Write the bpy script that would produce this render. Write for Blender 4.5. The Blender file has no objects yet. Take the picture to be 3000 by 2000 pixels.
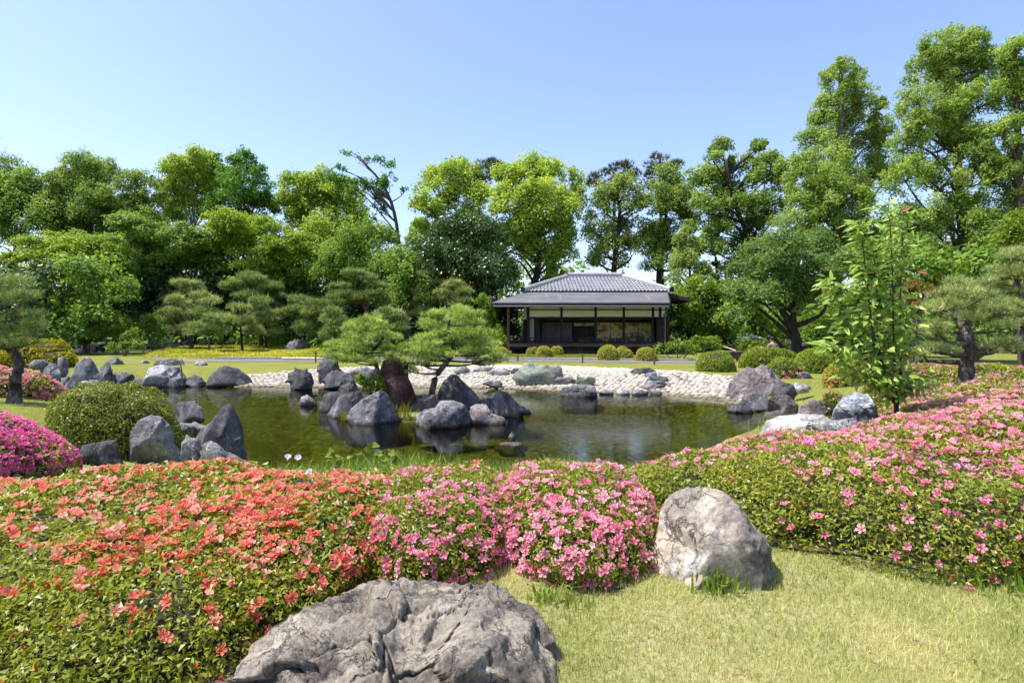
import bpy, bmesh, math, random
import numpy as np
from mathutils import Matrix, Vector

C = bpy.context.scene.collection
SC = bpy.context.scene
PI = math.pi

# ------------------------------------------------------------------ camera
F = 1307.0          # focal length, in units of a 2352-wide survey sheet of the site
HX, HY = 1176.0, 745.0
CZ = 1.6
cam_d = bpy.data.cameras.new('camera')
cam = bpy.data.objects.new('camera', cam_d); C.objects.link(cam)
cam.location = (0, 0, CZ); cam.rotation_euler = (PI / 2, 0, 0)
cam_d.sensor_width = 36.0; cam_d.lens = 36.0 * F / 2352.0
cam_d.shift_y = -39.0 / 2352.0
cam_d.clip_start = 0.05; cam_d.clip_end = 3000
SC.camera = cam

# ------------------------------------------------------------------ sun, sky, exposure
SUN = Vector((-0.42, -0.06, 0.90)).normalized()
elev = math.asin(SUN.z)
W = bpy.data.worlds.new('World'); SC.world = W; W.use_nodes = True
wn = W.node_tree.nodes; wl = W.node_tree.links
for n in list(wn): wn.remove(n)
sky = wn.new('ShaderNodeTexSky'); sky.sky_type = 'NISHITA'; sky.sun_disc = False
sky.sun_elevation = elev; sky.sun_rotation = math.atan2(SUN.x, SUN.y)
sky.altitude = 0; sky.air_density = 1.0; sky.dust_density = 1.5; sky.ozone_density = 3.4
bg = wn.new('ShaderNodeBackground'); bg.inputs['Strength'].default_value = 0.15
wo = wn.new('ShaderNodeOutputWorld')
wb = wn.new('ShaderNodeMix'); wb.data_type = 'RGBA'; wb.blend_type = 'MULTIPLY'; wb.inputs[0].default_value = 1; wb.inputs[7].default_value = (1.045, .975, 1.015, 1)
wl.new(sky.outputs[0], wb.inputs[6]); wl.new(wb.outputs[2], bg.inputs[0]); wl.new(bg.outputs[0], wo.inputs[0])
sd = bpy.data.lights.new('sun', 'SUN'); sd.energy = 4.4; sd.angle = math.radians(0.53); sd.color = (1.0, 0.955, 0.88)
so = bpy.data.objects.new('sun', sd); C.objects.link(so)
so.rotation_euler = SUN.to_track_quat('Z', 'Y').to_euler(); so.location = (-10, 5, 30)
SC.view_settings.view_transform = 'Standard'; SC.view_settings.look = 'None'
SC.view_settings.exposure = 0.95; SC.view_settings.gamma = 1.0; SC.view_settings.use_curve_mapping = False
SC.render.engine = 'CYCLES'
cy = SC.cycles
cy.max_bounces = 9; cy.diffuse_bounces = 5; cy.glossy_bounces = 3; cy.transmission_bounces = 4; cy.transparent_max_bounces = 12
cy.caustics_reflective = False; cy.caustics_refractive = False
cy.sample_clamp_indirect = 4.0

# ------------------------------------------------------------------ noise and small maths
def RNG(s): return np.random.default_rng(s)
def _hash(ix, iy, iz, seed):
    h = (ix.astype(np.int64) * 374761393 + iy.astype(np.int64) * 668265263 + iz.astype(np.int64) * 2147483647 + seed * 974711)
    h = (h ^ (h >> 13)) * 1274126177
    h = h ^ (h >> 16)
    return (h & 0xffff).astype(np.float64) / 65535.0
def vnoise(p, seed=0):
    p = np.asarray(p, float)
    i = np.floor(p).astype(np.int64); f = p - i
    f = f * f * (3 - 2 * f)
    r = 0
    for dx in (0, 1):
        for dy in (0, 1):
            for dz in (0, 1):
                w = (f[:, 0] if dx else 1 - f[:, 0]) * (f[:, 1] if dy else 1 - f[:, 1]) * (f[:, 2] if dz else 1 - f[:, 2])
                r = r + w * _hash(i[:, 0] + dx, i[:, 1] + dy, i[:, 2] + dz, seed)
    return r * 2 - 1
def fbm(p, octv=4, seed=0, ridged=False):
    a, s, t = 1.0, 0, 0
    p = np.asarray(p, float)
    for k in range(octv):
        n = vnoise(p, seed + k * 17)
        if ridged: n = 1 - 2 * np.abs(n)
        s = s + a * n; t += a; a *= 0.5; p = p * 2.03 + 7.1
    return s / t
def unit(v):
    return v / np.maximum(np.linalg.norm(v, axis=-1, keepdims=True), 1e-9)
def rdir(rng, n): return unit(rng.normal(size=(n, 3)))
def smooth(t):
    t = np.clip(t, 0, 1); return t * t * (3 - 2 * t)

# ------------------------------------------------------------------ the lie of the land
def P(X, Y, d): return np.array([(X - HX) / F * d, d, CZ - (Y - HY) / F * d])
WZ = -0.45
def wpt(X, Y):
    d = (CZ - WZ) * F / (Y - HY); return ((X - HX) / F * d, d)
POND = [wpt(*q) for q in ((140, 896), (330, 885), (480, 887), (560, 888), (760, 890), (1000, 891), (1170, 893), (1290, 898), (1420, 903),
        (1560, 909), (1660, 921), (1720, 933), (1755, 950), (1752, 975), (1650, 1020), (1545, 1060))]
POND += [(1.7, 7.5), (0.6, 7.1), (-1.0, 7.0), (-2.6, 7.3), wpt(570, 1048), wpt(500, 985), wpt(425, 958), wpt(300, 936), wpt(120, 908)]
POND = np.array(POND)
def pin(x, y, poly):
    inside = np.zeros(x.shape, bool); n = len(poly)
    for i in range(n):
        x1, y1 = poly[i]; x2, y2 = poly[(i + 1) % n]
        c = (y1 > y) != (y2 > y)
        inside ^= c & (x < (x2 - x1) * (y - y1) / (y2 - y1 + 1e-12) + x1)
    return inside
def pdist(x, y, poly):
    best = np.full(x.shape, 1e9); n = len(poly)
    for i in range(n):
        a = poly[i]; b = poly[(i + 1) % n]; ab = b - a
        t = np.clip(((x - a[0]) * ab[0] + (y - a[1]) * ab[1]) / (ab @ ab), 0, 1)
        best = np.minimum(best, (x - a[0] - t * ab[0]) ** 2 + (y - a[1] - t * ab[1]) ** 2)
    return np.sqrt(best)
ISL = (-2.2, 12.95, 1.45, 0.62)
def G(x, y):
    x = np.atleast_1d(np.asarray(x, float)); y = np.atleast_1d(np.asarray(y, float))
    x, y = np.broadcast_arrays(x, y)
    base = 0.5 * (1 - smooth((y - 2.5) / 15.0))
    s = pdist(x, y, POND); ins = pin(x, y, POND)
    wid = np.where(y < 9, 4.2, 3.2)
    out = WZ + (base - WZ) * smooth(s / wid + 0.04)
    inn = WZ - np.minimum(0.5, 0.45 * s)
    z = np.where(ins, inn, out)
    e = ((x - ISL[0]) / ISL[2]) ** 2 + ((y - ISL[1]) / ISL[3]) ** 2
    isl = -1.0 + 0.66 * smooth(1.6 - e)
    z = np.where(ins, np.maximum(z, isl), z)
    z = z + 0.012 * vnoise(np.stack([x * 0.7, y * 0.7, x * 0], -1).reshape(-1, 3), 5).reshape(z.shape)
    return z
_dd = np.concatenate([np.linspace(0.9, 12, 1500), np.linspace(12, 60, 2500)])
def hit(X, Y):
    x = (X - HX) / F * _dd; zl = CZ - (Y - HY) / F * _dd
    k = np.nonzero(G(x, _dd) >= zl)[0]
    return float(_dd[k[0]]) if len(k) else 60.0

# ------------------------------------------------------------------ mesh helpers
def make_mesh(name, V, faces, mat=None, attrs=None, smooth_sh=False):
    """faces: list of int arrays, each (n,3) or (n,4)"""
    if not isinstance(faces, (list, tuple)): faces = [faces]
    V = np.asarray(V, np.float32)
    me = bpy.data.meshes.new(name)
    me.vertices.add(len(V)); me.vertices.foreach_set('co', V.ravel())
    loops = np.concatenate([np.asarray(f, np.int32).ravel() for f in faces])
    sizes = np.concatenate([np.full(len(f), np.asarray(f).shape[1], np.int32) for f in faces])
    me.loops.add(len(loops)); me.loops.foreach_set('vertex_index', loops)
    me.polygons.add(len(sizes))
    st = np.concatenate([[0], np.cumsum(sizes)[:-1]]).astype(np.int32)
    me.polygons.foreach_set('loop_start', st)
    if smooth_sh: me.polygons.foreach_set('use_smooth', np.ones(len(sizes), bool))
    else: me.polygons.foreach_set('use_smooth', np.zeros(len(sizes), bool))
    for k, a in (attrs or {}).items():
        at = me.attributes.new(k, 'FLOAT', 'POINT'); at.data.foreach_set('value', np.asarray(a, np.float32))
    me.update(calc_edges=True)
    if mat: me.materials.append(mat)
    return me
def link(name, me, parent=None, kind=None, loc=None):
    o = bpy.data.objects.new(name, me); C.objects.link(o)
    if parent is not None: o.parent = parent
    if loc is not None: o.location = loc
    if kind: o['kind'] = kind
    return o
def tag(o, label, cat, group=None):
    o['label'] = label; o['category'] = cat
    if group: o['group'] = group
    return o
def thing(name, label, cat, loc=(0, 0, 0), group=None):
    o = bpy.data.objects.new(name, None); C.objects.link(o); o.location = [float(c) for c in loc]
    o.empty_display_size = 0.1
    return tag(o, label, cat, group)
class MB:
    """collects boxes, bars and tubes into one mesh"""
    def __init__(s): s.V = []; s.Q = []; s.T = []; s.n = 0
    def add(s, V, Q=None, T=None):
        V = np.asarray(V, float); s.V.append(V)
        if Q is not None and len(Q): s.Q.append(np.asarray(Q) + s.n)
        if T is not None and len(T): s.T.append(np.asarray(T) + s.n)
        s.n += len(V); return s
    def box(s, x0, x1, y0, y1, z0, z1):
        V = [(x, y, z) for z in (z0, z1) for y in (y0, y1) for x in (x0, x1)]
        return s.add(V, [(0, 2, 3, 1), (4, 5, 7, 6), (0, 1, 5, 4), (2, 6, 7, 3), (0, 4, 6, 2), (1, 3, 7, 5)])
    def hexa(s, V): return s.add(V, [(0, 2, 3, 1), (4, 5, 7, 6), (0, 1, 5, 4), (2, 6, 7, 3), (0, 4, 6, 2), (1, 3, 7, 5)])
    def tube(s, pts, radii, n=6, seed=0, rough=0.0):
        pts = np.asarray(pts, float); m = len(pts); radii = np.broadcast_to(np.asarray(radii, float), (m,))
        t = unit(np.gradient(pts, axis=0))
        ref = np.where(np.abs(t[:, 2:3]) > 0.9, np.array([[1.0, 0, 0]]), np.array([[0, 0, 1.0]]))
        u = unit(np.cross(t, ref)); v = np.cross(t, u)
        a = np.arange(n) / n * 2 * PI
        R = radii[:, None] * np.ones(n)
        if rough: R = R * (1 + rough * RNG(seed).normal(size=R.shape))
        V = pts[:, None, :] + R[..., None] * (np.cos(a)[None, :, None] * u[:, None, :] + np.sin(a)[None, :, None] * v[:, None, :])
        Q = []
        for i in range(m - 1):
            for j in range(n):
                k = (j + 1) % n; Q.append((i * n + j, i * n + k, (i + 1) * n + k, (i + 1) * n + j))
        T = [(m * n, j2, j) for j, j2 in ((j, (j + 1) % n) for j in range(n))]
        T = [((m * n), (j + 1) % n, j) for j in range(n)] + [((m * n + 1), (m - 1) * n + j, (m - 1) * n + (j + 1) % n) for j in range(n)]
        return s.add(np.concatenate([V.reshape(-1, 3), pts[:1], pts[-1:]]), Q, T)
    def mesh(s, name, mat, off=(0, 0, 0), sm=False):
        V = np.concatenate(s.V) - np.asarray(off, float)
        f = []
        if s.Q: f.append(np.concatenate(s.Q))
        if s.T: f.append(np.concatenate(s.T))
        return make_mesh(name, V, f, mat, None, sm)
    def build(s, name, mat, parent=None, off=None, kind=None, sm=False):
        if off is None: off = tuple(parent.location) if parent is not None else (0, 0, 0)
        return link(name, s.mesh(name, mat, off, sm), parent, kind)
def curve(pts, n):
    """smooth polyline through control points"""
    pts = np.asarray(pts, float)
    if len(pts) < 3:
        t = np.linspace(0, 1, n)[:, None]; return pts[0] * (1 - t) + pts[-1] * t
    out = []; m = len(pts) - 1
    for u in np.linspace(0, m - 1e-6, n):
        i = int(u); f = u - i
        p0, p1, p2, p3 = pts[max(i - 1, 0)], pts[i], pts[i + 1], pts[min(i + 2, m)]
        out.append(0.5 * ((2 * p1) + (p2 - p0) * f + (2 * p0 - 5 * p1 + 4 * p2 - p3) * f * f + (3 * p1 - p0 - 3 * p2 + p3) * f ** 3))
    return np.array(out)
def frames(Nrm, rng, spin=True, ref=None):
    """rotation matrices with local z along Nrm"""
    n = len(Nrm); z = unit(Nrm)
    t = rdir(rng, n) if ref is None else ref
    x = unit(np.cross(t, z)); y = np.cross(z, x)
    return np.stack([x, y, z], -1)
def scatter_mesh(protoV, protoFaces, Pp, R, S, extra=None, tint=None):
    """merge many placed copies: returns V, faces, attrs"""
    n = len(Pp); k = len(protoV)
    S = np.asarray(S, float)
    S = np.broadcast_to(S if S.ndim == 2 else S[:, None], (n, 3)) if S.ndim else np.full((n, 3), float(S))
    L = protoV[None] * S[:, None, :]
    V = np.einsum('nij,nkj->nki', R, L) + Pp[:, None, :]
    faces = [(np.asarray(f)[None] + (np.arange(n) * k)[:, None, None]).reshape(-1, np.asarray(f).shape[1]) for f in protoFaces]
    at = {}
    if tint is not None: at['tint'] = np.repeat(tint, k)
    if extra: 
        for kk, v in extra.items(): at[kk] = np.tile(v, n)
    return V.reshape(-1, 3), faces, at
LEAFV = np.array([(0, -0.5, 0), (0.5, 0.0, 0.10), (0, 0.5, -0.04), (-0.5, 0.0, 0.10)])
LEAFF = [np.array([(0, 1, 2, 3)])]
TRIV = np.array([(0.42, -0.45, 0), (0.08, 0.55, 0.06), (-0.5, -0.25, 0.05)]); TRIF = [np.array([(0, 1, 2)])]
def leaf_arrays(Pp, N, length, aspect, rng, tint, tri=False):
    R = frames(N, rng); n = len(Pp)
    L = np.broadcast_to(np.asarray(length, float), (n,)) * rng.uniform(0.7, 1.3, n)
    S = np.stack([L * aspect, L, L * aspect], -1)
    return scatter_mesh(TRIV if tri else LEAFV, TRIF if tri else LEAFF, Pp, R, S, None, tint)

# ------------------------------------------------------------------ materials
MATS = {}
def nodes_of(name):
    m = bpy.data.materials.new(name); m.use_nodes = True
    nt = m.node_tree
    for n in list(nt.nodes): nt.nodes.remove(n)
    out = nt.nodes.new('ShaderNodeOutputMaterial')
    return m, nt, out
def N(nt, t, **kw):
    n = nt.nodes.new(t)
    for k, v in kw.items():
        if k.startswith('i_'):
            key = k[2:]
            key = int(key) if key.isdigit() else key.replace('_', ' ')
            n.inputs[key].default_value = v
        else: setattr(n, k, v)
    return n
def ramp(nt, stops, interp='LINEAR'):
    r = nt.nodes.new('ShaderNodeValToRGB'); cr = r.color_ramp; cr.interpolation = interp
    while len(cr.elements) < len(stops): cr.elements.new(0.5)
    for e, (p, c) in zip(cr.elements, stops):
        e.position = p; e.color = (*c, 1) if len(c) == 3 else c
    return r
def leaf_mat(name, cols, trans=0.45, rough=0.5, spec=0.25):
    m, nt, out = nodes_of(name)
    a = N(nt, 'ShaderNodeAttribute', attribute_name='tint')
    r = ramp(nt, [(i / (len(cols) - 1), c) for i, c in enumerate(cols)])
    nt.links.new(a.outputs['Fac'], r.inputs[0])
    b = N(nt, 'ShaderNodeBsdfPrincipled'); b.inputs['Roughness'].default_value = rough; b.inputs['Specular IOR Level'].default_value = spec
    nt.links.new(r.outputs[0], b.inputs['Base Color'])
    tl = N(nt, 'ShaderNodeBsdfTranslucent')
    hs = N(nt, 'ShaderNodeHueSaturation'); hs.inputs['Hue'].default_value = 0.49; hs.inputs['Value'].default_value = 1.35; hs.inputs['Saturation'].default_value = 1.05
    nt.links.new(r.outputs[0], hs.inputs['Color']); nt.links.new(hs.outputs[0], tl.inputs[0])
    mx = N(nt, 'ShaderNodeMixShader'); mx.inputs[0].default_value = trans
    nt.links.new(b.outputs[0], mx.inputs[1]); nt.links.new(tl.outputs[0], mx.inputs[2]); nt.links.new(mx.outputs[0], out.inputs[0])
    return m
def noise_mat(name, stops, scale=4.0, detail=6, rough=0.85, bump=0.2, bscale=None, stretch=(1, 1, 1), spec=0.3, dist=0.0, rand=0.0, bdist=0.02, metallic=0.0, second=None):
    m, nt, out = nodes_of(name)
    tc = N(nt, 'ShaderNodeTexCoord'); mp = N(nt, 'ShaderNodeMapping'); mp.inputs['Scale'].default_value = stretch
    nt.links.new(tc.outputs['Object'], mp.inputs[0])
    vec = mp.outputs[0]
    n1 = N(nt, 'ShaderNodeTexNoise', i_Scale=scale, i_Detail=detail, i_Roughness=0.62, i_Distortion=dist)
    nt.links.new(vec, n1.inputs['Vector'])
    fac = n1.outputs['Fac']
    if rand:
        oi = N(nt, 'ShaderNodeObjectInfo'); ad = N(nt, 'ShaderNodeMath', operation='MULTIPLY_ADD'); ad.inputs[1].default_value = rand
        nt.links.new(oi.outputs['Random'], ad.inputs[0]); nt.links.new(fac, ad.inputs[2])
        sb = N(nt, 'ShaderNodeMath', operation='SUBTRACT'); sb.inputs[1].default_value = rand / 2; nt.links.new(ad.outputs[0], sb.inputs[0]); fac = sb.outputs[0]
    r = ramp(nt, stops); nt.links.new(fac, r.inputs[0]); col = r.outputs[0]
    if second:
        sc2, lo, hi, c2, st2 = second
        mp2 = N(nt, 'ShaderNodeMapping'); mp2.inputs['Scale'].default_value = st2; nt.links.new(tc.outputs['Object'], mp2.inputs[0])
        n3 = N(nt, 'ShaderNodeTexNoise', i_Scale=sc2, i_Detail=5.0, i_Roughness=0.6); nt.links.new(mp2.outputs[0], n3.inputs['Vector'])
        mr = N(nt, 'ShaderNodeMapRange'); mr.inputs[1].default_value = lo; mr.inputs[2].default_value = hi; nt.links.new(n3.outputs['Fac'], mr.inputs[0])
        mc = N(nt, 'ShaderNodeMix', data_type='RGBA'); nt.links.new(mr.outputs[0], mc.inputs[0]); nt.links.new(col, mc.inputs[6]); mc.inputs[7].default_value = (*c2, 1)
        col = mc.outputs[2]
    b = N(nt, 'ShaderNodeBsdfPrincipled'); b.inputs['Roughness'].default_value = rough; b.inputs['Specular IOR Level'].default_value = spec; b.inputs['Metallic'].default_value = metallic
    nt.links.new(col, b.inputs['Base Color'])
    if bump:
        n2 = N(nt, 'ShaderNodeTexNoise', i_Scale=bscale or scale * 3, i_Detail=8.0, i_Roughness=0.7); nt.links.new(vec, n2.inputs['Vector'])
        bp = N(nt, 'ShaderNodeBump'); bp.inputs['Strength'].default_value = bump; bp.inputs['Distance'].default_value = bdist
        nt.links.new(n2.outputs['Fac'], bp.inputs['Height']); nt.links.new(bp.outputs[0], b.inputs['Normal'])
    nt.links.new(b.outputs[0], out.inputs[0])
    return m
def wet_factor(nt):
    """stones stay wet and algae stained in a thin band at the pond's water line"""
    g_ = N(nt, 'ShaderNodeNewGeometry'); sx = N(nt, 'ShaderNodeSeparateXYZ'); nt.links.new(g_.outputs['Position'], sx.inputs[0])
    nz_ = N(nt, 'ShaderNodeTexNoise', i_Scale=6.0, i_Detail=4.0); nt.links.new(g_.outputs['Position'], nz_.inputs['Vector'])
    ma = N(nt, 'ShaderNodeMath', operation='MULTIPLY_ADD'); ma.inputs[1].default_value = -.09; nt.links.new(nz_.outputs['Fac'], ma.inputs[0]); nt.links.new(sx.outputs['Z'], ma.inputs[2])
    mr = N(nt, 'ShaderNodeMapRange'); mr.inputs[1].default_value = WZ - .02; mr.inputs[2].default_value = WZ + .035; mr.inputs[3].default_value = 1.0; mr.inputs[4].default_value = 0.0; nt.links.new(ma.outputs[0], mr.inputs[0])
    return mr.outputs[0]
def rock_mat(name, cols, lichen=(0.55, 0.53, 0.47), lich=0.55, scale=2.2, vein=0.5, streak=(1, 1, 1), bump=0.9, bdist=0.04, stain=.55):
    """weathered stone: mottled base, pale lichen patches, dark cracks"""
    m, nt, out = nodes_of(name); L = nt.links
    tc = N(nt, 'ShaderNodeTexCoord'); oi = N(nt, 'ShaderNodeObjectInfo')
    off = N(nt, 'ShaderNodeVectorMath', operation='SCALE'); cmb = N(nt, 'ShaderNodeCombineXYZ')
    for k in range(3): L.new(oi.outputs['Random'], cmb.inputs[k])
    L.new(cmb.outputs[0], off.inputs[0]); off.inputs['Scale'].default_value = 37.0
    add = N(nt, 'ShaderNodeVectorMath', operation='ADD'); L.new(tc.outputs['Object'], add.inputs[0]); L.new(off.outputs[0], add.inputs[1])
    mp = N(nt, 'ShaderNodeMapping'); mp.inputs['Scale'].default_value = streak; mp.inputs['Rotation'].default_value = (0.3, 0.5, 0.2); L.new(add.outputs[0], mp.inputs[0])
    n1 = N(nt, 'ShaderNodeTexNoise', i_Scale=scale, i_Detail=9.0, i_Roughness=0.65, i_Distortion=0.6); L.new(mp.outputs[0], n1.inputs['Vector'])
    r = ramp(nt, [(0.30 + 0.40 * i / (len(cols) - 1), c) for i, c in enumerate(cols)]); L.new(n1.outputs['Fac'], r.inputs[0])
    # lichen and mineral bloom
    n2 = N(nt, 'ShaderNodeTexNoise', i_Scale=scale * 3.3, i_Detail=8.0, i_Roughness=0.72); L.new(add.outputs[0], n2.inputs['Vector'])
    mr = N(nt, 'ShaderNodeMapRange'); mr.inputs[1].default_value = lich; mr.inputs[2].default_value = lich + 0.12; L.new(n2.outputs['Fac'], mr.inputs[0])
    mx = N(nt, 'ShaderNodeMix', data_type='RGBA'); L.new(mr.outputs[0], mx.inputs[0]); L.new(r.outputs[0], mx.inputs[6]); mx.inputs[7].default_value = (*lichen, 1)
    # cracks: angular, broken, not everywhere
    wv = N(nt, 'ShaderNodeTexNoise', i_Scale=scale * 2.2, i_Detail=6.0, i_Roughness=0.65); L.new(mp.outputs[0], wv.inputs['Vector'])
    sc_ = N(nt, 'ShaderNodeVectorMath', operation='SCALE'); sc_.inputs['Scale'].default_value = 0.45; L.new(wv.outputs['Color'], sc_.inputs[0])
    av = N(nt, 'ShaderNodeVectorMath', operation='ADD'); L.new(mp.outputs[0], av.inputs[0]); L.new(sc_.outputs[0], av.inputs[1])
    vo = N(nt, 'ShaderNodeTexVoronoi', feature='DISTANCE_TO_EDGE', i_Scale=scale * 1.5); L.new(av.outputs[0], vo.inputs['Vector'])
    mr2 = N(nt, 'ShaderNodeMapRange'); mr2.inputs[1].default_value = 0.0; mr2.inputs[2].default_value = 0.035; mr2.inputs[3].default_value = 1 - vein; mr2.inputs[4].default_value = 1.0; L.new(vo.outputs['Distance'], mr2.inputs[0])
    mk = N(nt, 'ShaderNodeTexNoise', i_Scale=scale * .8, i_Detail=3.0); L.new(add.outputs[0], mk.inputs['Vector'])
    mkr = N(nt, 'ShaderNodeMapRange'); mkr.inputs[1].default_value = .45; mkr.inputs[2].default_value = .6; L.new(mk.outputs['Fac'], mkr.inputs[0])
    mm = N(nt, 'ShaderNodeMix', data_type='FLOAT'); L.new(mkr.outputs[0], mm.inputs[0]); mm.inputs[2].default_value = 1.0; L.new(mr2.outputs[0], mm.inputs[3]); mr2 = mm
    # dark weathering in broad patches and a fine speckle
    st = N(nt, 'ShaderNodeTexNoise', i_Scale=scale * .55, i_Detail=7.0, i_Roughness=0.7, i_Distortion=.8); L.new(mp.outputs[0], st.inputs['Vector'])
    sr = ramp(nt, [(.40, (stain, stain, stain * 1.04)), (.54, (1, 1, 1))]); L.new(st.outputs['Fac'], sr.inputs[0])
    sp = N(nt, 'ShaderNodeTexNoise', i_Scale=scale * 17, i_Detail=6.0, i_Roughness=0.75); L.new(add.outputs[0], sp.inputs['Vector'])
    spr = ramp(nt, [(.34, (.55, .55, .56)), (.5, (1, 1, 1)), (.66, (1.3, 1.28, 1.24))]); L.new(sp.outputs['Fac'], spr.inputs[0])
    m1 = N(nt, 'ShaderNodeMix', data_type='RGBA', blend_type='MULTIPLY'); m1.inputs[0].default_value = 1.0; L.new(mx.outputs[2], m1.inputs[6]); L.new(sr.outputs[0], m1.inputs[7])
    m2 = N(nt, 'ShaderNodeMix', data_type='RGBA', blend_type='MULTIPLY'); m2.inputs[0].default_value = 1.0; L.new(m1.outputs[2], m2.inputs[6]); L.new(spr.outputs[0], m2.inputs[7])
    mu = N(nt, 'ShaderNodeMix', data_type='RGBA', blend_type='MULTIPLY'); mu.inputs[0].default_value = 1.0; L.new(m2.outputs[2], mu.inputs[6]); L.new(mr2.outputs[0], mu.inputs[7])
    wf = wet_factor(nt); m3 = N(nt, 'ShaderNodeMix', data_type='RGBA', blend_type='MULTIPLY'); L.new(wf, m3.inputs[0]); L.new(mu.outputs[2], m3.inputs[6]); m3.inputs[7].default_value = (.38, .36, .30, 1); mu = m3
    b = N(nt, 'ShaderNodeBsdfPrincipled'); b.inputs['Roughness'].default_value = 0.85; b.inputs['Specular IOR Level'].default_value = 0.25
    L.new(mu.outputs[2], b.inputs['Base Color'])
    n4 = N(nt, 'ShaderNodeTexNoise', i_Scale=scale * 4.5, i_Detail=10.0, i_Roughness=0.72); L.new(mp.outputs[0], n4.inputs['Vector'])
    hm = N(nt, 'ShaderNodeMath', operation='MULTIPLY'); L.new(n4.outputs['Fac'], hm.inputs[0]); L.new(mr2.outputs[0], hm.inputs[1])
    bp = N(nt, 'ShaderNodeBump'); bp.inputs['Strength'].default_value = bump; bp.inputs['Distance'].default_value = bdist
    L.new(hm.outputs[0], bp.inputs['Height']); L.new(bp.outputs[0], b.inputs['Normal']); L.new(b.outputs[0], out.inputs[0])
    return m
def plain(name, col, rough=0.6, spec=0.3, metallic=0.0): 
    return noise_mat(name, [(0.3, tuple(c * 0.85 for c in col)), (0.7, tuple(min(1, c * 1.1) for c in col))], 8, 4, rough, 0.05, spec=spec, metallic=metallic)
def flower_mat(name, deep, mid, pale, trans=0.45):
    m, nt, out = nodes_of(name); L = nt.links
    rad = N(nt, 'ShaderNodeAttribute', attribute_name='rad'); tn = N(nt, 'ShaderNodeAttribute', attribute_name='tint')
    r1 = ramp(nt, [(0.0, deep), (0.45, mid), (1.0, pale)]); L.new(rad.outputs['Fac'], r1.inputs[0])
    r2 = ramp(nt, [(0.0, deep), (0.5, mid), (1.0, pale)]); L.new(tn.outputs['Fac'], r2.inputs[0])
    mx = N(nt, 'ShaderNodeMix', data_type='RGBA'); mx.inputs[0].default_value = 0.6; L.new(r1.outputs[0], mx.inputs[6]); L.new(r2.outputs[0], mx.inputs[7])
    b = N(nt, 'ShaderNodeBsdfPrincipled'); b.inputs['Roughness'].default_value = 0.6; b.inputs['Specular IOR Level'].default_value = 0.15
    L.new(mx.outputs[2], b.inputs['Base Color'])
    tl = N(nt, 'ShaderNodeBsdfTranslucent'); L.new(mx.outputs[2], tl.inputs[0])
    ms = N(nt, 'ShaderNodeMixShader'); ms.inputs[0].default_value = trans
    L.new(b.outputs[0], ms.inputs[1]); L.new(tl.outputs[0], ms.inputs[2]); L.new(ms.outputs[0], out.inputs[0])
    return m
M = MATS
M['leaf_camphor'] = leaf_mat('leaf_camphor', [(0.132, 0.230, 0.032), (0.308, 0.423, 0.056), (0.535, 0.629, 0.111)])
M['leaf_olive'] = leaf_mat('leaf_olive', [(0.089, 0.163, 0.033), (0.192, 0.295, 0.055), (0.353, 0.440, 0.086)])
M['leaf_mid'] = leaf_mat('leaf_mid', [(0.074, 0.149, 0.026), (0.169, 0.288, 0.042), (0.320, 0.431, 0.066)])
M['leaf_dark'] = leaf_mat('leaf_dark', [(0.024, 0.059, 0.014), (0.056, 0.113, 0.021), (0.121, 0.194, 0.040)], 0.25, 0.38, 0.45)
M['leaf_ginkgo'] = leaf_mat('leaf_ginkgo', [(0.049, 0.126, 0.019), (0.103, 0.243, 0.036), (0.195, 0.359, 0.056)])
M['leaf_pale'] = leaf_mat('leaf_pale', [(0.122, 0.201, 0.033), (0.245, 0.332, 0.074), (0.418, 0.464, 0.140)])
M['leaf_maple'] = leaf_mat('leaf_maple', [(0.100, 0.192, 0.020), (0.212, 0.325, 0.030), (0.375, 0.448, 0.050)])
M['leaf_feather'] = leaf_mat('leaf_feather', [(0.121, 0.212, 0.039), (0.257, 0.372, 0.069), (0.453, 0.530, 0.147)])
M['leaf_cherry'] = leaf_mat('leaf_cherry', [(0.057, 0.122, 0.026), (0.131, 0.222, 0.049), (0.261, 0.352, 0.101)])
M['leaf_red'] = leaf_mat('leaf_red', [(0.100, 0.100, 0.015), (0.160, 0.120, 0.020), (0.260, 0.110, 0.030)])
M['leaf_yellow'] = leaf_mat('leaf_yellow', [(0.108, 0.127, 0.006), (0.264, 0.253, 0.012), (0.432, 0.368, 0.025)])
M['leaf_bright'] = leaf_mat('leaf_bright', [(0.074, 0.144, 0.013), (0.148, 0.240, 0.024), (0.247, 0.324, 0.044)])
M['leaf_azalea'] = leaf_mat('leaf_azalea', [(0.052, 0.086, 0.009), (0.202, 0.241, 0.018), (0.385, 0.372, 0.044)], 0.32, 0.42, 0.4)
M['leaf_azalea_dark'] = leaf_mat('leaf_azalea_dark', [(0.058, 0.084, 0.010), (0.171, 0.213, 0.021), (0.364, 0.382, 0.044)], 0.3, 0.42, 0.35)
M['leaf_hedge'] = leaf_mat('leaf_hedge', [(0.089, 0.146, 0.013), (0.186, 0.259, 0.021), (0.300, 0.359, 0.033)], 0.3, 0.5)
M['leaf_dome'] = leaf_mat('leaf_dome', [(0.147, 0.182, 0.013), (0.320, 0.342, 0.026), (0.491, 0.455, 0.044)], 0.3, 0.5)
M['leaf_sapling'] = leaf_mat('leaf_sapling', [(0.127, 0.238, 0.035), (0.273, 0.421, 0.073), (0.541, 0.617, 0.186)], 0.5, 0.4, 0.4)
M['leaf_cover'] = leaf_mat('leaf_cover', [(0.152, 0.208, 0.019), (0.342, 0.352, 0.033), (0.506, 0.456, 0.058)])
M['leaf_moss'] = leaf_mat('leaf_moss', [(0.100, 0.130, 0.012), (0.200, 0.220, 0.020), (0.280, 0.270, 0.030)])
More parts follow.
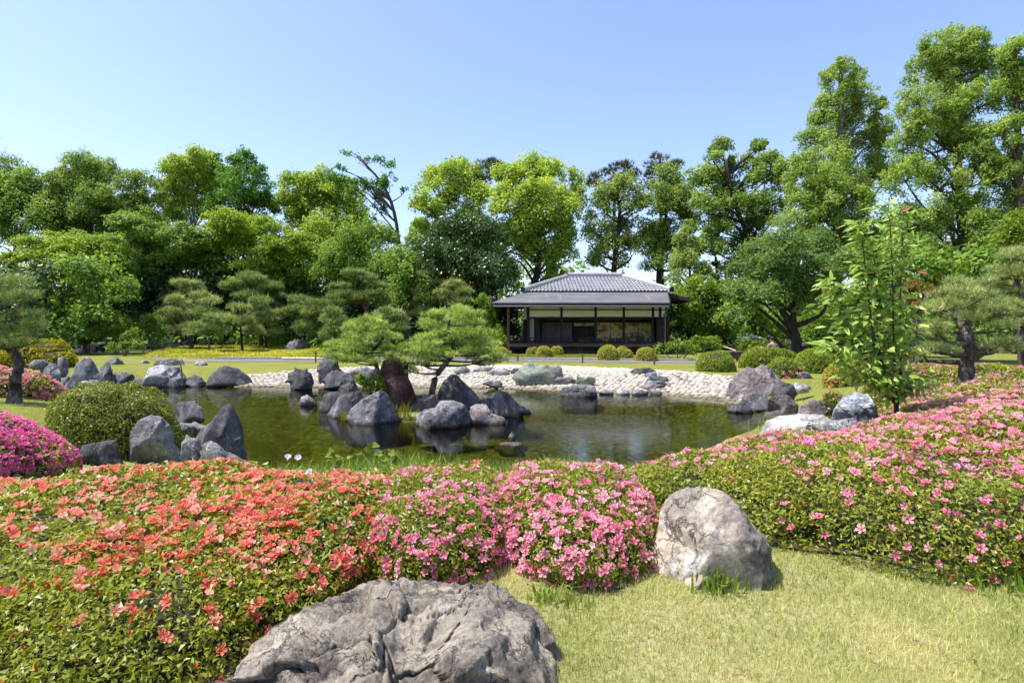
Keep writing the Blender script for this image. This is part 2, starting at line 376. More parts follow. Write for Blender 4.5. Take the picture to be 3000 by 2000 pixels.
M['needle'] = leaf_mat('needle', [(0.106, 0.158, 0.052), (0.258, 0.331, 0.099), (0.485, 0.519, 0.174)], 0.2, 0.5)
M['needle_dark'] = leaf_mat('needle_dark', [(0.026, 0.042, 0.017), (0.060, 0.082, 0.032), (0.113, 0.132, 0.048)], 0.2, 0.5)
M['needle_gold'] = leaf_mat('needle_gold', [(0.120, 0.187, 0.037), (0.307, 0.416, 0.082), (0.538, 0.636, 0.154)], 0.25, 0.5)
M['needle_deep'] = leaf_mat('needle_deep', [(0.066, 0.130, 0.042), (0.185, 0.274, 0.071), (0.354, 0.417, 0.125)], 0.2, 0.5)
M['grass_blade'] = leaf_mat('grass_blade', [(0.168, 0.245, 0.048), (0.420, 0.432, 0.130), (0.644, 0.576, 0.260)], 0.35, 0.6)
M['grass_tuft'] = leaf_mat('grass_tuft', [(0.065, 0.132, 0.014), (0.130, 0.228, 0.024), (0.260, 0.324, 0.060)], 0.4, 0.5)
M['twig'] = noise_mat('twig', [(.3, (.018, .016, .008)), (.7, (.035, .034, .014))], 20, 4, .9, 0.3)
M['bark'] = noise_mat('bark', [(.3, (.03, .024, .019)), (.55, (.085, .07, .055)), (.75, (.16, .14, .115))], 7, 7, .95, .9, 14, (1, 1, .35), bdist=.05)
M['bark_pine'] = noise_mat('bark_pine', [(.32, (.022, .018, .016)), (.52, (.085, .072, .062)), (.7, (.26, .235, .21))], 11, 6, .95, 1.0, 18, (1, 1, .5), bdist=.04)
M['bark_red'] = noise_mat('bark_red', [(.3, (.05, .025, .018)), (.7, (.19, .10, .065))], 7, 6, .95, .7, 14)
M['bark_grey'] = noise_mat('bark_grey', [(.3, (.06, .055, .05)), (.7, (.24, .225, .20))], 6, 6, .95, .7, 14, (1, 1, .4))
M['bark_dark'] = noise_mat('bark_dark', [(.3, (.012, .010, .009)), (.7, (.05, .042, .036))], 8, 6, .95, .8, 14, (1, 1, .4))
M['rock_grey'] = rock_mat('rock_grey', [(0.068, 0.071, 0.078), (0.188, 0.191, 0.198), (0.367, 0.367, 0.363)], (0.570, 0.562, 0.532), .57, 2.4, .6, (1, 1, 1), .9, .05)
M['rock_dark'] = rock_mat('rock_dark', [(0.034, 0.034, 0.036), (0.084, 0.084, 0.086), (0.180, 0.180, 0.180)], (0.384, 0.396, 0.408), .60, 2.6, .6)
M['rock_mauve'] = rock_mat('rock_mauve', [(0.101, 0.084, 0.086), (0.230, 0.196, 0.196), (0.365, 0.324, 0.304)], (0.486, 0.446, 0.405), .62, 1.6, .65)
M['rock_red'] = rock_mat('rock_red', [(0.028, 0.017, 0.015), (0.095, 0.051, 0.042), (0.230, 0.122, 0.093)], (0.450, 0.375, 0.330), .66, 2.2, .6)
M['rock_green'] = rock_mat('rock_green', [(0.132, 0.156, 0.126), (0.264, 0.294, 0.234), (0.384, 0.408, 0.336)], (0.504, 0.504, 0.432), .58, 1.8, .5, (1, 1, 2.2))
M['rock_white'] = rock_mat('rock_white', [(0.150, 0.150, 0.156), (0.400, 0.394, 0.381), (0.600, 0.581, 0.550)], (0.700, 0.681, 0.637), .55, 2.4, .55, (1, 1, 2.5))
M['rock_blue'] = rock_mat('rock_blue', [(0.076, 0.101, 0.143), (0.288, 0.320, 0.379), (0.709, 0.709, 0.675)], (0.650, 0.637, 0.600), .53, 2.6, .5, (1, 1, 2.5))
M['rock_slate'] = rock_mat('rock_slate', [(0.043, 0.045, 0.051), (0.116, 0.116, 0.126), (0.256, 0.253, 0.256)], (0.465, 0.465, 0.465), .62, 2.0, .55, (2.0, 1, .6), .9, .05)
M['rock_tan'] = rock_mat('rock_tan', [(0.130, 0.114, 0.107), (0.312, 0.273, 0.227), (0.468, 0.410, 0.325), (0.611, 0.533, 0.423)], (.56, .51, .43), .55, 3.0, .8, (1.7, 1.7, .5), 1.0, .05, .30)
M['rock_cream'] = rock_mat('rock_cream', [(0.095, 0.078, 0.076), (0.253, 0.216, 0.196), (0.531, 0.455, 0.354), (0.708, 0.620, 0.493)], (.66, .62, .55), .52, 2.2, .7, (1.2, 1.2, .8), 1.0, .04)
# ================================================================== setting: lawn, pond, beach, paths
def lawn_mat(name, dry):
    m, nt, out = nodes_of(name); L = nt.links
    tc = N(nt, 'ShaderNodeTexCoord')
    n1 = N(nt, 'ShaderNodeTexNoise', i_Scale=0.55, i_Detail=5.0, i_Roughness=0.6); L.new(tc.outputs['Object'], n1.inputs['Vector'])
    n2 = N(nt, 'ShaderNodeTexNoise', i_Scale=38.0, i_Detail=6.0, i_Roughness=0.75); L.new(tc.outputs['Object'], n2.inputs['Vector'])
    n3 = N(nt, 'ShaderNodeTexNoise', i_Scale=5.0, i_Detail=6.0, i_Roughness=0.7); L.new(tc.outputs['Object'], n3.inputs['Vector'])
    if dry: st = [(.30, (.19, .22, .06)), (.5, (.33, .33, .13)), (.68, (.46, .41, .23))]
    else: st = [(.30, (.12, .145, .026)), (.5, (.195, .205, .045)), (.70, (.28, .26, .085))]
    r = ramp(nt, st)
    ma = N(nt, 'ShaderNodeMath', operation='MULTIPLY_ADD'); ma.inputs[1].default_value = 0.55; L.new(n1.outputs['Fac'], ma.inputs[0])
    mb = N(nt, 'ShaderNodeMath', operation='MULTIPLY_ADD'); mb.inputs[1].default_value = 0.45; mb.inputs[2].default_value = 0.0; L.new(n3.outputs['Fac'], mb.inputs[0]); L.new(mb.outputs[0], ma.inputs[2])
    L.new(ma.outputs[0], r.inputs[0])
    r2 = ramp(nt, [(.3, (.55, .58, .5)), (.6, (1.0, 1.0, 1.0)), (.75, (1.25, 1.2, 1.15))]); L.new(n2.outputs['Fac'], r2.inputs[0])
    mu = N(nt, 'ShaderNodeMix', data_type='RGBA', blend_type='MULTIPLY'); mu.inputs[0].default_value = 1; L.new(r.outputs[0], mu.inputs[6]); L.new(r2.outputs[0], mu.inputs[7])
    b = N(nt, 'ShaderNodeBsdfPrincipled'); b.inputs['Roughness'].default_value = .95; b.inputs['Specular IOR Level'].default_value = .1
    L.new(mu.outputs[2], b.inputs['Base Color'])
    bp = N(nt, 'ShaderNodeBump'); bp.inputs['Strength'].default_value = .8; bp.inputs['Distance'].default_value = .03; L.new(n2.outputs['Fac'], bp.inputs['Height']); L.new(bp.outputs[0], b.inputs['Normal'])
    L.new(b.outputs[0], out.inputs[0]); return m
M['lawn'] = lawn_mat('lawn', False); M['lawn_dry'] = lawn_mat('lawn_dry', True)
M['bed'] = noise_mat('bed', [(.38, (.018, .024, .006)), (.49, (.055, .062, .012)), (.58, (.13, .13, .028)), (.70, (.34, .31, .10))], 9.0, 10, .9, .5, 9)
M['sand'] = noise_mat('sand', [(.3, (.10, .09, .075)), (.7, (.24, .22, .18))], 20, 6, .95, .4, 60)
M['gravel'] = noise_mat('gravel', [(.3, (.10, .098, .092)), (.7, (.19, .185, .175))], 30, 6, .95, .6, 70)
M['soil'] = noise_mat('soil', [(.3, (.045, .035, .022)), (.7, (.14, .11, .07))], 6, 6, .95, .5, 30)
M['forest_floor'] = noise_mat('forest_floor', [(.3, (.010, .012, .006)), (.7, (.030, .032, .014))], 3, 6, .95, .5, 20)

def axis(segs):
    out = []
    for a, b, st in segs: out += list(np.arange(a, b, st))
    return np.array(out + [segs[-1][1]])
gx = axis([(-400, -60, 20), (-60, -24, 3), (-24, 16, .16), (16, 60, 3), (60, 400, 20)])
gy = axis([(-60, -4, 8), (-4, 0.4, .8), (0.4, 24, .16), (24, 60, 1.2), (60, 600, 30)])
XX, YY = np.meshgrid(gx, gy, indexing='ij')
ZZ = G(XX.ravel(), YY.ravel()).reshape(XX.shape)
nx, ny = XX.shape
idx = np.arange(nx * ny).reshape(nx, ny)
quads = np.stack([idx[:-1, :-1], idx[1:, :-1], idx[1:, 1:], idx[:-1, 1:]], -1).reshape(-1, 4)
GV = np.stack([XX.ravel(), YY.ravel(), ZZ.ravel()], -1)
qc = GV[quads].mean(1)
inp = pin(qc[:, 0], qc[:, 1], POND); isl_m = inp & (qc[:, 2] > WZ - 0.02)
def hp(X, Y): d = hit(X, Y); return ((X - HX) / F * d, d)
BEACH = np.array([wpt(540, 890)] + [hp(X, Y) for X, Y in ((548, 880), (575, 861), (630, 856), (700, 850), (850, 843), (1000, 840), (1170, 838.5), (1300, 841), (1420, 846), (1560, 853), (1680, 864))] +
        [(6.55, 15.6), (6.6, 14.2), wpt(1752, 946), wpt(1720, 932), wpt(1660, 921), wpt(1560, 909), wpt(1420, 904), wpt(1290, 899), wpt(1170, 894), wpt(1000, 892), wpt(760, 891), wpt(560, 889)])
bc = pin(qc[:, 0], qc[:, 1], BEACH) & ~inp
forest = (qc[:, 1] > 33.0) | (qc[:, 0] < -23) & (qc[:, 1] > 12)
near = (qc[:, 1] < 7.5) & ~inp
def sub(mask, name, mat):
    q = quads[mask]; u, inv = np.unique(q, return_inverse=True)
    return link(name, make_mesh(name, GV[u], inv.reshape(-1, 4), mat, None, True), kind='structure')
sub(inp & ~isl_m, 'pond_bed', M['bed'])
sub(isl_m, 'island_ground', M['lawn_dry'])
beach = sub(bc, 'pebble_beach', M['sand'])
rest = ~inp & ~bc
sub(rest & near, 'near_lawn', M['lawn_dry'])
sub(rest & ~near & ~forest, 'lawn', M['lawn'])
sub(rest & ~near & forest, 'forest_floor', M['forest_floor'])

# ---- water
m, nt, out = nodes_of('water'); L = nt.links
tc = N(nt, 'ShaderNodeTexCoord'); mp = N(nt, 'ShaderNodeMapping'); mp.inputs['Scale'].default_value = (1, 2.2, 1); L.new(tc.outputs['Object'], mp.inputs[0])
n1 = N(nt, 'ShaderNodeTexNoise', i_Scale=7.0, i_Detail=4.0, i_Roughness=.55, i_Distortion=.4); L.new(mp.outputs[0], n1.inputs['Vector'])
n2 = N(nt, 'ShaderNodeTexNoise', i_Scale=.35, i_Detail=2.0); L.new(tc.outputs['Object'], n2.inputs['Vector'])
mr = N(nt, 'ShaderNodeMapRange'); mr.inputs[1].default_value = .40; mr.inputs[2].default_value = .62; mr.inputs[3].default_value = .25; mr.inputs[4].default_value = 1.0; L.new(n2.outputs['Fac'], mr.inputs[0])
hm = N(nt, 'ShaderNodeMath', operation='MULTIPLY'); L.new(n1.outputs['Fac'], hm.inputs[0]); L.new(mr.outputs[0], hm.inputs[1])
bp = N(nt, 'ShaderNodeBump'); bp.inputs['Strength'].default_value = .20; bp.inputs['Distance'].default_value = .02; L.new(hm.outputs[0], bp.inputs['Height'])
fr = N(nt, 'ShaderNodeFresnel'); fr.inputs[0].default_value = 1.34; L.new(bp.outputs[0], fr.inputs['Normal'])
gl = N(nt, 'ShaderNodeBsdfAnisotropic' if hasattr(bpy.types, 'ShaderNodeBsdfAnisotropic') else 'ShaderNodeBsdfGlossy')
gl.inputs['Roughness'].default_value = .015; gl.inputs['Color'].default_value = (.95, .97, 1, 1); L.new(bp.outputs[0], gl.inputs['Normal'])
rf = N(nt, 'ShaderNodeBsdfTransparent'); rf.inputs[0].default_value = (.58, .58, .27, 1)
mx = N(nt, 'ShaderNodeMixShader'); L.new(fr.outputs[0], mx.inputs[0]); L.new(rf.outputs[0], mx.inputs[1]); L.new(gl.outputs[0], mx.inputs[2]); L.new(mx.outputs[0], out.inputs[0])
M['water'] = m
bmw = bmesh.new()
cx, cyy = POND.mean(0)
ring = []
for i, (px, py) in enumerate(POND):
    a = POND[i - 1]; b = POND[(i + 1) % len(POND)]; t = b - a; nn = np.array([-t[1], t[0]]) / np.linalg.norm(t)
    nn = nn if (nn @ (POND[i] - np.array([cx, cyy]))) > 0 else -nn
    ring.append(bmw.verts.new((px + nn[0] * .12, py + nn[1] * .12, WZ)))
bmw.faces.new(ring); bmesh.ops.triangulate(bmw, faces=bmw.faces[:]); bmesh.ops.recalc_face_normals(bmw, faces=bmw.faces[:])
if bmw.faces[:][0].normal.z < 0: bmesh.ops.reverse_faces(bmw, faces=bmw.faces[:])
me = bpy.data.meshes.new('pond_water'); bmw.to_mesh(me); bmw.free(); me.materials.append(m)
link('pond_water', me, kind='structure')

# ---- cobbles of the beach: each a stone with its own edges
M['cobble'] = noise_mat('cobble', [(.22, (.15, .128, .10)), (.5, (.285, .25, .20)), (.78, (.39, .355, .295))], 2.5, 4, .85, .25, 25, rand=.8)
_nt = M['cobble'].node_tree; _b = next(n for n in _nt.nodes if n.type == 'BSDF_PRINCIPLED'); _src = _b.inputs['Base Color'].links[0].from_socket
_mx = N(_nt, 'ShaderNodeMix', data_type='RGBA', blend_type='MULTIPLY'); _nt.links.new(wet_factor(_nt), _mx.inputs[0]); _nt.links.new(_src, _mx.inputs[6]); _mx.inputs[7].default_value = (.42, .38, .28, 1); _nt.links.new(_mx.outputs[2], _b.inputs['Base Color'])
def cobble_proto(seed):
    r = RNG(seed); n = 8
    a = np.arange(n) / n * 2 * PI
    rr = 1 + .13 * r.normal(size=n)
    V = [(.5 * rr[i] * math.cos(a[i]), .5 * rr[i] * math.sin(a[i]), -.25) for i in range(n)]
    V += [(.52 * rr[i] * math.cos(a[i]), .52 * rr[i] * math.sin(a[i]), .10) for i in range(n)]
    V += [(.33 * rr[i] * math.cos(a[i]), .33 * rr[i] * math.sin(a[i]), .34 + .03 * r.normal()) for i in range(n)] + [(0, 0, .40)]
    Q = [(i, (i + 1) % n, n + (i + 1) % n, n + i) for i in range(n)] + [(n + i, n + (i + 1) % n, 2 * n + (i + 1) % n, 2 * n + i) for i in range(n)]
    T = [(2 * n + i, 2 * n + (i + 1) % n, 3 * n) for i in range(n)]
    return np.array(V), [np.array(Q), np.array(T)]
protos = [cobble_proto(s) for s in range(5)]
cob_me = [make_mesh('cobblestone', v, f, M['cobble'], None, True) for v, f in protos]
rng = RNG(11)
pts = []
sp = .185
row = 0
for yv in np.arange(12.5, 22.6, sp * .80):
    for xv in np.arange(-10, 8, sp):
        pts.append((xv + (row % 2) * sp / 2 + rng.normal() * .022, yv + rng.normal() * .022))
    row += 1
pts = np.array(pts)
msk = pin(pts[:, 0], pts[:, 1], BEACH)
# a few stones run on under the water's edge
edge = pin(pts[:, 0], pts[:, 1], POND) & (pdist(pts[:, 0], pts[:, 1], BEACH) < .30) & (pts[:, 1] > 13)
pts = pts[msk | edge]
pz = G(pts[:, 0], pts[:, 1]) - .002
size = rng.uniform(.145, .215, len(pts)); size[pts[:, 1] < 17.5] *= .95
key = size / pts[:, 1]
order = np.argsort(-key)
near_i, far_i = order[:300], order[300:]
spin = rng.uniform(0, 6.28, len(pts)); var = rng.integers(0, 5, len(pts))
for i in near_i:
    o = bpy.data.objects.new('cobblestone', cob_me[var[i]]); C.objects.link(o); o.parent = beach
    o.location = (pts[i, 0], pts[i, 1], pz[i]); o.rotation_euler = (rng.normal() * .08, rng.normal() * .08, spin[i])
    o.scale = (size[i] * 1.08, size[i] * .88, size[i] * .55)
allV, allQ, allT, off = [], [], [], 0
for v in range(5):
    k = far_i[var[far_i] == v]
    c, s_ = np.cos(spin[k]), np.sin(spin[k]); z0 = np.zeros_like(c)
    R = np.stack([np.stack([c, -s_, z0], -1), np.stack([s_, c, z0], -1), np.stack([z0, z0, z0 + 1], -1)], 1)
    Pp = np.stack([pts[k, 0], pts[k, 1], pz[k]], -1)
    S = np.stack([size[k] * 1.08, size[k] * .88, size[k] * .55], -1)
    V, fs, _ = scatter_mesh(protos[v][0], protos[v][1], Pp, R, S)
    allV.append(V); allQ.append(fs[0] + off); allT.append(fs[1] + off); off += len(V)
link('cobblestones', make_mesh('cobblestones', np.concatenate(allV), [np.concatenate(allQ), np.concatenate(allT)], M['cobble'], None, True), beach, 'stuff')

# ---- gravel path in front of the beds, with pale stone edging
def strip(name, near_line, far_line, z, mat, n=60):
    a = curve([(*q, 0) for q in near_line], n); b = curve([(*q, 0) for q in far_line], n)
    k = 4
    V = []
    for i in range(k + 1): V.append(a + (b - a) * i / k)
    V = np.stack(V, 1).reshape(-1, 3)
    V[:, 2] = G(V[:, 0], V[:, 1]) + z
    Q = [(i * (k + 1) + j, i * (k + 1) + j + 1, (i + 1) * (k + 1) + j + 1, (i + 1) * (k + 1) + j) for i in range(n - 1) for j in range(k)]
    V = V.reshape(-1, 3)
    return link(name, make_mesh(name, V, np.array(Q), mat), kind='structure')
def g0(X, Y): d = CZ * F / (Y - HY); return ((X - HX) / F * d, d)
strip('gravel_path', [g0(470, 831), g0(800, 830.8), g0(1176, 830.5), g0(1500, 833.4), g0(1690, 836.5)],
      [g0(470, 825.5), g0(800, 826), g0(1176, 826), g0(1500, 828.5), g0(1690, 830)], .012, M['gravel'])
strip('sand_path', [g0(330, 823), g0(390, 828), g0(440, 832), g0(475, 833.2)], [g0(352, 815), g0(405, 821.5), g0(440, 824.5), g0(475, 825.2)], .016, M['sand'], 24)
M['edging'] = noise_mat('edging', [(.3, (.28, .27, .255)), (.7, (.42, .41, .39))], 6, 4, .9, .3)
ed = thing('stone_edging', 'low row of pale stone edging blocks along the far side of the gravel path', 'edging', (*g0(1000, 826), 0))

b_ = MB().box(-.5, .5, -.08, .08, -.02, .10); em = b_.mesh('block', M['edging'])
line = curve([(*g0(500, 825), 0), (*g0(800, 825.6), 0), (*g0(1176, 825.6), 0), (*g0(1500, 828), 0), (*g0(1690, 829.4), 0)], 46)
for i in range(45):
    a, b2 = line[i], line[i + 1]
    if -9.9 < a[0] < -8.0: continue
    o = link('block', em, ed); mid_ = (a + b2) / 2; o.location = (mid_[0] - ed.location[0], mid_[1] - ed.location[1], G(mid_[0], mid_[1])[0])
    o.rotation_euler = (0, 0, math.atan2(b2[1] - a[1], b2[0] - a[0])); o.scale = (np.linalg.norm(b2 - a) * .96, 1, 1)
# ================================================================== the pavilion
M['wood_dark'] = noise_mat('wood_dark', [(.3, (.016, .013, .011)), (.7, (.042, .034, .028))], 5, 6, .75, .3, 20, (1, 1, .12))
M['wood_brown'] = noise_mat('wood_brown', [(.3, (.06, .034, .022)), (.7, (.14, .085, .055))], 5, 6, .75, .3, 20, (1, 1, .12))
M['wood_deck'] = noise_mat('wood_deck', [(.3, (.05, .04, .033)), (.7, (.13, .105, .085))], 5, 6, .7, .3, 20, (.12, 1, 1))
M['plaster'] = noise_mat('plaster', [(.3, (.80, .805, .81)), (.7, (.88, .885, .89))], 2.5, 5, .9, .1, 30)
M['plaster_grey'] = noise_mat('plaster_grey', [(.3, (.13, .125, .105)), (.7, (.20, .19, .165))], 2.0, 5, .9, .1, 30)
M['tile'] = noise_mat('tile', [(.25, (.15, .154, .17)), (.75, (.27, .275, .295))], 3, 5, .42, .15, 20, spec=.5, rand=.35)
M['tile_pale'] = noise_mat('tile_pale', [(.25, (.27, .275, .29)), (.75, (.40, .405, .42))], 3, 5, .45, .15, 20, spec=.5)
M['shingle'] = noise_mat('shingle', [(.28, (.12, .122, .135)), (.5, (.175, .177, .192)), (.72, (.25, .247, .25))], 1.6, 7, .62, .3, 26, (.35, 1.2, 1.2), spec=.4, second=(1.3, .60, .70, (.27, .235, .19), (2.2, .25, .25)))
M['metal_dark'] = plain('metal_dark', (.10, .10, .11), .5, .5)
M['gold'] = noise_mat('gold', [(.38, (.17, .13, .045)), (.5, (.62, .50, .20)), (.62, (.80, .66, .30))], 1.9, 3, .6, .05, 10, (1, 1, 2.4), dist=.6)
M['paper'] = plain('paper', (.72, .69, .60), .9)
M['tatami'] = noise_mat('tatami', [(.3, (.20, .19, .11)), (.7, (.30, .28, .17))], 6, 4, .9, .2, 60)
M['black'] = plain('black', (.012, .011, .011), .5)
M['lacquer'] = plain('lacquer', (.02, .016, .015), .35, .5)
M['red_brown'] = plain('red_brown', (.11, .032, .022), .6)
M['silver'] = plain('silver', (.45, .46, .48), .35, .5, .7)
M['stone_pale'] = noise_mat('stone_pale', [(.3, (.26, .25, .23)), (.7, (.44, .42, .39))], 5, 6, .9, .4, 20)
PV = thing('pavilion', 'dark timber tea pavilion with grey tiled hip roof and open veranda behind the pond', 'pavilion', (4.5, 32, 0))
def pbox(name, mat, *a, parent=PV, **k):
    return MB().box(*a).build(name, mat, parent, off=tuple(PV.location) if parent is PV else None, **k)
OFF = tuple(PV.location)
def slab(name, mat, top, thick, parent=PV):
    t = np.array(top, float); b = t - np.array([0, 0, thick]); m_ = MB()
    m_.add(np.concatenate([t, b]), [(0, 1, 2, 3), (7, 6, 5, 4)] + [(i, 4 + i, 4 + (i + 1) % 4, (i + 1) % 4) for i in range(4)])
    return m_.build(name, mat, parent, off=OFF)
A = (-1.06, 30, 2.75); B = (8.30, 30, 2.75); Ct = (.78, 32, 3.42); Dt = (8.74, 32, 3.42)
Cb = (.78, 38, 3.42); Db = (8.74, 38, 3.42)
# lower roof: courses of shingles, each course a sheet with its own thickness
def courses(name, lo0, lo1, hi0, hi1, n, th):
    lo0, lo1, hi0, hi1 = (np.array(q, float) for q in (lo0, lo1, hi0, hi1)); r = RNG(5)
    m_ = MB()
    for k in range(n):
        a = k / n; b = min(1, (k + 1.35) / n)
        p = [lo0 + (hi0 - lo0) * a, lo1 + (hi1 - lo1) * a, lo1 + (hi1 - lo1) * b, lo0 + (hi0 - lo0) * b]
        p[0] = p[0] + [0, 0, th]; p[1] = p[1] + [0, 0, th]
        q = [p[0] - [0, 0, th], p[1] - [0, 0, th]]
        m_.add(np.array(p + q), [(0, 1, 2, 3), (4, 5, 1, 0)])
    return m_.build(name, M['shingle'], PV, off=OFF)
slab('lower_roof', M['shingle'], [A, B, Dt, Ct], .10)
courses('shingle_courses', np.array(A) + [0, 0, .004], np.array(B) + [0, 0, .004], np.array(Ct) + [0, 0, .004], np.array(Dt) + [0, 0, .004], 26, .014)
slab('lower_roof', M['shingle'], [(-1.06, 40, 2.75), A, Ct, Cb], .10)
slab('lower_roof', M['shingle'], [(8.3, 40, 2.75), (-1.06, 40, 2.75), Cb, Db], .10)
RB = (9.92, 31.75, 3.03)
slab('side_roof', M['shingle'], [(8.745, 32.02, 3.40), RB, (9.92, 39.6, 3.03), (8.745, 38, 3.40)], .08)
slab('side_roof', M['shingle'], [(8.45, 30.9, 3.03), (8.46, 30.9, 3.03), (8.75, 32.0, 3.41), (8.74, 32.0, 3.41)], .08)
# eave boards and gutter
def beam(name, mat, p0, p1, w, h, parent=PV):
    p0 = np.array(p0, float); p1 = np.array(p1, float); d = unit((p1 - p0)[None])[0]; s_ = unit(np.cross(d, [0, 0, 1.0])[None])[0] * w / 2; u = np.array([0, 0, h / 2])
    V = [p + i * s_ + j * u for j in (-1, 1) for p in (p0, p1) for i in (-1, 1)]
    V = [V[0], V[1], V[2], V[3], V[4], V[5], V[6], V[7]]
    return MB().hexa(V).build(name, mat, parent, off=OFF)
beam('eave_board', M['wood_dark'], (-1.08, 30.02, 2.63), (8.32, 30.02, 2.63), .10, .17)
beam('eave_board', M['wood_dark'], (-1.04, 30.1, 2.63), (-1.04, 40, 2.63), .10, .17)
beam('eave_board', M['wood_dark'], (8.33, 30.0, 2.65), (8.73, 31.95, 3.30), .08, .17)
beam('eave_board', M['wood_dark'], (8.78, 32.0, 3.28), (9.94, 31.73, 2.95), .10, .20)
beam('eave_board', M['wood_dark'], (9.90, 31.8, 2.93), (9.90, 39.5, 2.93), .10, .18)
MB().tube([(-1.0, 29.93, 2.555), (8.25, 29.93, 2.535)], .045, 8).build('gutter', M['metal_dark'], PV, off=OFF)
g_ = [('gutter_bracket', x) for x in np.arange(-.6, 8.2, .82)]
for _, x in g_: MB().box(x - .012, x + .012, 29.90, 30.0, 2.48, 2.60).build('gutter_bracket', M['metal_dark'], PV, off=OFF)
# rafters under the eaves
rf_me = None
for k, x in enumerate(np.arange(-.75, 8.2, .42)):
    if rf_me is None:
        rf_me = MB().hexa([(-.03, 30.1, 2.545), (.03, 30.1, 2.545), (-.03, 32.1, 3.215), (.03, 32.1, 3.215), (-.03, 30.1, 2.625), (.03, 30.1, 2.625), (-.03, 32.1, 3.295), (.03, 32.1, 3.295)]).mesh('rafter', M['wood_dark'], (0, 32, 0))
    o = link('rafter', rf_me, PV); o.location = (x - OFF[0], 0, 0)
# tiled upper roof: body, tiles, ridges
R0 = (3.45, 35, 4.50); R1 = (6.75, 35, 4.50)
e0, e1, e2, e3 = (.70, 31.93, 3.45), (8.82, 31.93, 3.45), (8.82, 38.07, 3.45), (.70, 38.07, 3.45)
mb_ = MB(); mb_.add(np.array([e0, e1, e2, e3, R0, R1]), [(0, 1, 5, 4), (2, 3, 4, 5)], [(3, 0, 4), (1, 2, 5), (0, 2, 1), (0, 3, 2)])
mb_.build('upper_roof', M['tile'], PV, off=OFF)
def tile_proto():
    xs = np.array([-.5, -.42, -.30, -.12, .10, .30, .44, .52]); zs = np.array([.030, .075, .085, .035, .012, .012, .030, .055])
    n = len(xs); V = []
    for y, lift in ((0, .030), (1.06, .0)):
        for x, z in zip(xs, zs): V.append((x * .206, y * .355, z * .8 + lift))
    for x, z in zip(xs, zs): V.append((x * .206, 0, z * .8 + .030 - .028))
    Q = [(i, i + 1, n + i + 1, n + i) for i in range(n - 1)] + [(2 * n + i, 2 * n + i + 1, i + 1, i) for i in range(n - 1)]
    return np.array(V), [np.array(Q)]
tv, tf = tile_proto(); tile_me = make_mesh('roof_tile', tv, tf, M['tile'], None, True)
slope = np.array([0, R0[1] - e0[1], R0[2] - e0[2]]); sl = np.linalg.norm(slope); sv = slope / sl; nv = np.cross([1.0, 0, 0], sv)
rows = 9; rl = sl / rows
Rm = np.stack([np.array([1.0, 0, 0]), sv, nv], -1)
for r_ in range(rows):
    t0 = r_ / rows; tm = (r_ + .75) / rows
    xl = e0[0] + (R0[0] - e0[0]) * t0; xr = e1[0] + (R1[0] - e1[0]) * t0
    for k in range(39):
        x = e0[0] + .11 + k * .2085
        if x < xl + .06 or x > xr - .06: continue
        p = np.array([x, e0[1], e0[2]]) + sv * (rl * r_ - .03) + nv * .012
        o = link('roof_tile', tile_me, PV)
        mt = Matrix([[*Rm[0], p[0] - OFF[0]], [*Rm[1], p[1] - OFF[1]], [*Rm[2], p[2] - OFF[2]], [0, 0, 0, 1]])
        o.matrix_basis = mt
def ridge(name, p0, p1, w, h, mat=M['tile_pale']):
    p0 = np.array(p0, float); p1 = np.array(p1, float); d = unit((p1 - p0)[None])[0]; s_ = unit(np.cross(d, [0, 0, 1.0])[None])[0]; u = np.cross(s_, d)
    m_ = MB()
    for lo, hi, ww in ((-.06, h * .55, w), (h * .55, h * .72, w * 1.12)):
        V = [p + i * s_ * ww / 2 + j * u for j in (lo, hi) for p in (p0, p1) for i in (-1, 1)]
        m_.hexa(V)
    o = m_.build(name, mat, PV, off=OFF)
    L_ = np.linalg.norm(p1 - p0); nn = int(L_ / .2)
    c_ = MB()
    for k in range(nn):
        a = p0 + d * (k * L_ / nn + .01) + u * h * .72; b = p0 + d * ((k + 1) * L_ / nn) + u * h * .72
        c_.tube([a, b], [w * .40, w * .44], 8)
    c_.build('ridge_tiles', mat, o, off=OFF, kind=None)
    return o
ridge('ridge', R0, R1, .26, .27)
ridge('hip_ridge', (.62, 31.87, 3.47), (R0[0] - .02, R0[1] - .02, R0[2]), .22, .17)
ridge('hip_ridge', (8.90, 31.87, 3.47), (R1[0] + .02, R1[1] - .02, R1[2]), .22, .17)
ridge('hip_ridge', (.62, 38.13, 3.47), (R0[0] - .02, R0[1] + .02, R0[2]), .22, .17)
ridge('hip_ridge', (8.90, 38.13, 3.47), (R1[0] + .02, R1[1] + .02, R1[2]), .22, .17)
for x, s_ in ((R0[0] - .10, -1), (R1[0] + .10, 1)):
    m_ = MB(); m_.box(x - .06, x + .06, 34.85, 35.15, 4.40, 4.80)
    m_.tube(curve([(x, 35, 4.74), (x - s_ * .06, 35, 4.86), (x - s_ * .02, 35, 4.95), (x + s_ * .12, 35, 5.02)], 8), [.075, .07, .06, .055, .045, .035, .025, .01], 6)
    m_.build('ridge_end_ornament', M['tile'], PV, off=OFF)
for x in (.60, 8.92):
    m_ = MB(); m_.box(x - .12, x + .12, 31.74, 31.90, 3.44, 3.66); m_.tube([(x, 31.74, 3.60), (x, 31.68, 3.60)], .10, 10); m_.build('hip_end_tile', M['black'], PV, off=OFF)
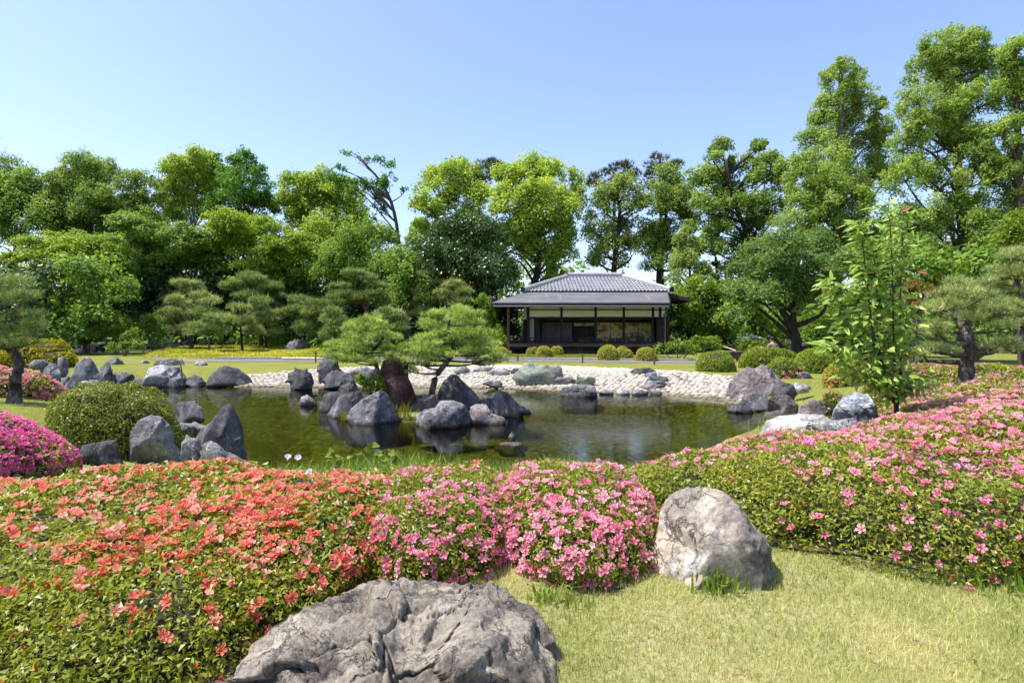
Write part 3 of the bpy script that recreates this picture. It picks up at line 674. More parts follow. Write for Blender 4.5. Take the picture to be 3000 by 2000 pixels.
# frame of the front
for x, w in ((.92, .13), (2.78, .12), (4.70, .13), (6.28, .12), (7.92, .13), (8.66, .12)):
    pbox('post', M['wood_dark'], x - w / 2, x + w / 2, 31.94, 32.07, .1, 3.2)
pbox('post', M['wood_brown'], -.27, -.13, 30.85, 30.99, .16, 2.75)
pbox('post_stone', M['stone_pale'], -.37, -.03, 30.75, 31.09, -.05, .16)
pbox('post', M['wood_dark'], 7.98, 8.11, 30.85, 30.98, .10, 2.7)
pbox('post', M['wood_brown'], -.27, -.13, 34.4, 34.54, .1, 2.75)
pbox('beam', M['wood_dark'], .86, 8.0, 31.92, 32.09, 1.93, 2.025)
pbox('beam', M['wood_dark'], -.3, 8.75, 31.93, 32.08, 2.76, 3.25)
pbox('eave_purlin', M['wood_dark'], -.5, 8.25, 30.86, 30.98, 2.62, 2.74)
pbox('cross_beam', M['wood_brown'], -.26, -.14, 31.0, 38, 2.5, 2.62)
xs = [(.985, 2.72), (2.84, 4.635), (4.765, 6.22), (6.34, 7.855), (7.985, 8.60)]
for a, b in xs:
    pbox('wall_panel', M['plaster'], a, b, 31.98, 32.03, 2.028, 2.395)
    pbox('wall_panel', M['plaster'], a, b, 31.98, 32.03, 2.452, 2.757)
    pbox('wall_rail', M['wood_dark'], a, b, 31.95, 32.06, 2.398, 2.449)
# left return wall
pbox('wall_panel', M['plaster'], .66, .85, 33.0, 33.05, 1.9, 2.65); pbox('wall_board', M['wood_dark'], .64, .85, 32.98, 33.05, .1, 1.895)
pbox('side_wall', M['wood_dark'], .87, .95, 32.08, 38, .1, 3.2)
pbox('side_wall', M['wood_dark'], 8.56, 8.64, 32.08, 38, .1, 3.2)
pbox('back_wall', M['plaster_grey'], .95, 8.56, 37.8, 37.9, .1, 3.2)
# right boarded wall
for k in range(5):
    x = 8.10 + k * .148; pbox('wall_board', M['wood_dark'], x, x + .141, 31.90 - .006 * (k % 2), 31.935, .12, 1.99)
# veranda
for k in range(6):
    y = 30.88 + k * .176; pbox('floor_board', M['wood_deck'], -.28, 7.95, y, y + .170, .515, .55)
for k in range(6):
    x = -.28 + k * .19; pbox('floor_board', M['wood_deck'], x, x + .183, 31.94, 37.8, .512, .547)
pbox('veranda_beam', M['wood_deck'], -.3, 7.97, 30.86, 30.98, .39, .51)
pbox('veranda_beam', M['wood_dark'], -.3, 7.97, 31.9, 31.99, .30, .48)
for x in np.linspace(-.1, 7.7, 7): pbox('floor_post', M['wood_dark'], x - .055, x + .055, 31.0, 31.11, .05, .39)
for x in np.linspace(-.1, 7.7, 7): pbox('base_stone', M['stone_pale'], x - .15, x + .15, 30.93, 31.2, -.06, .05)
for x in (-.1, .55): pbox('floor_post', M['wood_brown'], x - .055, x + .055, 32.4, 32.51, .0, .5)
pbox('foundation', M['plaster_grey'], .95, 8.5, 32.2, 32.3, -.05, .40)
pbox('kerb', M['black'], -.5, 8.6, 30.55, 30.65, -.05, .06)
# railing
RL = MB().box(-.12, 7.98, 30.90, 30.95, .835, .875).build('railing', M['wood_dark'], PV, off=OFF)
MB().box(-.12, 7.98, 30.905, 30.945, .70, .73).build('rail', M['wood_dark'], RL, off=OFF)
MB().box(-.12, 7.98, 30.905, 30.945, .57, .605).build('rail', M['wood_dark'], RL, off=OFF)
pm = MB().box(-.025, .025, -.02, .02, .55, .83).mesh('railing_post', M['wood_dark'])
pm2 = MB().box(-.018, .018, -.018, .018, .55, .70).mesh('railing_post', M['wood_dark'])
for k, x in enumerate(np.arange(-.08, 7.95, .535)):
    o = link('railing_post', pm if k % 2 == 0 else pm2, RL); o.location = (x - OFF[0], 30.925 - OFF[1], 0)
for k, y in enumerate(np.arange(31.2, 36, .5)):
    o = link('railing_post', pm, RL); o.location = (-.22 - OFF[0], y - OFF[1], 0)
MB().box(-.245, -.2, 30.9, 36, .835, .87).build('rail', M['wood_dark'], RL, off=OFF)
# interior
for k in range(4): pbox('tatami_mat', M['tatami'], .97 + k * 1.85, .97 + k * 1.85 + 1.84, 32.09, 33.98, .50, .552)
pbox('ceiling', M['wood_dark'], .95, 8.56, 32.09, 34.3, 2.42, 2.46)
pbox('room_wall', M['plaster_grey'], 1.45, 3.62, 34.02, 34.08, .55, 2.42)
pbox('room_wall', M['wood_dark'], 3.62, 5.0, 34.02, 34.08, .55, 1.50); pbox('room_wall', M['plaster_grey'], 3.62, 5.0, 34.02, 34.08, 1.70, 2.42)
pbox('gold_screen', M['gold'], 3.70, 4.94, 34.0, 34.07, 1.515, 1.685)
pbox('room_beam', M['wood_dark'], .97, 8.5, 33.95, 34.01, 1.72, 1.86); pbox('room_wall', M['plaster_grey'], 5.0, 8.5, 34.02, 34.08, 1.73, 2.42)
for x in (1.38, 1.75, 3.64, 4.98): pbox('room_post', M['wood_dark'], x - .05, x + .05, 33.93, 34.015, .55, 2.42)
for k in range(4):
    x = 5.04 + k * .832
    f_ = pbox('sliding_screen', M['gold'], x, x + .815, 33.97 + .02 * (k % 2), 34.0 + .02 * (k % 2), .565, 1.715)
    MB().box(x - .004, x + .012, 33.96, 34.02, .56, 1.72).build('screen_frame', M['black'], f_, off=OFF)
    hx = x + (.07 if k in (0, 2) else .745)
    if k < 3: MB().tube([(hx, 33.965, 1.02), (hx, 33.945, 1.02)], .036, 12).build('handle', M['black'], f_, off=OFF)
# hanging scroll with brush writing
sc_ = pbox('hanging_scroll', M['paper'], 2.50, 2.82, 33.985, 34.0, .95, 1.85)
sc_.data.materials[0] = M['plaster_grey']
bs = MB()
for q in ([(2.60, 1.60), (2.66, 1.56), (2.74, 1.61)], [(2.68, 1.60), (2.65, 1.48), (2.59, 1.42)], [(2.61, 1.50), (2.72, 1.52)],
          [(2.60, 1.34), (2.66, 1.40), (2.70, 1.30)], [(2.72, 1.38), (2.66, 1.28), (2.60, 1.22)], [(2.62, 1.27), (2.70, 1.22), (2.75, 1.20)]):
    bs.tube(curve([(a, 33.984, z) for a, z in q], 6), [.010, .016, .019, .016, .012, .006], 5)
bs.build('brush_writing', M['black'], sc_, off=OFF)
sj = pbox('paper_screen', M['paper'], .995, 1.255, 32.12, 32.14, .72, 1.92)
mb_ = MB()
for x in (1.0, 1.065, 1.13, 1.195, 1.25): mb_.box(x - .009, x + .009, 32.10, 32.119, .72, 1.92)
for z in np.linspace(.72, 1.92, 9): mb_.box(.995, 1.255, 32.103, 32.1185, z - .008, z + .008)
mb_.build('lattice', M['wood_dark'], sj, off=OFF); MB().box(.995, 1.255, 32.10, 32.14, .555, .715).build('lower_board', M['wood_brown'], sj, off=OFF)
for x in (1.30, 1.42): pbox('sliding_door', M['wood_dark'], x, x + .10, 32.15, 32.19, .555, 1.92)
# downpipe
dp = MB().tube([(8.24, 30.62, .45), (8.24, 30.62, 2.02)], .042, 8).build('downpipe', M['metal_dark'], PV, off=OFF)
MB().box(8.16, 8.32, 30.55, 30.69, 2.02, 2.20).build('rain_head', M['metal_dark'], dp, off=OFF)
MB().tube([(8.24, 30.62, 2.2), (8.27, 30.45, 2.45), (8.22, 29.95, 2.55)], .042, 8).build('upper_pipe', M['metal_dark'], dp, off=OFF)
for z in (.75, 1.45): MB().box(8.05, 8.25, 30.60, 30.64, z - .012, z + .012).build('bracket', M['metal_dark'], dp, off=OFF)
# small things set out inside
def stand(x, y):
    t = thing('low_table', 'leftmost black low table behind the veranda railing', 'table', (x, y, .552), 'black low tables in the open room')
    MB().box(-.14, .14, -.12, .12, .26, .29).build('table_top', M['lacquer'], t, off=(0, 0, 0))
    for s_ in (-1, 1): MB().box(s_ * .12 - .013, s_ * .12 + .013, -.11, .11, 0, .26).build('side_panel', M['lacquer'], t, off=(0, 0, 0))
    MB().box(-.107, .107, -.012, .012, .06, .20).build('stretcher', M['lacquer'], t, off=(0, 0, 0))
    return t
st0 = stand(2.08, 32.45)
for nth, x in zip(('second', 'third', 'fourth', 'fifth', 'sixth', 'seventh', 'eighth', 'rightmost'), (2.42, 3.02, 3.34, 3.96, 4.26, 5.02, 5.72, 6.08)):
    r_ = st0.copy(); r_['label'] = 'rightmost black low table, behind the railing before the gold screens' if nth == 'rightmost' else '%s black low table from the left behind the veranda railing' % nth; C.objects.link(r_); r_.location = (x, 32.45, .552)
    for ch in list(st0.children):
        c_ = ch.copy(); C.objects.link(c_); c_.parent = r_
t = thing('display_stand', 'dark display stand with red brown front and silver ornament before the gold screens', 'stand', (7.35, 32.6, .552))
MB().box(-.20, .20, -.15, .15, 0, .34).build('base', M['lacquer'], t, off=(0, 0, 0)); MB().box(-.12, .12, -.165, -.151, .05, .26).build('front_cloth', M['red_brown'], t, off=(0, 0, 0))
MB().box(-.24, .24, -.17, .17, .341, .37).build('top_board', M['lacquer'], t, off=(0, 0, 0))
MB().tube(curve([(0, 0, .371), (0, 0, .42), (0, 0, .47), (0, 0, .53), (0, 0, .56)], 9), [.06, .05, .08, .10, .09, .07, .05, .03, .015], 10).build('ornament', M['silver'], t, off=(0, 0, 0))
rp = thing('barrier', 'thin rope barrier on slim posts inside the open room', 'barrier', (5.6, 32.3, .552))
for x in (-.35, .0, .35, .72): MB().tube([(x, 0, 0), (x, 0, .42)], .012, 6).build('barrier_post', M['wood_dark'], rp, off=(0, 0, 0))
MB().tube([(-.35, 0, .40), (.72, 0, .40)], .008, 5).build('rope', M['wood_brown'], rp, off=(0, 0, 0))
# ================================================================== rocks
_ico = {}
def ico(s):
    if s not in _ico:
        bm = bmesh.new(); bmesh.ops.create_icosphere(bm, subdivisions=s, radius=1.0)
        V = np.array([v.co[:] for v in bm.verts]); Fc = np.array([[v.index for v in f.verts] for f in bm.faces]); bm.free(); _ico[s] = (V, Fc)
    return _ico[s]
def radial(outline, cx, cz, th):
    """distance from the centre to the outline along each angle"""
    O = np.asarray(outline, float) - [cx, cz]; n = len(O); r = np.full(th.shape, 1e9)
    dx, dz = np.cos(th), np.sin(th)
    for i in range(n):
        a = O[i]; b = O[(i + 1) % n]; e = b - a
        den = dx * e[1] - dz * e[0]; den = np.where(np.abs(den) < 1e-9, 1e-9, den)
        t = (a[0] * e[1] - a[1] * e[0]) / den; u = (a[0] * dz - a[1] * dx) / den
        ok = (t > 0) & (u >= -1e-6) & (u <= 1 + 1e-6)
        r = np.where(ok & (t < r), t, r)
    r[r > 1e8] = np.median(r[r < 1e8])
    return r
def rock(label, out, mat, base=None, depth=.7, sub=4, seed=0, rough=.055, p=.58, cuts=15, group=None, z0=None, d=None, ridge=.5, cut=.82, name='rock', cat='rock', kq=0.0, block=0.0, bs=4.0, strat=0.0):
    """out: crest line from the left foot over the top to the right foot, on the survey sheet"""
    out = np.array(out, float); kr = int(np.argmax(out[:, 0]))
    if kr < len(out) - 1: out = np.vstack([out[:kr + 1], [out[kr, 0], out[kr:, 1].max()]])
    X0, X1 = out[:, 0].min(), out[:, 0].max(); Yb = base or out[:, 1].max()
    xm = (X0 + X1) / 2
    if d is None:
        d = hit(xm, Yb) if z0 is None else (CZ - z0) * F / (Yb - HY)
    w = (X1 - X0) / F * d; D = w * depth / 2
    dc = d + D * .65
    dq = dc + kq * D
    Q = np.array([[(X - HX) / F * dc, CZ - (Y - HY) / F * dq] for X, Y in out])
    zb = Q[:, 1].min(); H = Q[:, 1].max() - zb
    wl_, wr_ = Q[0, 0], Q[-1, 0]
    Q = np.vstack([Q, [wr_ + (wr_ - wl_) * .03, zb - .55 * H - .06], [wl_ - (wr_ - wl_) * .03, zb - .55 * H - .06]])
    cx = (Q[:, 0].min() + Q[:, 0].max()) / 2; cz = zb + .25 * H
    V, Fc = ico(sub); r = RNG(seed + 100)
    th = np.arctan2(V[:, 2], V[:, 0]); s = np.sqrt(V[:, 0] ** 2 + V[:, 2] ** 2)
    R = radial(Q, cx, cz, th); sp_ = s ** p
    pos = np.stack([np.cos(th) * R * sp_, np.sign(V[:, 1]) * np.abs(V[:, 1]) ** .85 * D, np.sin(th) * R * sp_], -1)
    # flat facets: planes shave the body without touching the crest line much
    for k in range(cuts):
        nrm = unit((r.normal(size=3) * [.95, .3, .8] + [0, -1.0 if k % 4 else 1.0, .25])[None])[0]
        h = pos @ nrm; lim = h.max() * r.uniform(cut - .26, cut + .02)
        pos = pos - np.maximum(h - lim, 0)[:, None] * nrm * .92
    sc = max(w, H)
    q = pos / sc + seed * 3.17
    nd = unit(pos / np.array([w / 2, D, max(H, .05)]))
    f1 = fbm(q * 2.2, 4, seed); f2 = fbm(q * 5.0 + f1[:, None] * .4, 4, seed + 5, True)
    pos = pos + nd * (sc * rough * (f1 * (1 - ridge) + (f2 - .3) * ridge))[:, None]
    def worley(g_, sd):
        i0 = np.floor(g_); best = np.full(len(g_), 9.); second = np.full(len(g_), 9.); val = np.zeros(len(g_))
        for dx in (-1, 0, 1):
            for dy in (-1, 0, 1):
                for dz in (-1, 0, 1):
                    c_ = i0 + [dx, dy, dz]; ci = c_.astype(np.int64)
                    pt = c_ + .5 + .46 * np.stack([_hash(ci[:, 0], ci[:, 1], ci[:, 2], sd + k_) * 2 - 1 for k_ in range(3)], -1)
                    dd_ = np.linalg.norm(pt - g_, axis=1); nb = dd_ < best
                    second = np.where(nb, best, np.minimum(second, dd_)); val = np.where(nb, _hash(ci[:, 0], ci[:, 1], ci[:, 2], sd + 5), val); best = np.where(nb, dd_, best)
        return best, second, val
    if block:
        warp = np.stack([fbm(q * 3 + k_ * 9, 3, seed + k_) for k_ in range(3)], -1)
        b1, s1, v1 = worley(q * np.array([bs, bs, bs * .42]) + warp * .8, 11)
        c1 = smooth((s1 - b1) / .06)
        pos = pos + nd * (sc * block * ((v1 - .5) * 1.2 - .85 * (1 - c1)))[:, None]
        if sub >= 6:
            m_ = smooth((vnoise(q * 2.3, seed + 40) + .15) * 2.5)
            b2, s2, v2 = worley(q * np.array([13, 13, 9.]) + warp * 1.2, 51)
            lay = fbm(np.stack([q[:, 0] * 2.5 + warp[:, 0] * .5, q[:, 1] * 2.5, q[:, 2] * 17 + warp[:, 2] * 2.0], -1), 3, seed + 2, True)
            vert = fbm(np.stack([q[:, 0] * 15 + warp[:, 0] * 1.2, q[:, 1] * 15, q[:, 2] * 2.2], -1), 4, seed + 3, True)
            pos = pos + nd * (sc * block * (m_ * (.34 * (.5 - b2) + .30 * strat * lay) + (1 - m_) * .42 * vert))[:, None]
            pos = pos + nd * (sc * block * .10 * fbm(q * 45, 3, seed + 4, True))[:, None]
    if sub >= 5:
        f3 = fbm(q * 16, 3, seed + 9, True); pos = pos + nd * (sc * rough * .30 * f3)[:, None]
    # settle the outline: the seen edge of the stone follows the surveyed crest
    Oc = np.array([HX + F * cx / dc, -(HY - (cz - CZ) * F / dc)]); Od = np.vstack([out * [1, -1], [out[-1, 0] - (X1 - X0) * .1, -out[-1, 1] - 40], [out[0, 0] + (X1 - X0) * .1, -out[0, 1] - 40]])
    bins = np.linspace(-PI, PI, 121); bc_ = (bins[1:] + bins[:-1]) / 2; des = radial(Od, Oc[0], Oc[1], bc_)
    for it in range(4):
        yy = pos[:, 1] + dc; px = HX + F * (pos[:, 0] + cx) / yy - Oc[0]; py = -(HY - (pos[:, 2] + cz - CZ) * F / yy) - Oc[1]
        an = np.arctan2(py, px); ra = np.hypot(px, py); kb = np.clip(np.digitize(an, bins) - 1, 0, 119)
        ob = np.zeros(120); np.maximum.at(ob, kb, ra); ok_ = ob > 0
        ob = np.interp(bc_, bc_[ok_], ob[ok_])
        rt = np.clip(des / ob, .75, 1.35); rt = np.where((bc_ > -.25) | (bc_ < -PI + .25), rt, 1.0)
        rt = (rt + np.roll(rt, 1) + np.roll(rt, -1)) / 3
        fx = np.interp(an, np.concatenate([bc_[-1:] - 2 * PI, bc_, bc_[:1] + 2 * PI]), np.concatenate([rt[-1:], rt, rt[:1]]))
        pos[:, 0] *= fx; pos[:, 2] *= fx
    base_pt = np.array([cx, dc, max(zb, WZ) if z0 is not None else G(cx, dc)[0]])
    Vw = pos + np.array([cx, dc, cz]) - base_pt
    o = link(name, make_mesh(name, Vw, Fc, mat, None, True), loc=tuple(base_pt))
    tag(o, label, cat, group); return o
G1 = 'rocks of the pond island'; G2 = 'rocks along the left shore'; G3 = 'rocks along the right shore'; G4 = 'rocks on the left bank nearby'; G5 = 'stones set in the cobble beach'; G6 = 'boulders at the back of the lawn'
K = M
# foreground
rock('largest boulder, cracked and ridged pale grey stone at the bottom edge of the lawn',
     [(478, 1680), (500, 1600), (530, 1545), (580, 1478), (632, 1432), (715, 1385), (800, 1356), (850, 1330), (920, 1326), (985, 1334), (1020, 1335), (1060, 1342), (1120, 1335), (1150, 1338), (1178, 1368), (1236, 1400), (1270, 1450), (1295, 1510), (1312, 1600), (1325, 1680)],
     K['rock_tan'], d=1.55, depth=.85, sub=7, seed=3, rough=.05, p=.48, cuts=4, ridge=.75, cut=.96, block=.055, bs=4.2, kq=.2, strat=1.0, name='boulder', cat='boulder')
rock('white topped tan boulder with dark stains between the pink azaleas at the lawn edge',
     [(1482, 1326), (1490, 1270), (1508, 1225), (1516, 1170), (1535, 1138), (1570, 1120), (1620, 1116), (1665, 1128), (1700, 1160), (1730, 1205), (1762, 1235), (1772, 1262), (1735, 1290), (1700, 1325)],
     K['rock_cream'], d=2.42, depth=.8, sub=6, seed=14, rough=.045, p=.5, cuts=8, kq=.1, block=.02, bs=3.0, cut=.92, strat=.2, name='boulder', cat='boulder')
rock('little rounded stone at the front foot of the white topped boulder', [(1570, 1330), (1576, 1292), (1600, 1276), (1630, 1280), (1660, 1300), (1672, 1326)], K['rock_cream'], d=2.38, depth=.9, sub=4, seed=16)
# left bank, near
rock('tall pointed dark rock with a long left slope at the near left pond edge', [(447, 1010), (462, 985), (485, 968), (505, 940), (518, 927), (534, 930), (544, 950), (556, 975), (560, 995), (556, 1045)], K['rock_slate'], d=8.0, depth=.8, sub=5, seed=21, rough=.05, p=.6, cuts=5, group=G4)
rock('rounded pale grey rock among grass in front of the round green bush', [(292, 1022), (300, 990), (318, 965), (345, 953), (370, 956), (390, 975), (400, 1000), (398, 1025), (340, 1028)], K['rock_grey'], d=7.0, depth=.9, sub=5, seed=22, rough=.05, group=G4)
rock('square topped grey rock at the right edge of the round green bush', [(392, 972), (402, 930), (415, 922), (450, 920), (464, 935), (469, 962), (466, 975)], K['rock_slate'], d=9.3, depth=.9, sub=5, seed=23, rough=.05, p=.5, group=G4)
rock('small upright grey rock left of the tall pointed rock', [(413, 1052), (418, 1015), (432, 1003), (452, 1008), (464, 1028), (467, 1050)], K['rock_grey'], d=6.4, depth=.8, sub=4, seed=24, p=.5, group=G4)
rock('pale rounded rock at the foot of the tall pointed rock', [(466, 1055), (470, 1025), (485, 1014), (502, 1018), (520, 1040), (545, 1047), (560, 1058), (578, 1066)], K['rock_grey'], d=6.3, depth=.6, sub=5, seed=25, group=G4)
rock('flat topped grey slab beside the magenta azalea', [(178, 1050), (190, 1022), (235, 1015), (262, 1012), (273, 1022), (272, 1046)], K['rock_slate'], d=6.2, depth=.8, sub=4, seed=26, p=.42, cuts=6, group=G4)
rock('low flat stone between the square topped rock and the pond', [(395, 983), (410, 972), (440, 972), (450, 984)], K['rock_grey'], d=8.6, depth=.7, sub=3, seed=27, group=G4)
rock('low pale stone behind the tall pointed rock at the water', [(432, 984), (448, 970), (470, 980), (484, 990)], K['rock_grey'], d=8.7, depth=.7, sub=3, seed=28, group=G4)
# left shore, far
rock('tall grey rock with two shoulders, highest on the far left shore', [(158, 880), (168, 855), (175, 835), (195, 822), (208, 822), (222, 840), (230, 862), (236, 880)], K['rock_grey'], z0=-.25, base=880, depth=.7, sub=4, seed=31, group=G2)
rock('slim upright grey stone at the left end of the far shore', [(130, 856), (132, 835), (133, 822), (148, 818), (156, 828), (157, 854)], K['rock_grey'], z0=0.05, base=856, depth=.8, sub=4, seed=32, p=.5, group=G2)
rock('pointed dark stone leaning on the tall shouldered rock', [(222, 870), (232, 845), (242, 833), (254, 842), (263, 868)], K['rock_slate'], z0=-.1, base=872, depth=.8, sub=4, seed=33, group=G2)
rock('low rock left of the tall shouldered rock at the water', [(124, 884), (135, 868), (155, 864), (170, 872), (180, 886)], K['rock_grey'], z0=-.35, base=886, depth=.7, sub=4, seed=34, group=G2)
rock('wide low rock in front of the tall shouldered rock', [(176, 892), (188, 876), (215, 872), (240, 876), (256, 890)], K['rock_grey'], z0=-.40, base=892, depth=.5, sub=4, seed=35, group=G2)
rock('small stone peeping above the far pink azalea mound', [(68, 838), (78, 827), (100, 826), (118, 838)], K['rock_grey'], d=15, depth=.8, sub=3, seed=36, group=G2)
rock('rough stone right of the far pink azalea mound', [(90, 862), (96, 842), (115, 833), (132, 840), (142, 864)], K['rock_grey'], d=15, depth=.8, sub=4, seed=37, group=G2)
rock('flat dark slab on the lawn behind the left shore', [(243, 836), (252, 826), (268, 821), (280, 830), (286, 836)], K['rock_slate'], z0=.03, base=836, depth=.8, sub=3, seed=38, group=G2)
rock('flat broken ledge right of the pointed dark stone', [(258, 872), (265, 858), (285, 856), (305, 860), (312, 872)], K['rock_slate'], z0=-.2, base=872, depth=.8, sub=4, seed=39, p=.45, group=G2)
rock('thin ledge stone at the water behind the round green bush', [(288, 882), (298, 871), (322, 868), (345, 880)], K['rock_grey'], z0=-.35, base=882, depth=.8, sub=3, seed=40, p=.45, group=G2)
rock('big broken rock with white left face on the far left shore', [(332, 884), (340, 848), (356, 840), (385, 842), (408, 843), (424, 860), (434, 880), (420, 887), (380, 888)], K['rock_grey'], z0=-.42, base=887, depth=.6, sub=4, seed=41, p=.55, group=G2)
rock('pale wedge of stone on top of the big broken rock', [(332, 868), (342, 846), (362, 839), (388, 842), (396, 858), (392, 872)], K['rock_white'], z0=-.2, base=872, depth=.5, sub=4, seed=42, p=.5, group=G2)
rock('small peaked grey rock between the two large shore rocks', [(424, 887), (432, 868), (447, 858), (464, 868), (476, 887)], K['rock_grey'], z0=-.44, base=887.5, depth=.7, sub=4, seed=43, group=G2)
rock('broad dark brown dome of rock where the cobble beach begins', [(474, 887), (480, 865), (498, 848), (520, 841), (545, 846), (562, 858), (578, 874), (572, 886)], K['rock_dark'], z0=-.44, base=888, depth=.7, sub=4, seed=44, group=G2)
rock('long flat topped stone on the lawn behind the shore', [(350, 838), (358, 828), (395, 824), (420, 826), (425, 838)], K['rock_slate'], z0=.03, base=838, depth=.5, sub=4, seed=45, p=.45, group=G2)
rock('little stone alone on the lawn right of the long stone', [(447, 838), (456, 830), (470, 830), (476, 837)], K['rock_mauve'], z0=.03, base=838, depth=.8, sub=3, seed=46, group=G2)
rock('tiny pale pebble of rock on the left lawn', [(322, 833), (330, 827), (338, 828), (342, 833)], K['rock_grey'], z0=.03, base=833, depth=.8, sub=3, seed=47, group=G2)
# back of the lawn
rock('dark square block of rock at the back left of the lawn', [(188, 808), (189, 790), (215, 786), (245, 788), (246, 806)], K['rock_dark'], z0=.02, base=808, depth=.7, sub=4, seed=51, p=.42, cuts=5, group=G6)
rock('long sloping grey rock under the pines at the back', [(352, 798), (370, 786), (392, 776), (412, 778), (424, 792)], K['rock_mauve'], z0=.06, base=798, depth=.6, sub=4, seed=52, group=G6)
rock('dark humped rock lying in the yellow ground cover', [(640, 806), (655, 794), (678, 780), (700, 781), (712, 800)], K['rock_dark'], z0=.05, base=806, depth=.6, sub=4, seed=53, group=G6)
rock('dark rock behind the cherry tree trunk', [(1790, 808), (1800, 790), (1822, 784), (1850, 790), (1862, 808)], K['rock_dark'], d=29, depth=.6, sub=4, seed=54, group=G6)
# cobble beach
rock('black and white streaked dome of stone on the cobbles at left', [(658, 878), (668, 858), (680, 849), (700, 849), (712, 860), (720, 878)], K['rock_dark'], z0=-.22, base=878, depth=.8, sub=4, seed=61, group=G5)
rock('tall dark rock on the cobbles behind the left island pine', [(726, 858), (730, 842), (745, 822), (762, 813), (775, 822), (780, 858)], K['rock_dark'], z0=-.05, base=858, depth=.7, sub=4, seed=62, group=G5)
rock('low rounded grey stone on the cobbles left of the island', [(742, 876), (752, 862), (775, 852), (800, 856), (812, 876)], K['rock_slate'], z0=-.2, base=876, depth=.7, sub=4, seed=63, group=G5)
rock('blue grey stone on the cobbles behind the island shrub', [(800, 862), (812, 848), (840, 842), (862, 850), (868, 862)], K['rock_grey'], z0=-.12, base=863, depth=.7, sub=4, seed=64, group=G5)
rock('large pale green slab with a stepped right side on the cobble beach', [(1180, 866), (1192, 852), (1202, 838), (1222, 834), (1245, 838), (1288, 840), (1292, 855), (1270, 864)], K['rock_green'], z0=-.1, base=866, depth=.6, sub=4, seed=65, p=.45, cuts=12, group=G5)
rock('small mottled green stone below the pale green slab', [(1322, 877), (1326, 864), (1340, 860), (1365, 866), (1368, 877)], K['rock_green'], z0=-.22, base=878, depth=.7, sub=4, seed=66, p=.45, group=G5)
rock('flat grey mauve slab left of the small green stone', [(1258, 874), (1275, 866), (1310, 866), (1324, 874)], K['rock_mauve'], z0=-.22, base=875, depth=.6, sub=4, seed=67, p=.4, group=G5)
rock('dark flat capstone at the top of the stepping stones', [(1445, 856), (1455, 847), (1490, 845), (1508, 852), (1500, 857)], K['rock_dark'], z0=-.02, base=857, depth=.5, sub=4, seed=68, p=.4, group=G5)
rock('highest grey step below the dark capstone', [(1478, 863), (1488, 856), (1506, 855), (1510, 862)], K['rock_grey'], z0=-.08, base=864, depth=.7, sub=3, seed=69, p=.4, group=G5)
rock('second grey step of the beach stairs, reaching farthest right', [(1484, 873), (1494, 864), (1524, 864), (1536, 872)], K['rock_slate'], z0=-.16, base=874, depth=.6, sub=4, seed=70, p=.4, group=G5)
rock('third grey step of the beach stairs', [(1482, 882), (1492, 874), (1522, 874), (1532, 881)], K['rock_grey'], z0=-.24, base=883, depth=.6, sub=4, seed=71, p=.4, group=G5)
rock('lowest pale step of the beach stairs', [(1474, 890), (1484, 882), (1518, 882), (1528, 889)], K['rock_mauve'], z0=-.32, base=891, depth=.6, sub=4, seed=72, p=.4, group=G5)
rock('white flat oblong stone high on the cobbles behind the right island pine', [(1120, 856), (1132, 848), (1160, 848), (1168, 855)], K['rock_white'], z0=-.08, base=856, depth=.5, sub=3, seed=73, p=.45, group=G5)
rock('brownish flat stone high on the cobbles beside the white oblong one', [(1174, 853), (1180, 846), (1192, 846), (1198, 853)], K['rock_mauve'], z0=-.06, base=854, depth=.6, sub=3, seed=74, p=.45, group=G5)
rock('flat white slab beneath the branches of the right island pine', [(1084, 850), (1094, 841), (1124, 841), (1136, 849)], K['rock_white'], z0=-.03, base=850, depth=.5, sub=3, seed=75, p=.45, group=G5)
rock('grey slab low on the cobbles right of the dark peaked island rock', [(1112, 880), (1124, 873), (1146, 873), (1154, 880)], K['rock_grey'], z0=-.28, base=881, depth=.6, sub=3, seed=76, p=.45, group=G5)
rock('small blue stone behind the trunk of the right island pine', [(1044, 851), (1052, 840), (1062, 838), (1080, 850)], K['rock_grey'], z0=-.04, base=852, depth=.7, sub=3, seed=77, group=G5)
# pond
rock('long flat topped grey rock standing in the water near the steps', [(1288, 909), (1290, 889), (1305, 884), (1345, 882), (1366, 886), (1372, 905), (1366, 911)], K['rock_grey'], z0=-.45, base=911, depth=.6, sub=5, seed=81, p=.45, cuts=6)
for k, (a, b, nm) in enumerate(((1376, 1408, 'first round stepping stone right of the long water rock'), (1416, 1446, 'second round stepping stone from the long water rock'), (1452, 1484, 'third stepping stone in the shallows'), (1492, 1520, 'last stepping stone before the beach stairs'))):
    yb = 905 + k * .6; rock(nm, [(a, yb), (a + 2, yb - 9), (a + 10, yb - 11.5), (b - 8, yb - 11), (b - 1, yb - 7), (b, yb)], K['rock_white' if k < 2 else 'rock_grey'], z0=-.45, base=yb + .5, depth=.8, sub=3, seed=82 + k, p=.4, cuts=3, group='stepping stones in the shallows', name='stepping_stone', cat='stepping stone')
rock('small reddish rough rock alone in the water left of the island', [(689, 931), (692, 912), (706, 907), (718, 914), (726, 930)], K['rock_mauve'], z0=-.45, base=932, depth=.8, sub=4, seed=86, rough=.12)
rock('tiny upright stone tip poking out of the open water', [(1167, 1010), (1170, 1000), (1176, 992), (1182, 1002), (1184, 1010)], K['rock_grey'], z0=-.45, base=1011, depth=.8, sub=3, seed=87, rough=.05)
rock('submerged brown rock under the tiny stone tip', [(1135, 1030), (1150, 1017), (1180, 1014), (1200, 1018), (1212, 1030)], K['rock_mauve'], d=9.6, depth=.7, sub=4, seed=88, rough=.05)
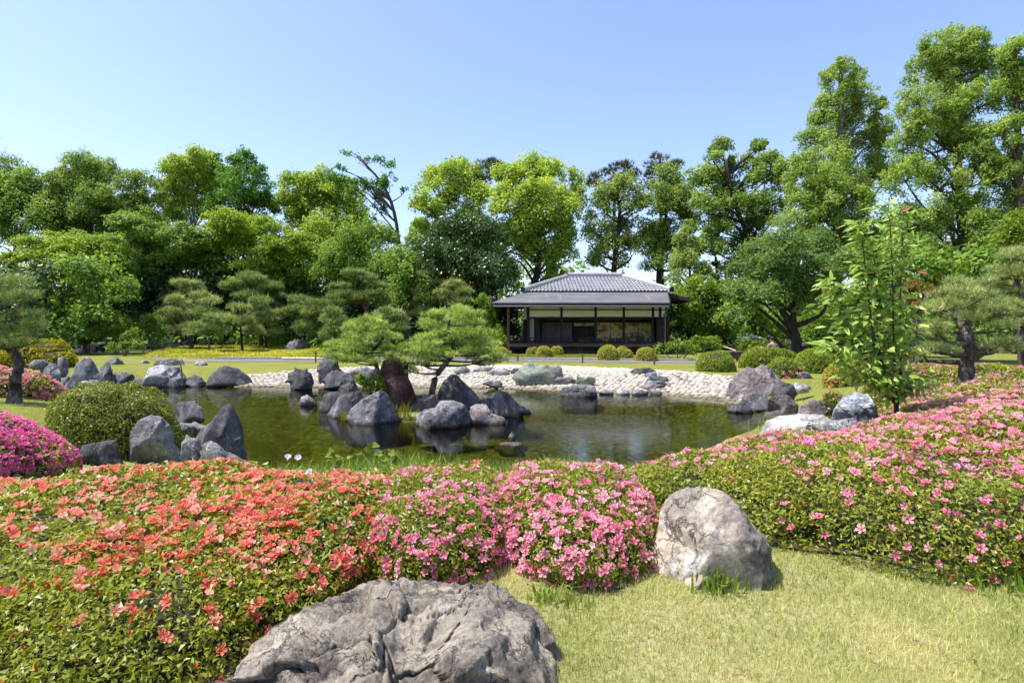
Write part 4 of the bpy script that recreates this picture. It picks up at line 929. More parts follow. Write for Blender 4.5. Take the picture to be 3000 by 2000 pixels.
# island
rock('large light grey rock with a peaked top at the front of the island', [(793, 962), (806, 938), (830, 918), (858, 903), (874, 896), (888, 903), (905, 930), (918, 955), (925, 968), (880, 973), (810, 970)], K['rock_grey'], z0=-.45, base=973, depth=.7, sub=5, seed=91, rough=.05, cuts=8, group=G1)
rock('square topped grey rock with pale cap at the left of the island', [(748, 958), (762, 935), (782, 905), (790, 900), (828, 898), (836, 915), (830, 940), (815, 960)], K['rock_slate'], z0=-.45, base=960, depth=.7, sub=5, seed=92, p=.5, group=G1)
rock('leftmost island rock, smooth and leaning left', [(734, 940), (742, 915), (758, 900), (778, 898), (790, 915), (785, 946)], K['rock_slate'], z0=-.45, base=945, depth=.7, sub=4, seed=93, rough=.04, group=G1)
rock('dark stone behind the left island rocks beside the shrub', [(776, 920), (782, 892), (796, 876), (815, 876), (826, 900), (828, 920)], K['rock_dark'], d=13.0, depth=.7, sub=4, seed=94, group=G1)
rock('broad mauve grey rock in the middle of the island behind the front rocks', [(900, 945), (915, 920), (930, 905), (955, 908), (1000, 905), (1008, 940)], K['rock_mauve'], z0=-.40, base=950, depth=.6, sub=5, seed=95, p=.5, group=G1)
rock('tallest island rock, dark peaked stone striped by the shade of the pine', [(1003, 935), (1006, 900), (1018, 876), (1035, 860), (1050, 860), (1066, 878), (1088, 898), (1104, 918), (1108, 940)], K['rock_slate'], z0=-.42, base=940, depth=.6, sub=5, seed=96, rough=.06, cuts=9, group=G1)
rock('blocky grey rock nearest the camera at the island front', [(954, 976), (958, 955), (975, 940), (1000, 935), (1010, 920), (1040, 919), (1066, 928), (1080, 950), (1083, 976), (1040, 983), (980, 980)], K['rock_grey'], z0=-.45, base=982, depth=.7, sub=5, seed=97, rough=.07, p=.5, cuts=12, group=G1)
rock('small brownish rock with a flat top right of the blocky island rock', [(1078, 968), (1080, 935), (1092, 927), (1118, 928), (1128, 948), (1158, 958), (1162, 970), (1100, 975)], K['rock_mauve'], z0=-.45, base=975, depth=.6, sub=5, seed=98, p=.5, group=G1)
rock('rightmost island rock, blue grey with a long right slope', [(1124, 948), (1130, 915), (1142, 900), (1158, 897), (1172, 906), (1190, 928), (1218, 940), (1221, 954), (1180, 957)], K['rock_slate'], z0=-.45, base=957, depth=.6, sub=5, seed=99, rough=.05, group=G1)
rock('little stone between the peaked and the rightmost island rocks', [(1102, 935), (1110, 918), (1124, 916), (1134, 936)], K['rock_slate'], z0=-.40, base=938, depth=.7, sub=3, seed=100, group=G1)
rock('upper half of the red brown stone standing on the island', [(868, 880), (874, 845), (880, 828), (900, 820), (925, 822), (938, 835), (930, 862), (935, 880)], K['rock_red'], d=13.0, depth=.7, sub=5, seed=101, p=.5, cuts=12, rough=.08, group=G1)
rock('lower block of red brown stone under the island pine', [(880, 912), (888, 872), (905, 862), (935, 862), (945, 880), (955, 910)], K['rock_red'], d=12.7, depth=.6, sub=5, seed=102, p=.45, cuts=12, rough=.07, group=G1)
# right shore
rock('largest right shore rock, mauve stone with deep creases beside the beach', [(1666, 905), (1674, 880), (1695, 855), (1718, 842), (1735, 846), (1748, 836), (1765, 840), (1790, 868), (1802, 880), (1790, 896), (1720, 905)], K['rock_mauve'], z0=-.25, base=905, depth=.7, sub=6, seed=111, rough=.055, p=.55, cuts=12, group=G3)
rock('dark grey rock at the water below the largest mauve rock', [(1690, 940), (1705, 915), (1730, 903), (1758, 906), (1775, 930), (1770, 944)], K['rock_slate'], z0=-.43, base=943, depth=.7, sub=5, seed=112, group=G3)
rock('low wet stone in the water at the right shore', [(1672, 944), (1682, 931), (1700, 926), (1720, 930), (1728, 942), (1715, 947)], K['rock_slate'], z0=-.45, base=948, depth=.6, sub=4, seed=113, group=G3)
rock('dark cracked block with a lit flat top behind the right shore rocks', [(1775, 905), (1778, 882), (1800, 877), (1822, 884), (1832, 908)], K['rock_dark'], z0=0, base=912, depth=.7, sub=4, seed=114, p=.45, cuts=10, group=G3)
rock('tan and grey rock with a pale right slope at the right shore', [(1760, 948), (1766, 915), (1780, 905), (1812, 908), (1834, 930), (1830, 950)], K['rock_mauve'], z0=-.3, base=952, depth=.7, sub=5, seed=115, group=G3)
rock('small mauve rock in front of the tan shore rock', [(1784, 955), (1790, 936), (1805, 928), (1822, 936), (1832, 954)], K['rock_mauve'], z0=-.35, base=956, depth=.7, sub=4, seed=116, group=G3)
rock('smooth rounded mauve rock left of the blue streaked stone', [(1828, 955), (1842, 928), (1862, 918), (1888, 920), (1898, 935), (1896, 955)], K['rock_mauve'], d=9.2, depth=.7, sub=5, seed=117, rough=.04, group=G3)
rock('low white streaked slab lying along the near right shore', [(1748, 992), (1758, 966), (1790, 954), (1840, 950), (1890, 952), (1920, 968), (1915, 992)], K['rock_white'], d=7.0, depth=.6, sub=5, seed=118, p=.5, rough=.06, group=G3)
rock('blue and white streaked rock under the young tree', [(1905, 975), (1915, 940), (1935, 912), (1965, 900), (1995, 905), (2015, 935), (2020, 975)], K['rock_blue'], d=6.4, depth=.7, sub=6, seed=119, p=.5, rough=.06, cuts=10, group=G3)
rock('flat pale stone on the lawn right of the pink flowered mound', [(1800, 866), (1815, 856), (1850, 855), (1868, 864)], K['rock_grey'], z0=.03, base=867, depth=.5, sub=3, seed=120, p=.45, group=G3)
rock('pale thin slab on the lawn behind the dark cracked block', [(1812, 892), (1830, 880), (1850, 884), (1862, 892)], K['rock_white'], z0=.02, base=893, depth=.6, sub=3, seed=121, p=.45, group=G3)
# ================================================================== trees
def crown_mesh(name, clumps, mat, rng, leaf=.18, aspect=.6, cover=2.2, up=.3, zlow=-.7, drape=0.0, fl=.85, tri=True):
    """clumps: (x,y,z,r) each; leaves scattered on and under the shell of every clump"""
    cl = np.array(clumps); A_ = 4 * PI * cl[:, 3] ** 2 * .6
    n = np.maximum((A_ * cover / (leaf * leaf * aspect * .5)).astype(int), 6)
    ii = np.repeat(np.arange(len(cl)), n); m_ = len(ii)
    u = rdir(rng, m_); u[:, 2] = np.where(u[:, 2] < zlow, -u[:, 2], u[:, 2])
    rr = cl[ii, 3] * (rng.uniform(.5, 1.08, m_) + (rng.uniform(size=m_) < .16) * rng.uniform(0, .55, m_)) * (1 + .38 * vnoise(u * 2.6 + ii[:, None] * 5.1, 3))
    Pp = cl[ii, :3] + u * rr[:, None] * np.array([1, 1, fl])
    hole = vnoise(Pp * (.16 / leaf) * 1.05 + 3.3, 21) + .55 * vnoise(Pp * (.16 / leaf) * 2.6, 22)
    kp = hole > -.34 - .25 * rng.uniform(size=m_); ii, u, rr, Pp = ii[kp], u[kp], rr[kp], Pp[kp]; m_ = len(ii)
    if drape: Pp[:, 2] -= drape * rng.uniform(0, 1, m_) ** 2 * rr
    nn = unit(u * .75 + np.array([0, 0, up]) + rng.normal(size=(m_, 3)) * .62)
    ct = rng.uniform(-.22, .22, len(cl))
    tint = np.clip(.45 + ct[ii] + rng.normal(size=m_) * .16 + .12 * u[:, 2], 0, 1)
    V, fs, at = leaf_arrays(Pp, nn, leaf, aspect, rng, tint, tri)
    return V, fs, at
def tree(label, lobes, d, leafm, barkm='bark', seed=0, leaf=.18, aspect=.66, cover=.90, trunk=None, tr=.22, ydepth=.8, sub=14, subr=.40, drape=0, up=.3, group=None, name='tree', cat='tree', limbs=True, fl=.95, zlow=-.7, limb_r=1.0, grow=1.26):
    """lobes: masses of the crown on the survey sheet; trunk: polyline from the ground up"""
    rng = RNG(seed + 500)
    lob = []
    xs_ = [l[0] for l in lobes]; w = (max(xs_) - min(xs_) + 60) / F * d
    for (X, Y, r) in lobes:
        dd = d + rng.uniform(-.5, .5) * w * ydepth * .55
        c = P(X, Y, dd); lob.append((*c, grow * r / F * dd))
    lob = np.array(lob)
    if len(lob) > 5 and d > 20:      # lesser masses between the main ones
        ex = []
        for i in range(len(lob)):
            dd_ = np.linalg.norm(lob[:, :3] - lob[i, :3], axis=1); nb = np.argsort(dd_)[1:4]; j = nb[rng.integers(0, len(nb))]
            if dd_[j] < 2.6 * (lob[i, 3] + lob[j, 3]): ex.append((*((lob[i, :3] + lob[j, :3]) / 2 + rng.normal(size=3) * lob[i, 3] * .25), .62 * min(lob[i, 3], lob[j, 3])))
        if ex: lob = np.concatenate([lob, np.array(ex)])
    if trunk is None:
        tx = float(np.mean(xs_)); top = min(l[1] for l in lobes); yb_ = HY + CZ / d * F; y3 = (top * .6 + HY * .4) if top < HY - 60 else top + .4 * (yb_ - top); trunk = [(tx, yb_), (tx + rng.normal() * min(8, (yb_ - y3) * .1), yb_ * .55 + y3 * .45), (tx + rng.normal() * min(12, (yb_ - y3) * .2), y3)]
    tp = np.array([P(X, Y, d) for X, Y in trunk]); tp[0, 2] = G(tp[0, 0], tp[0, 1])[0] - .15
    tc_ = curve(tp, 14)
    root = thing(name, label, cat, (tc_[0][0], tc_[0][1], tc_[0][2] + .15), group); off = tuple(root.location)
    mb_ = MB(); rad = tr * np.linspace(1, .35, 14); rad[0] *= 1.35
    mb_.tube(tc_, rad, 8, seed, .05)
    clumps = []
    for k, (x, y, z, r) in enumerate(lob):
        c = np.array([x, y, z])
        if limbs:
            hgt = tc_[:, 2]; want = z - np.linalg.norm(c[:2] - tc_[:, :2], axis=1) * .75
            j = int(np.argmin(np.abs(hgt - want) + .15 * np.linalg.norm(c - tc_, axis=1)))
            s_ = tc_[j]; mid_ = s_ * .45 + c * .55 + rng.normal(size=3) * r * .25 + np.array([0, 0, .12 * np.linalg.norm(c - s_)])
            lr = min(rad[j] * .62, .05 + .045 * r) * limb_r
            mb_.tube(curve([s_, mid_, c], 7), lr * np.linspace(1, .3, 7), 5, seed + k, .06)
        us = rdir(rng, sub); us[:, 2] = np.where(us[:, 2] < -.35, -us[:, 2], us[:, 2])
        for q in range(sub):
            cc = c + us[q] * r * np.array([.74, .74, .90 if fl > .7 else .62]) * rng.uniform(.65, 1.15)
            clumps.append((*cc, r * subr * rng.uniform(.7, 1.25)))
            if limbs and q % 4 == 0: mb_.tube([c, cc], [lr * .3, lr * .1], 4)
    mb_.build('trunk', M[barkm], root, off=off, sm=True)
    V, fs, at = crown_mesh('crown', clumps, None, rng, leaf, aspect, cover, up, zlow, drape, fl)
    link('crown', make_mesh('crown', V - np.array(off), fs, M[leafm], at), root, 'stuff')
    return root
GB = 'tall trees behind the garden'; GF = 'lower trees in front of the tall ones'
tree('dark green evergreen tree cut off by the left edge, in the back row', [(20, 470, 70), (-40, 430, 70), (75, 525, 65), (60, 445, 40), (110, 470, 45), (-30, 560, 80)], 45, 'leaf_mid', seed=1, group=GB)
tree('rounded oak with a knobbly olive crown, first tall top from the left', [(190, 403, 36), (150, 425, 36), (235, 405, 34), (200, 450, 46), (155, 490, 52), (240, 478, 45), (130, 540, 58), (215, 540, 58), (275, 530, 50)], 46, 'leaf_olive', seed=2, leaf=.16, group=GB)
tree('thin crowned tree with pale bare limbs between the oak and the ginkgo', [(300, 435, 30), (345, 440, 30), (322, 480, 36), (285, 490, 30), (372, 470, 34), (350, 530, 40), (310, 540, 34)], 47, 'leaf_olive', 'bark_grey', seed=3, cover=.7, group=GB, trunk=[(400, 780), (392, 640), (360, 540), (320, 450)], tr=.24)
tree('yellow green broadleaf tree just left of the ginkgo, with forked pale limbs', [(408, 392, 30), (450, 380, 32), (486, 395, 32), (420, 430, 34), (392, 470, 38), (460, 448, 46), (505, 430, 38), (440, 500, 50)], 48, 'leaf_camphor', 'bark_grey', seed=4, cover=.9, group=GB)
tree('vivid green ginkgo with a pointed conical top', [(556, 352, 15), (540, 372, 20), (572, 368, 20), (555, 395, 32), (592, 405, 24), (515, 408, 26), (540, 440, 46), (600, 450, 40), (500, 480, 46), (575, 500, 56), (622, 490, 26), (520, 530, 46), (500, 365, 12)], 46, 'leaf_ginkgo', seed=5, subr=.34, sub=14, group=GB, up=.3, grow=1.08)
tree('yellow green camphor with cauliflower like crown right of the ginkgo', [(680, 443, 36), (735, 433, 34), (782, 447, 36), (660, 482, 34), (720, 490, 46), (780, 500, 48), (822, 522, 32), (740, 550, 52), (690, 530, 42), (805, 565, 42), (845, 545, 22), (700, 600, 46)], 46, 'leaf_camphor', seed=6, leaf=.20, group=GB)
tree('bare limbed tree leaning left with a few sparse leaf tufts against the sky', [(792, 348, 13), (812, 360, 12), (832, 368, 9), (868, 374, 15), (900, 385, 11), (768, 420, 20), (800, 430, 20), (828, 432, 18), (862, 430, 16), (892, 425, 20), (872, 455, 20), (868, 485, 18), (930, 440, 8), (850, 520, 10)], 40, 'leaf_ginkgo', 'bark', seed=7, leaf=.15, cover=.8, sub=9, grow=1.25, group=GB, trunk=[(922, 780), (920, 640), (916, 560), (908, 500), (893, 450), (865, 405), (820, 360)], tr=.17, ydepth=.35, limb_r=.75)
tree('tall green camphor with gaps showing forked limbs, left of the black pine', [(990, 432, 34), (1040, 415, 38), (1085, 430, 30), (1105, 470, 34), (985, 480, 34), (1045, 480, 38), (965, 535, 24), (1000, 545, 34), (1080, 530, 42), (950, 560, 20)], 41, 'leaf_camphor', 'bark_dark', seed=8, cover=.95, group=GB, trunk=[(930, 780), (960, 640), (985, 560), (1010, 470)])
tree('broad bright yellow green camphor, tallest behind the left end of the pavilion', [(1165, 422, 34), (1215, 410, 38), (1262, 418, 36), (1300, 430, 34), (1326, 455, 22), (1180, 470, 46), (1240, 478, 52), (1302, 492, 42), (1200, 532, 46), (1262, 545, 46), (1170, 562, 42), (1285, 590, 32), (1222, 600, 44), (1150, 590, 34), (1312, 555, 22), (1255, 640, 34)], 40, 'leaf_camphor', 'bark_dark', seed=9, leaf=.20, group=GB, trunk=[(1215, 770), (1218, 690), (1235, 620), (1240, 520), (1245, 430)], tr=.34)
tree('dark glossy evergreen standing below the tall camphors left of the pavilion', [(1040, 560, 54), (1100, 565, 54), (1010, 605, 50), (1070, 630, 58), (1130, 625, 50), (1160, 650, 40), (1020, 650, 46), (982, 585, 36), (1120, 670, 36)], 37, 'leaf_dark', 'bark_dark', seed=10, leaf=.16, group=GB)
tree('mid green rounded tree below the bare limbed one', [(850, 600, 54), (800, 605, 50), (900, 640, 50), (760, 625, 50), (872, 565, 34), (830, 650, 52)], 38, 'leaf_mid', seed=11, group=GF)
tree('bushy green tree between the bare limbed trunk and the dark evergreen', [(940, 625, 42), (955, 670, 48), (985, 690, 40), (920, 680, 40)], 36, 'leaf_mid', seed=12, group=GF)
tree('pale green camphor with tight clusters above the pavilion ridge', [(1400, 452, 30), (1445, 446, 34), (1380, 490, 34), (1440, 495, 42), (1372, 540, 32), (1430, 545, 42), (1476, 482, 20), (1400, 592, 40), (1368, 600, 22), (1450, 590, 32)], 41, 'leaf_pale', 'bark_dark', seed=13, subr=.38, sub=10, group=GB, trunk=[(1405, 780), (1408, 640), (1420, 540), (1425, 460)], tr=.26)
tree('dense green tree right of the pale camphor behind the pavilion', [(1530, 422, 34), (1562, 452, 34), (1510, 470, 34), (1540, 502, 40), (1500, 545, 34), (1572, 520, 30), (1530, 575, 40), (1492, 605, 28), (1560, 600, 30)], 41, 'leaf_olive', 'bark_dark', seed=14, leaf=.16, group=GB, trunk=[(1512, 780), (1512, 640), (1525, 540), (1535, 430)])
tree('spreading olive oak with long sideways limbs right of the pavilion', [(1660, 342, 22), (1640, 372, 20), (1690, 388, 24), (1738, 346, 18), (1755, 338, 12), (1615, 430, 36), (1662, 440, 40), (1622, 490, 40), (1682, 480, 40), (1770, 392, 32), (1802, 420, 34), (1740, 425, 30), (1722, 480, 40), (1785, 480, 44), (1660, 535, 40), (1600, 545, 30), (1745, 535, 36), (1705, 590, 38), (1745, 600, 36), (1690, 640, 34), (1630, 575, 30)], 38, 'leaf_olive', 'bark_dark', seed=15, cover=.9, group=GB, trunk=[(1850, 780), (1830, 650), (1770, 590), (1720, 540), (1690, 470), (1665, 370)], tr=.28)
fz = dict(leaf=.19, aspect=.42, drape=.9, up=.1, sub=22, subr=.27, cover=.85, grow=1.36)
tree('tall airy light green tree with feathery drooping sprays, second highest at right', [(1935, 158, 22), (1912, 186, 26), (1962, 190, 24), (1932, 228, 36), (1892, 240, 20), (1988, 235, 30), (2024, 250, 18), (1902, 300, 40), (1960, 310, 46), (1862, 332, 30), (2020, 300, 26), (1902, 382, 50), (1972, 390, 56), (1842, 400, 38), (1872, 452, 56), (1942, 462, 56), (2022, 430, 48), (1832, 492, 44), (1902, 540, 52), (1992, 520, 48), (1855, 560, 40), (1960, 580, 46), (2030, 560, 44)], 36, 'leaf_feather', 'bark_grey', seed=16, group=GB, trunk=[(1925, 800), (1920, 640), (1925, 450), (1930, 300), (1935, 160)], tr=.30, **fz)
tree('highest tree of all, dense feathery green conifer at the upper right', [(2180, 90, 26), (2150, 120, 32), (2212, 110, 32), (2244, 100, 22), (2130, 172, 36), (2192, 180, 46), (2252, 160, 36), (2112, 240, 42), (2172, 260, 56), (2242, 250, 46), (2092, 332, 40), (2152, 350, 62), (2232, 340, 52), (2082, 420, 46), (2152, 440, 62), (2232, 430, 52), (2112, 520, 50), (2192, 530, 56), (2252, 512, 36), (2125, 600, 44), (2200, 610, 48), (2130, 665, 40), (2215, 675, 42), (2085, 560, 40), (2250, 590, 44)], 33, 'leaf_feather', 'bark', seed=17, group=GB, trunk=[(2205, 800), (2212, 640), (2205, 450), (2190, 250), (2182, 90)], tr=.34, **fz)
tree('tall feathery conifer cut off by the right edge', [(2332, 130, 36), (2292, 150, 30), (2364, 190, 42), (2312, 230, 46), (2372, 290, 58), (2302, 320, 42), (2352, 400, 58), (2302, 430, 42), (2362, 500, 58), (2302, 540, 46), (2352, 600, 46), (2295, 655, 44), (2352, 680, 44), (2270, 600, 36)], 31, 'leaf_feather', 'bark', seed=18, group=GB, trunk=[(2345, 800), (2342, 640), (2340, 400), (2332, 130)], tr=.32, **fz)
mp_ = dict(fl=.6, up=.7, subr=.40, sub=13, zlow=-.4)
tree('bright green maple with layered sprays at far left of the lower row', [(112, 580, 50), (60, 602, 36), (172, 575, 46), (232, 590, 46), (142, 640, 56), (60, 662, 46), (190, 655, 46), (20, 615, 30)], 39, 'leaf_maple', 'bark_dark', seed=21, group=GF, **mp_)
tree('layered olive green maple below the thin crowned tree', [(312, 530, 46), (362, 560, 50), (282, 580, 46), (422, 560, 46), (342, 620, 56), (402, 620, 50), (452, 602, 42), (272, 642, 50)], 40, 'leaf_mid', 'bark_dark', seed=22, group=GF, **mp_)
tree('yellow green maple spreading below the ginkgo', [(522, 520, 46), (572, 530, 46), (622, 530, 42), (482, 560, 42), (552, 580, 56), (642, 580, 46), (692, 582, 42), (502, 620, 46), (602, 640, 50), (690, 640, 46)], 40, 'leaf_maple', 'bark_dark', seed=23, group=GF, **mp_)
dk = dict(leaf=.24, group='dark evergreen shrubs below the trees', name='shrub', cat='shrub', cover=.85, tr=.12, grow=1.35)
tree('dark evergreen shrub mass behind the left pine', [(60, 730, 60), (10, 690, 60), (100, 690, 50), (110, 760, 40)], 30, 'leaf_dark', seed=31, **dk)
tree('dark shaded evergreen shrub left of the bright small shrubs', [(180, 690, 60), (150, 750, 50), (215, 745, 44), (240, 680, 56)], 31, 'leaf_mid', seed=32, **dk)
tree('dark evergreen shrub behind the layered olive maple', [(300, 700, 60), (340, 740, 50), (280, 740, 40), (370, 690, 50)], 40, 'leaf_dark', seed=33, **dk)
tree('dark evergreen shrub behind the first pine trees', [(450, 690, 60), (520, 680, 60), (410, 740, 44), (560, 740, 50), (480, 750, 46)], 41, 'leaf_dark', seed=34, **dk)
tree('dark evergreen shrub in the middle behind the pine bed', [(640, 700, 60), (700, 700, 60), (660, 755, 44), (730, 750, 44)], 41, 'leaf_dark', seed=35, **dk)
tree('dark evergreen shrub behind the reddish trunked pine', [(790, 700, 56), (860, 705, 50), (820, 755, 44), (900, 745, 44)], 41, 'leaf_dark', seed=36, **dk)
tree('dark evergreen shrub left of the bamboo by the pavilion', [(960, 750, 40), (1030, 720, 54), (1080, 740, 44), (1010, 770, 30), (1110, 690, 34)], 37.5, 'leaf_dark', seed=37, **dk)
tree('dark evergreen shrub close to the left veranda post', [(1140, 740, 34), (1170, 775, 24), (1180, 720, 26)], 40, 'leaf_dark', seed=38, **dk)
tree('shaded green shrub behind the right end of the pavilion', [(1570, 720, 30), (1600, 760, 34), (1650, 770, 36), (1560, 775, 24)], 37, 'leaf_dark', seed=39, **dk)
tree('shaded green shrub behind the gardener', [(1700, 740, 44), (1760, 760, 40), (1720, 785, 30), (1800, 740, 34)], 33, 'leaf_mid', seed=40, **dk)
tree('dark shrub behind the cherry tree trunk', [(1880, 760, 44), (1930, 740, 44), (1860, 790, 26), (1960, 780, 34)], 32, 'leaf_mid', seed=41, **dk)
tree('dark evergreen shrub behind the right black pine', [(2120, 640, 46), (2180, 650, 44), (2260, 630, 46), (2320, 650, 50), (2280, 700, 46), (2120, 740, 44), (2200, 740, 46), (2320, 760, 44), (2160, 790, 30)], 24, 'leaf_mid', seed=42, **dk)
tree('dark round cherry tree with a low forked trunk on the right lawn', [(1752, 600, 44), (1812, 582, 48), (1872, 592, 48), (1920, 622, 38), (1722, 650, 42), (1790, 640, 50), (1852, 650, 52), (1702, 690, 34), (1762, 700, 42), (1902, 690, 38), (1832, 702, 36), (1690, 730, 20)], 26, 'leaf_cherry', 'bark_dark', seed=51, leaf=.13, cover=.85, group=None, trunk=[(1829, 812), (1829, 780), (1824, 755), (1822, 720), (1826, 660)], tr=.25, ydepth=1.0, limb_r=1.4)
tree('pale green conical tree just right of the pavilion roof', [(1577, 538, 13), (1562, 562, 20), (1590, 568, 20), (1555, 595, 26), (1595, 598, 28), (1570, 630, 40), (1612, 640, 28), (1542, 640, 20)], 37, 'leaf_pale', seed=52, leaf=.13, subr=.36, sub=9, group=GF)
tree('bright yellow green tree beside the right wall of the pavilion', [(1572, 682, 28), (1612, 680, 34), (1582, 732, 36), (1640, 722, 36), (1670, 692, 34), (1690, 740, 36), (1612, 765, 26)], 34, 'leaf_bright', 'bark_grey', seed=53, group=GF, trunk=[(1615, 800), (1615, 740), (1618, 690)], tr=.10)
tree('soft green tree behind the young tree, in the gap left of the red tipped maple', [(1962, 640, 46), (2022, 620, 46), (2072, 600, 46), (1982, 720, 46), (2052, 690, 46), (1930, 770, 40), (2030, 760, 40)], 28, 'leaf_mid', seed=54, group=GF)
tree('red tipped maple right of the young tree', [(2105, 668, 24), (2150, 680, 24), (2080, 700, 26), (2120, 715, 26)], 18, 'leaf_red', seed=55, leaf=.12, group=GF, **mp_)
tree('fresh yellow green tree at the right edge above the pines', [(2335, 545, 36), (2368, 520, 34), (2368, 570, 34)], 19, 'leaf_bright', seed=56, leaf=.13, group=GF)
sh = dict(name='shrub', cat='shrub', group='light green shrubs in the left background', tr=.05, leaf=.13)
tree('bright yellow green loose shrub at the back left of the lawn', [(250, 765, 22), (280, 758, 22), (300, 775, 16), (230, 780, 18)], 30, 'leaf_bright', seed=61, **sh)
tree('small pale shrub behind the dark square rock', [(205, 785, 16), (190, 778, 12), (222, 780, 12)], 31.5, 'leaf_bright', seed=62, **sh)
tree('low fresh green shrub right of the dark square rock', [(258, 802, 11), (285, 802, 13), (315, 800, 12)], 28.5, 'leaf_bright', seed=63, **sh)
tree('glossy green shrub left of the first pine trunk', [(352, 770, 22), (345, 745, 18), (365, 790, 14)], 33, 'leaf_mid', seed=64, **sh)
tree('light bamboo with thin upright stems left of the pavilion', [(1112, 700, 18), (1130, 720, 20), (1118, 745, 20), (1140, 755, 16), (1105, 770, 16)], 33, 'leaf_bright', seed=65, leaf=.20, aspect=.25, name='bamboo', cat='bamboo', tr=.03, cover=.5)
tree('light green shrub at the left foot of the veranda', [(1150, 772, 18), (1142, 790, 13), (1160, 790, 12)], 32, 'leaf_bright', seed=66, leaf=.12, name='shrub', cat='shrub', tr=.04)
tree('low shrub with shiny leaves on the pond island', [(842, 892, 18), (862, 878, 15), (830, 876, 12), (872, 895, 14)], 12.6, 'leaf_bright', 'bark_dark', seed=67, leaf=.07, cover=.9, name='shrub', cat='shrub', tr=.02, trunk=[(850, 915), (852, 900), (855, 885)])
hg = dict(leaf=.13, cover=.85, name='shrub', cat='shrub', tr=.05, group='leafy light green shrubs right of the pavilion')
tree('leafy light green shrub at the right front corner of the pavilion', [(1520, 808, 17), (1545, 803, 15), (1570, 808, 17), (1595, 810, 15)], 25.5, 'leaf_bright', seed=68, **hg)
tree('upright light green shrub right of the leafy corner shrub', [(1612, 795, 15), (1640, 798, 17), (1628, 785, 11), (1598, 790, 12)], 28, 'leaf_bright', seed=69, **hg)
tree('small light green shrub behind the pale pole', [(1715, 796, 13), (1740, 798, 13)], 29, 'leaf_bright', seed=70, **hg)
tree('yellow green low shrub just beyond the gardener', [(1760, 800, 12), (1790, 801, 12), (1815, 800, 12), (1735, 803, 10)], 28.8, 'leaf_bright', seed=71, **hg)
tree('bright shrub right of the cherry tree trunk', [(1870, 775, 22), (1880, 750, 20), (1895, 785, 18)], 30, 'leaf_bright', seed=72, **hg)
# far woods closing the view
rng = RNG(77); cl = []
for x in np.arange(-80, 85, 3.3):
    for z, r in ((1.6, 2.7), (4.4 + rng.uniform(-1, 1), 2.5)) + (((7.0 + rng.uniform(-.7, .7), 2.4),) if x < -6 else ()):
        cl.append((x + rng.normal() * .6, 54 + rng.normal() * 2.0, z, r * rng.uniform(.8, 1.2)))
V, fs, at = crown_mesh('distant_woods', cl, None, rng, .75, .8, .8)
tag(link('distant_woods', make_mesh('distant_woods', V, fs, M['leaf_mid'], at), kind='stuff'), 'far low band of woods closing the view behind the trees', 'woods')

r_ = RNG(78); n = 26000
x = r_.uniform(-62, 62, n); y = r_.uniform(36.5, 50, n); k = (np.abs(x - 4.4) > 6.4) | (y > 41.5); x, y = x[k], y[k]
z = .1 + 1.5 * np.clip((y - 40) / 8, 0, 1) + np.abs(vnoise(np.stack([x * .5, y * .5, x * 0], -1), 6)) * 2.2 * r_.uniform(0, 1, len(x)) ** .6 + r_.uniform(0, .8, len(x))
Pp = np.stack([x, y, z], -1); V, fs, at = leaf_arrays(Pp, unit(rdir(r_, len(x)) + [0, -.4, .5]), .42, .7, r_, np.clip(.4 + r_.normal(size=len(x)) * .2, 0, 1), True)
tag(link('undergrowth', make_mesh('undergrowth', V, fs, M['leaf_mid'], at), kind='stuff'), 'dark leafy undergrowth on the ground between the tall trees', 'undergrowth')
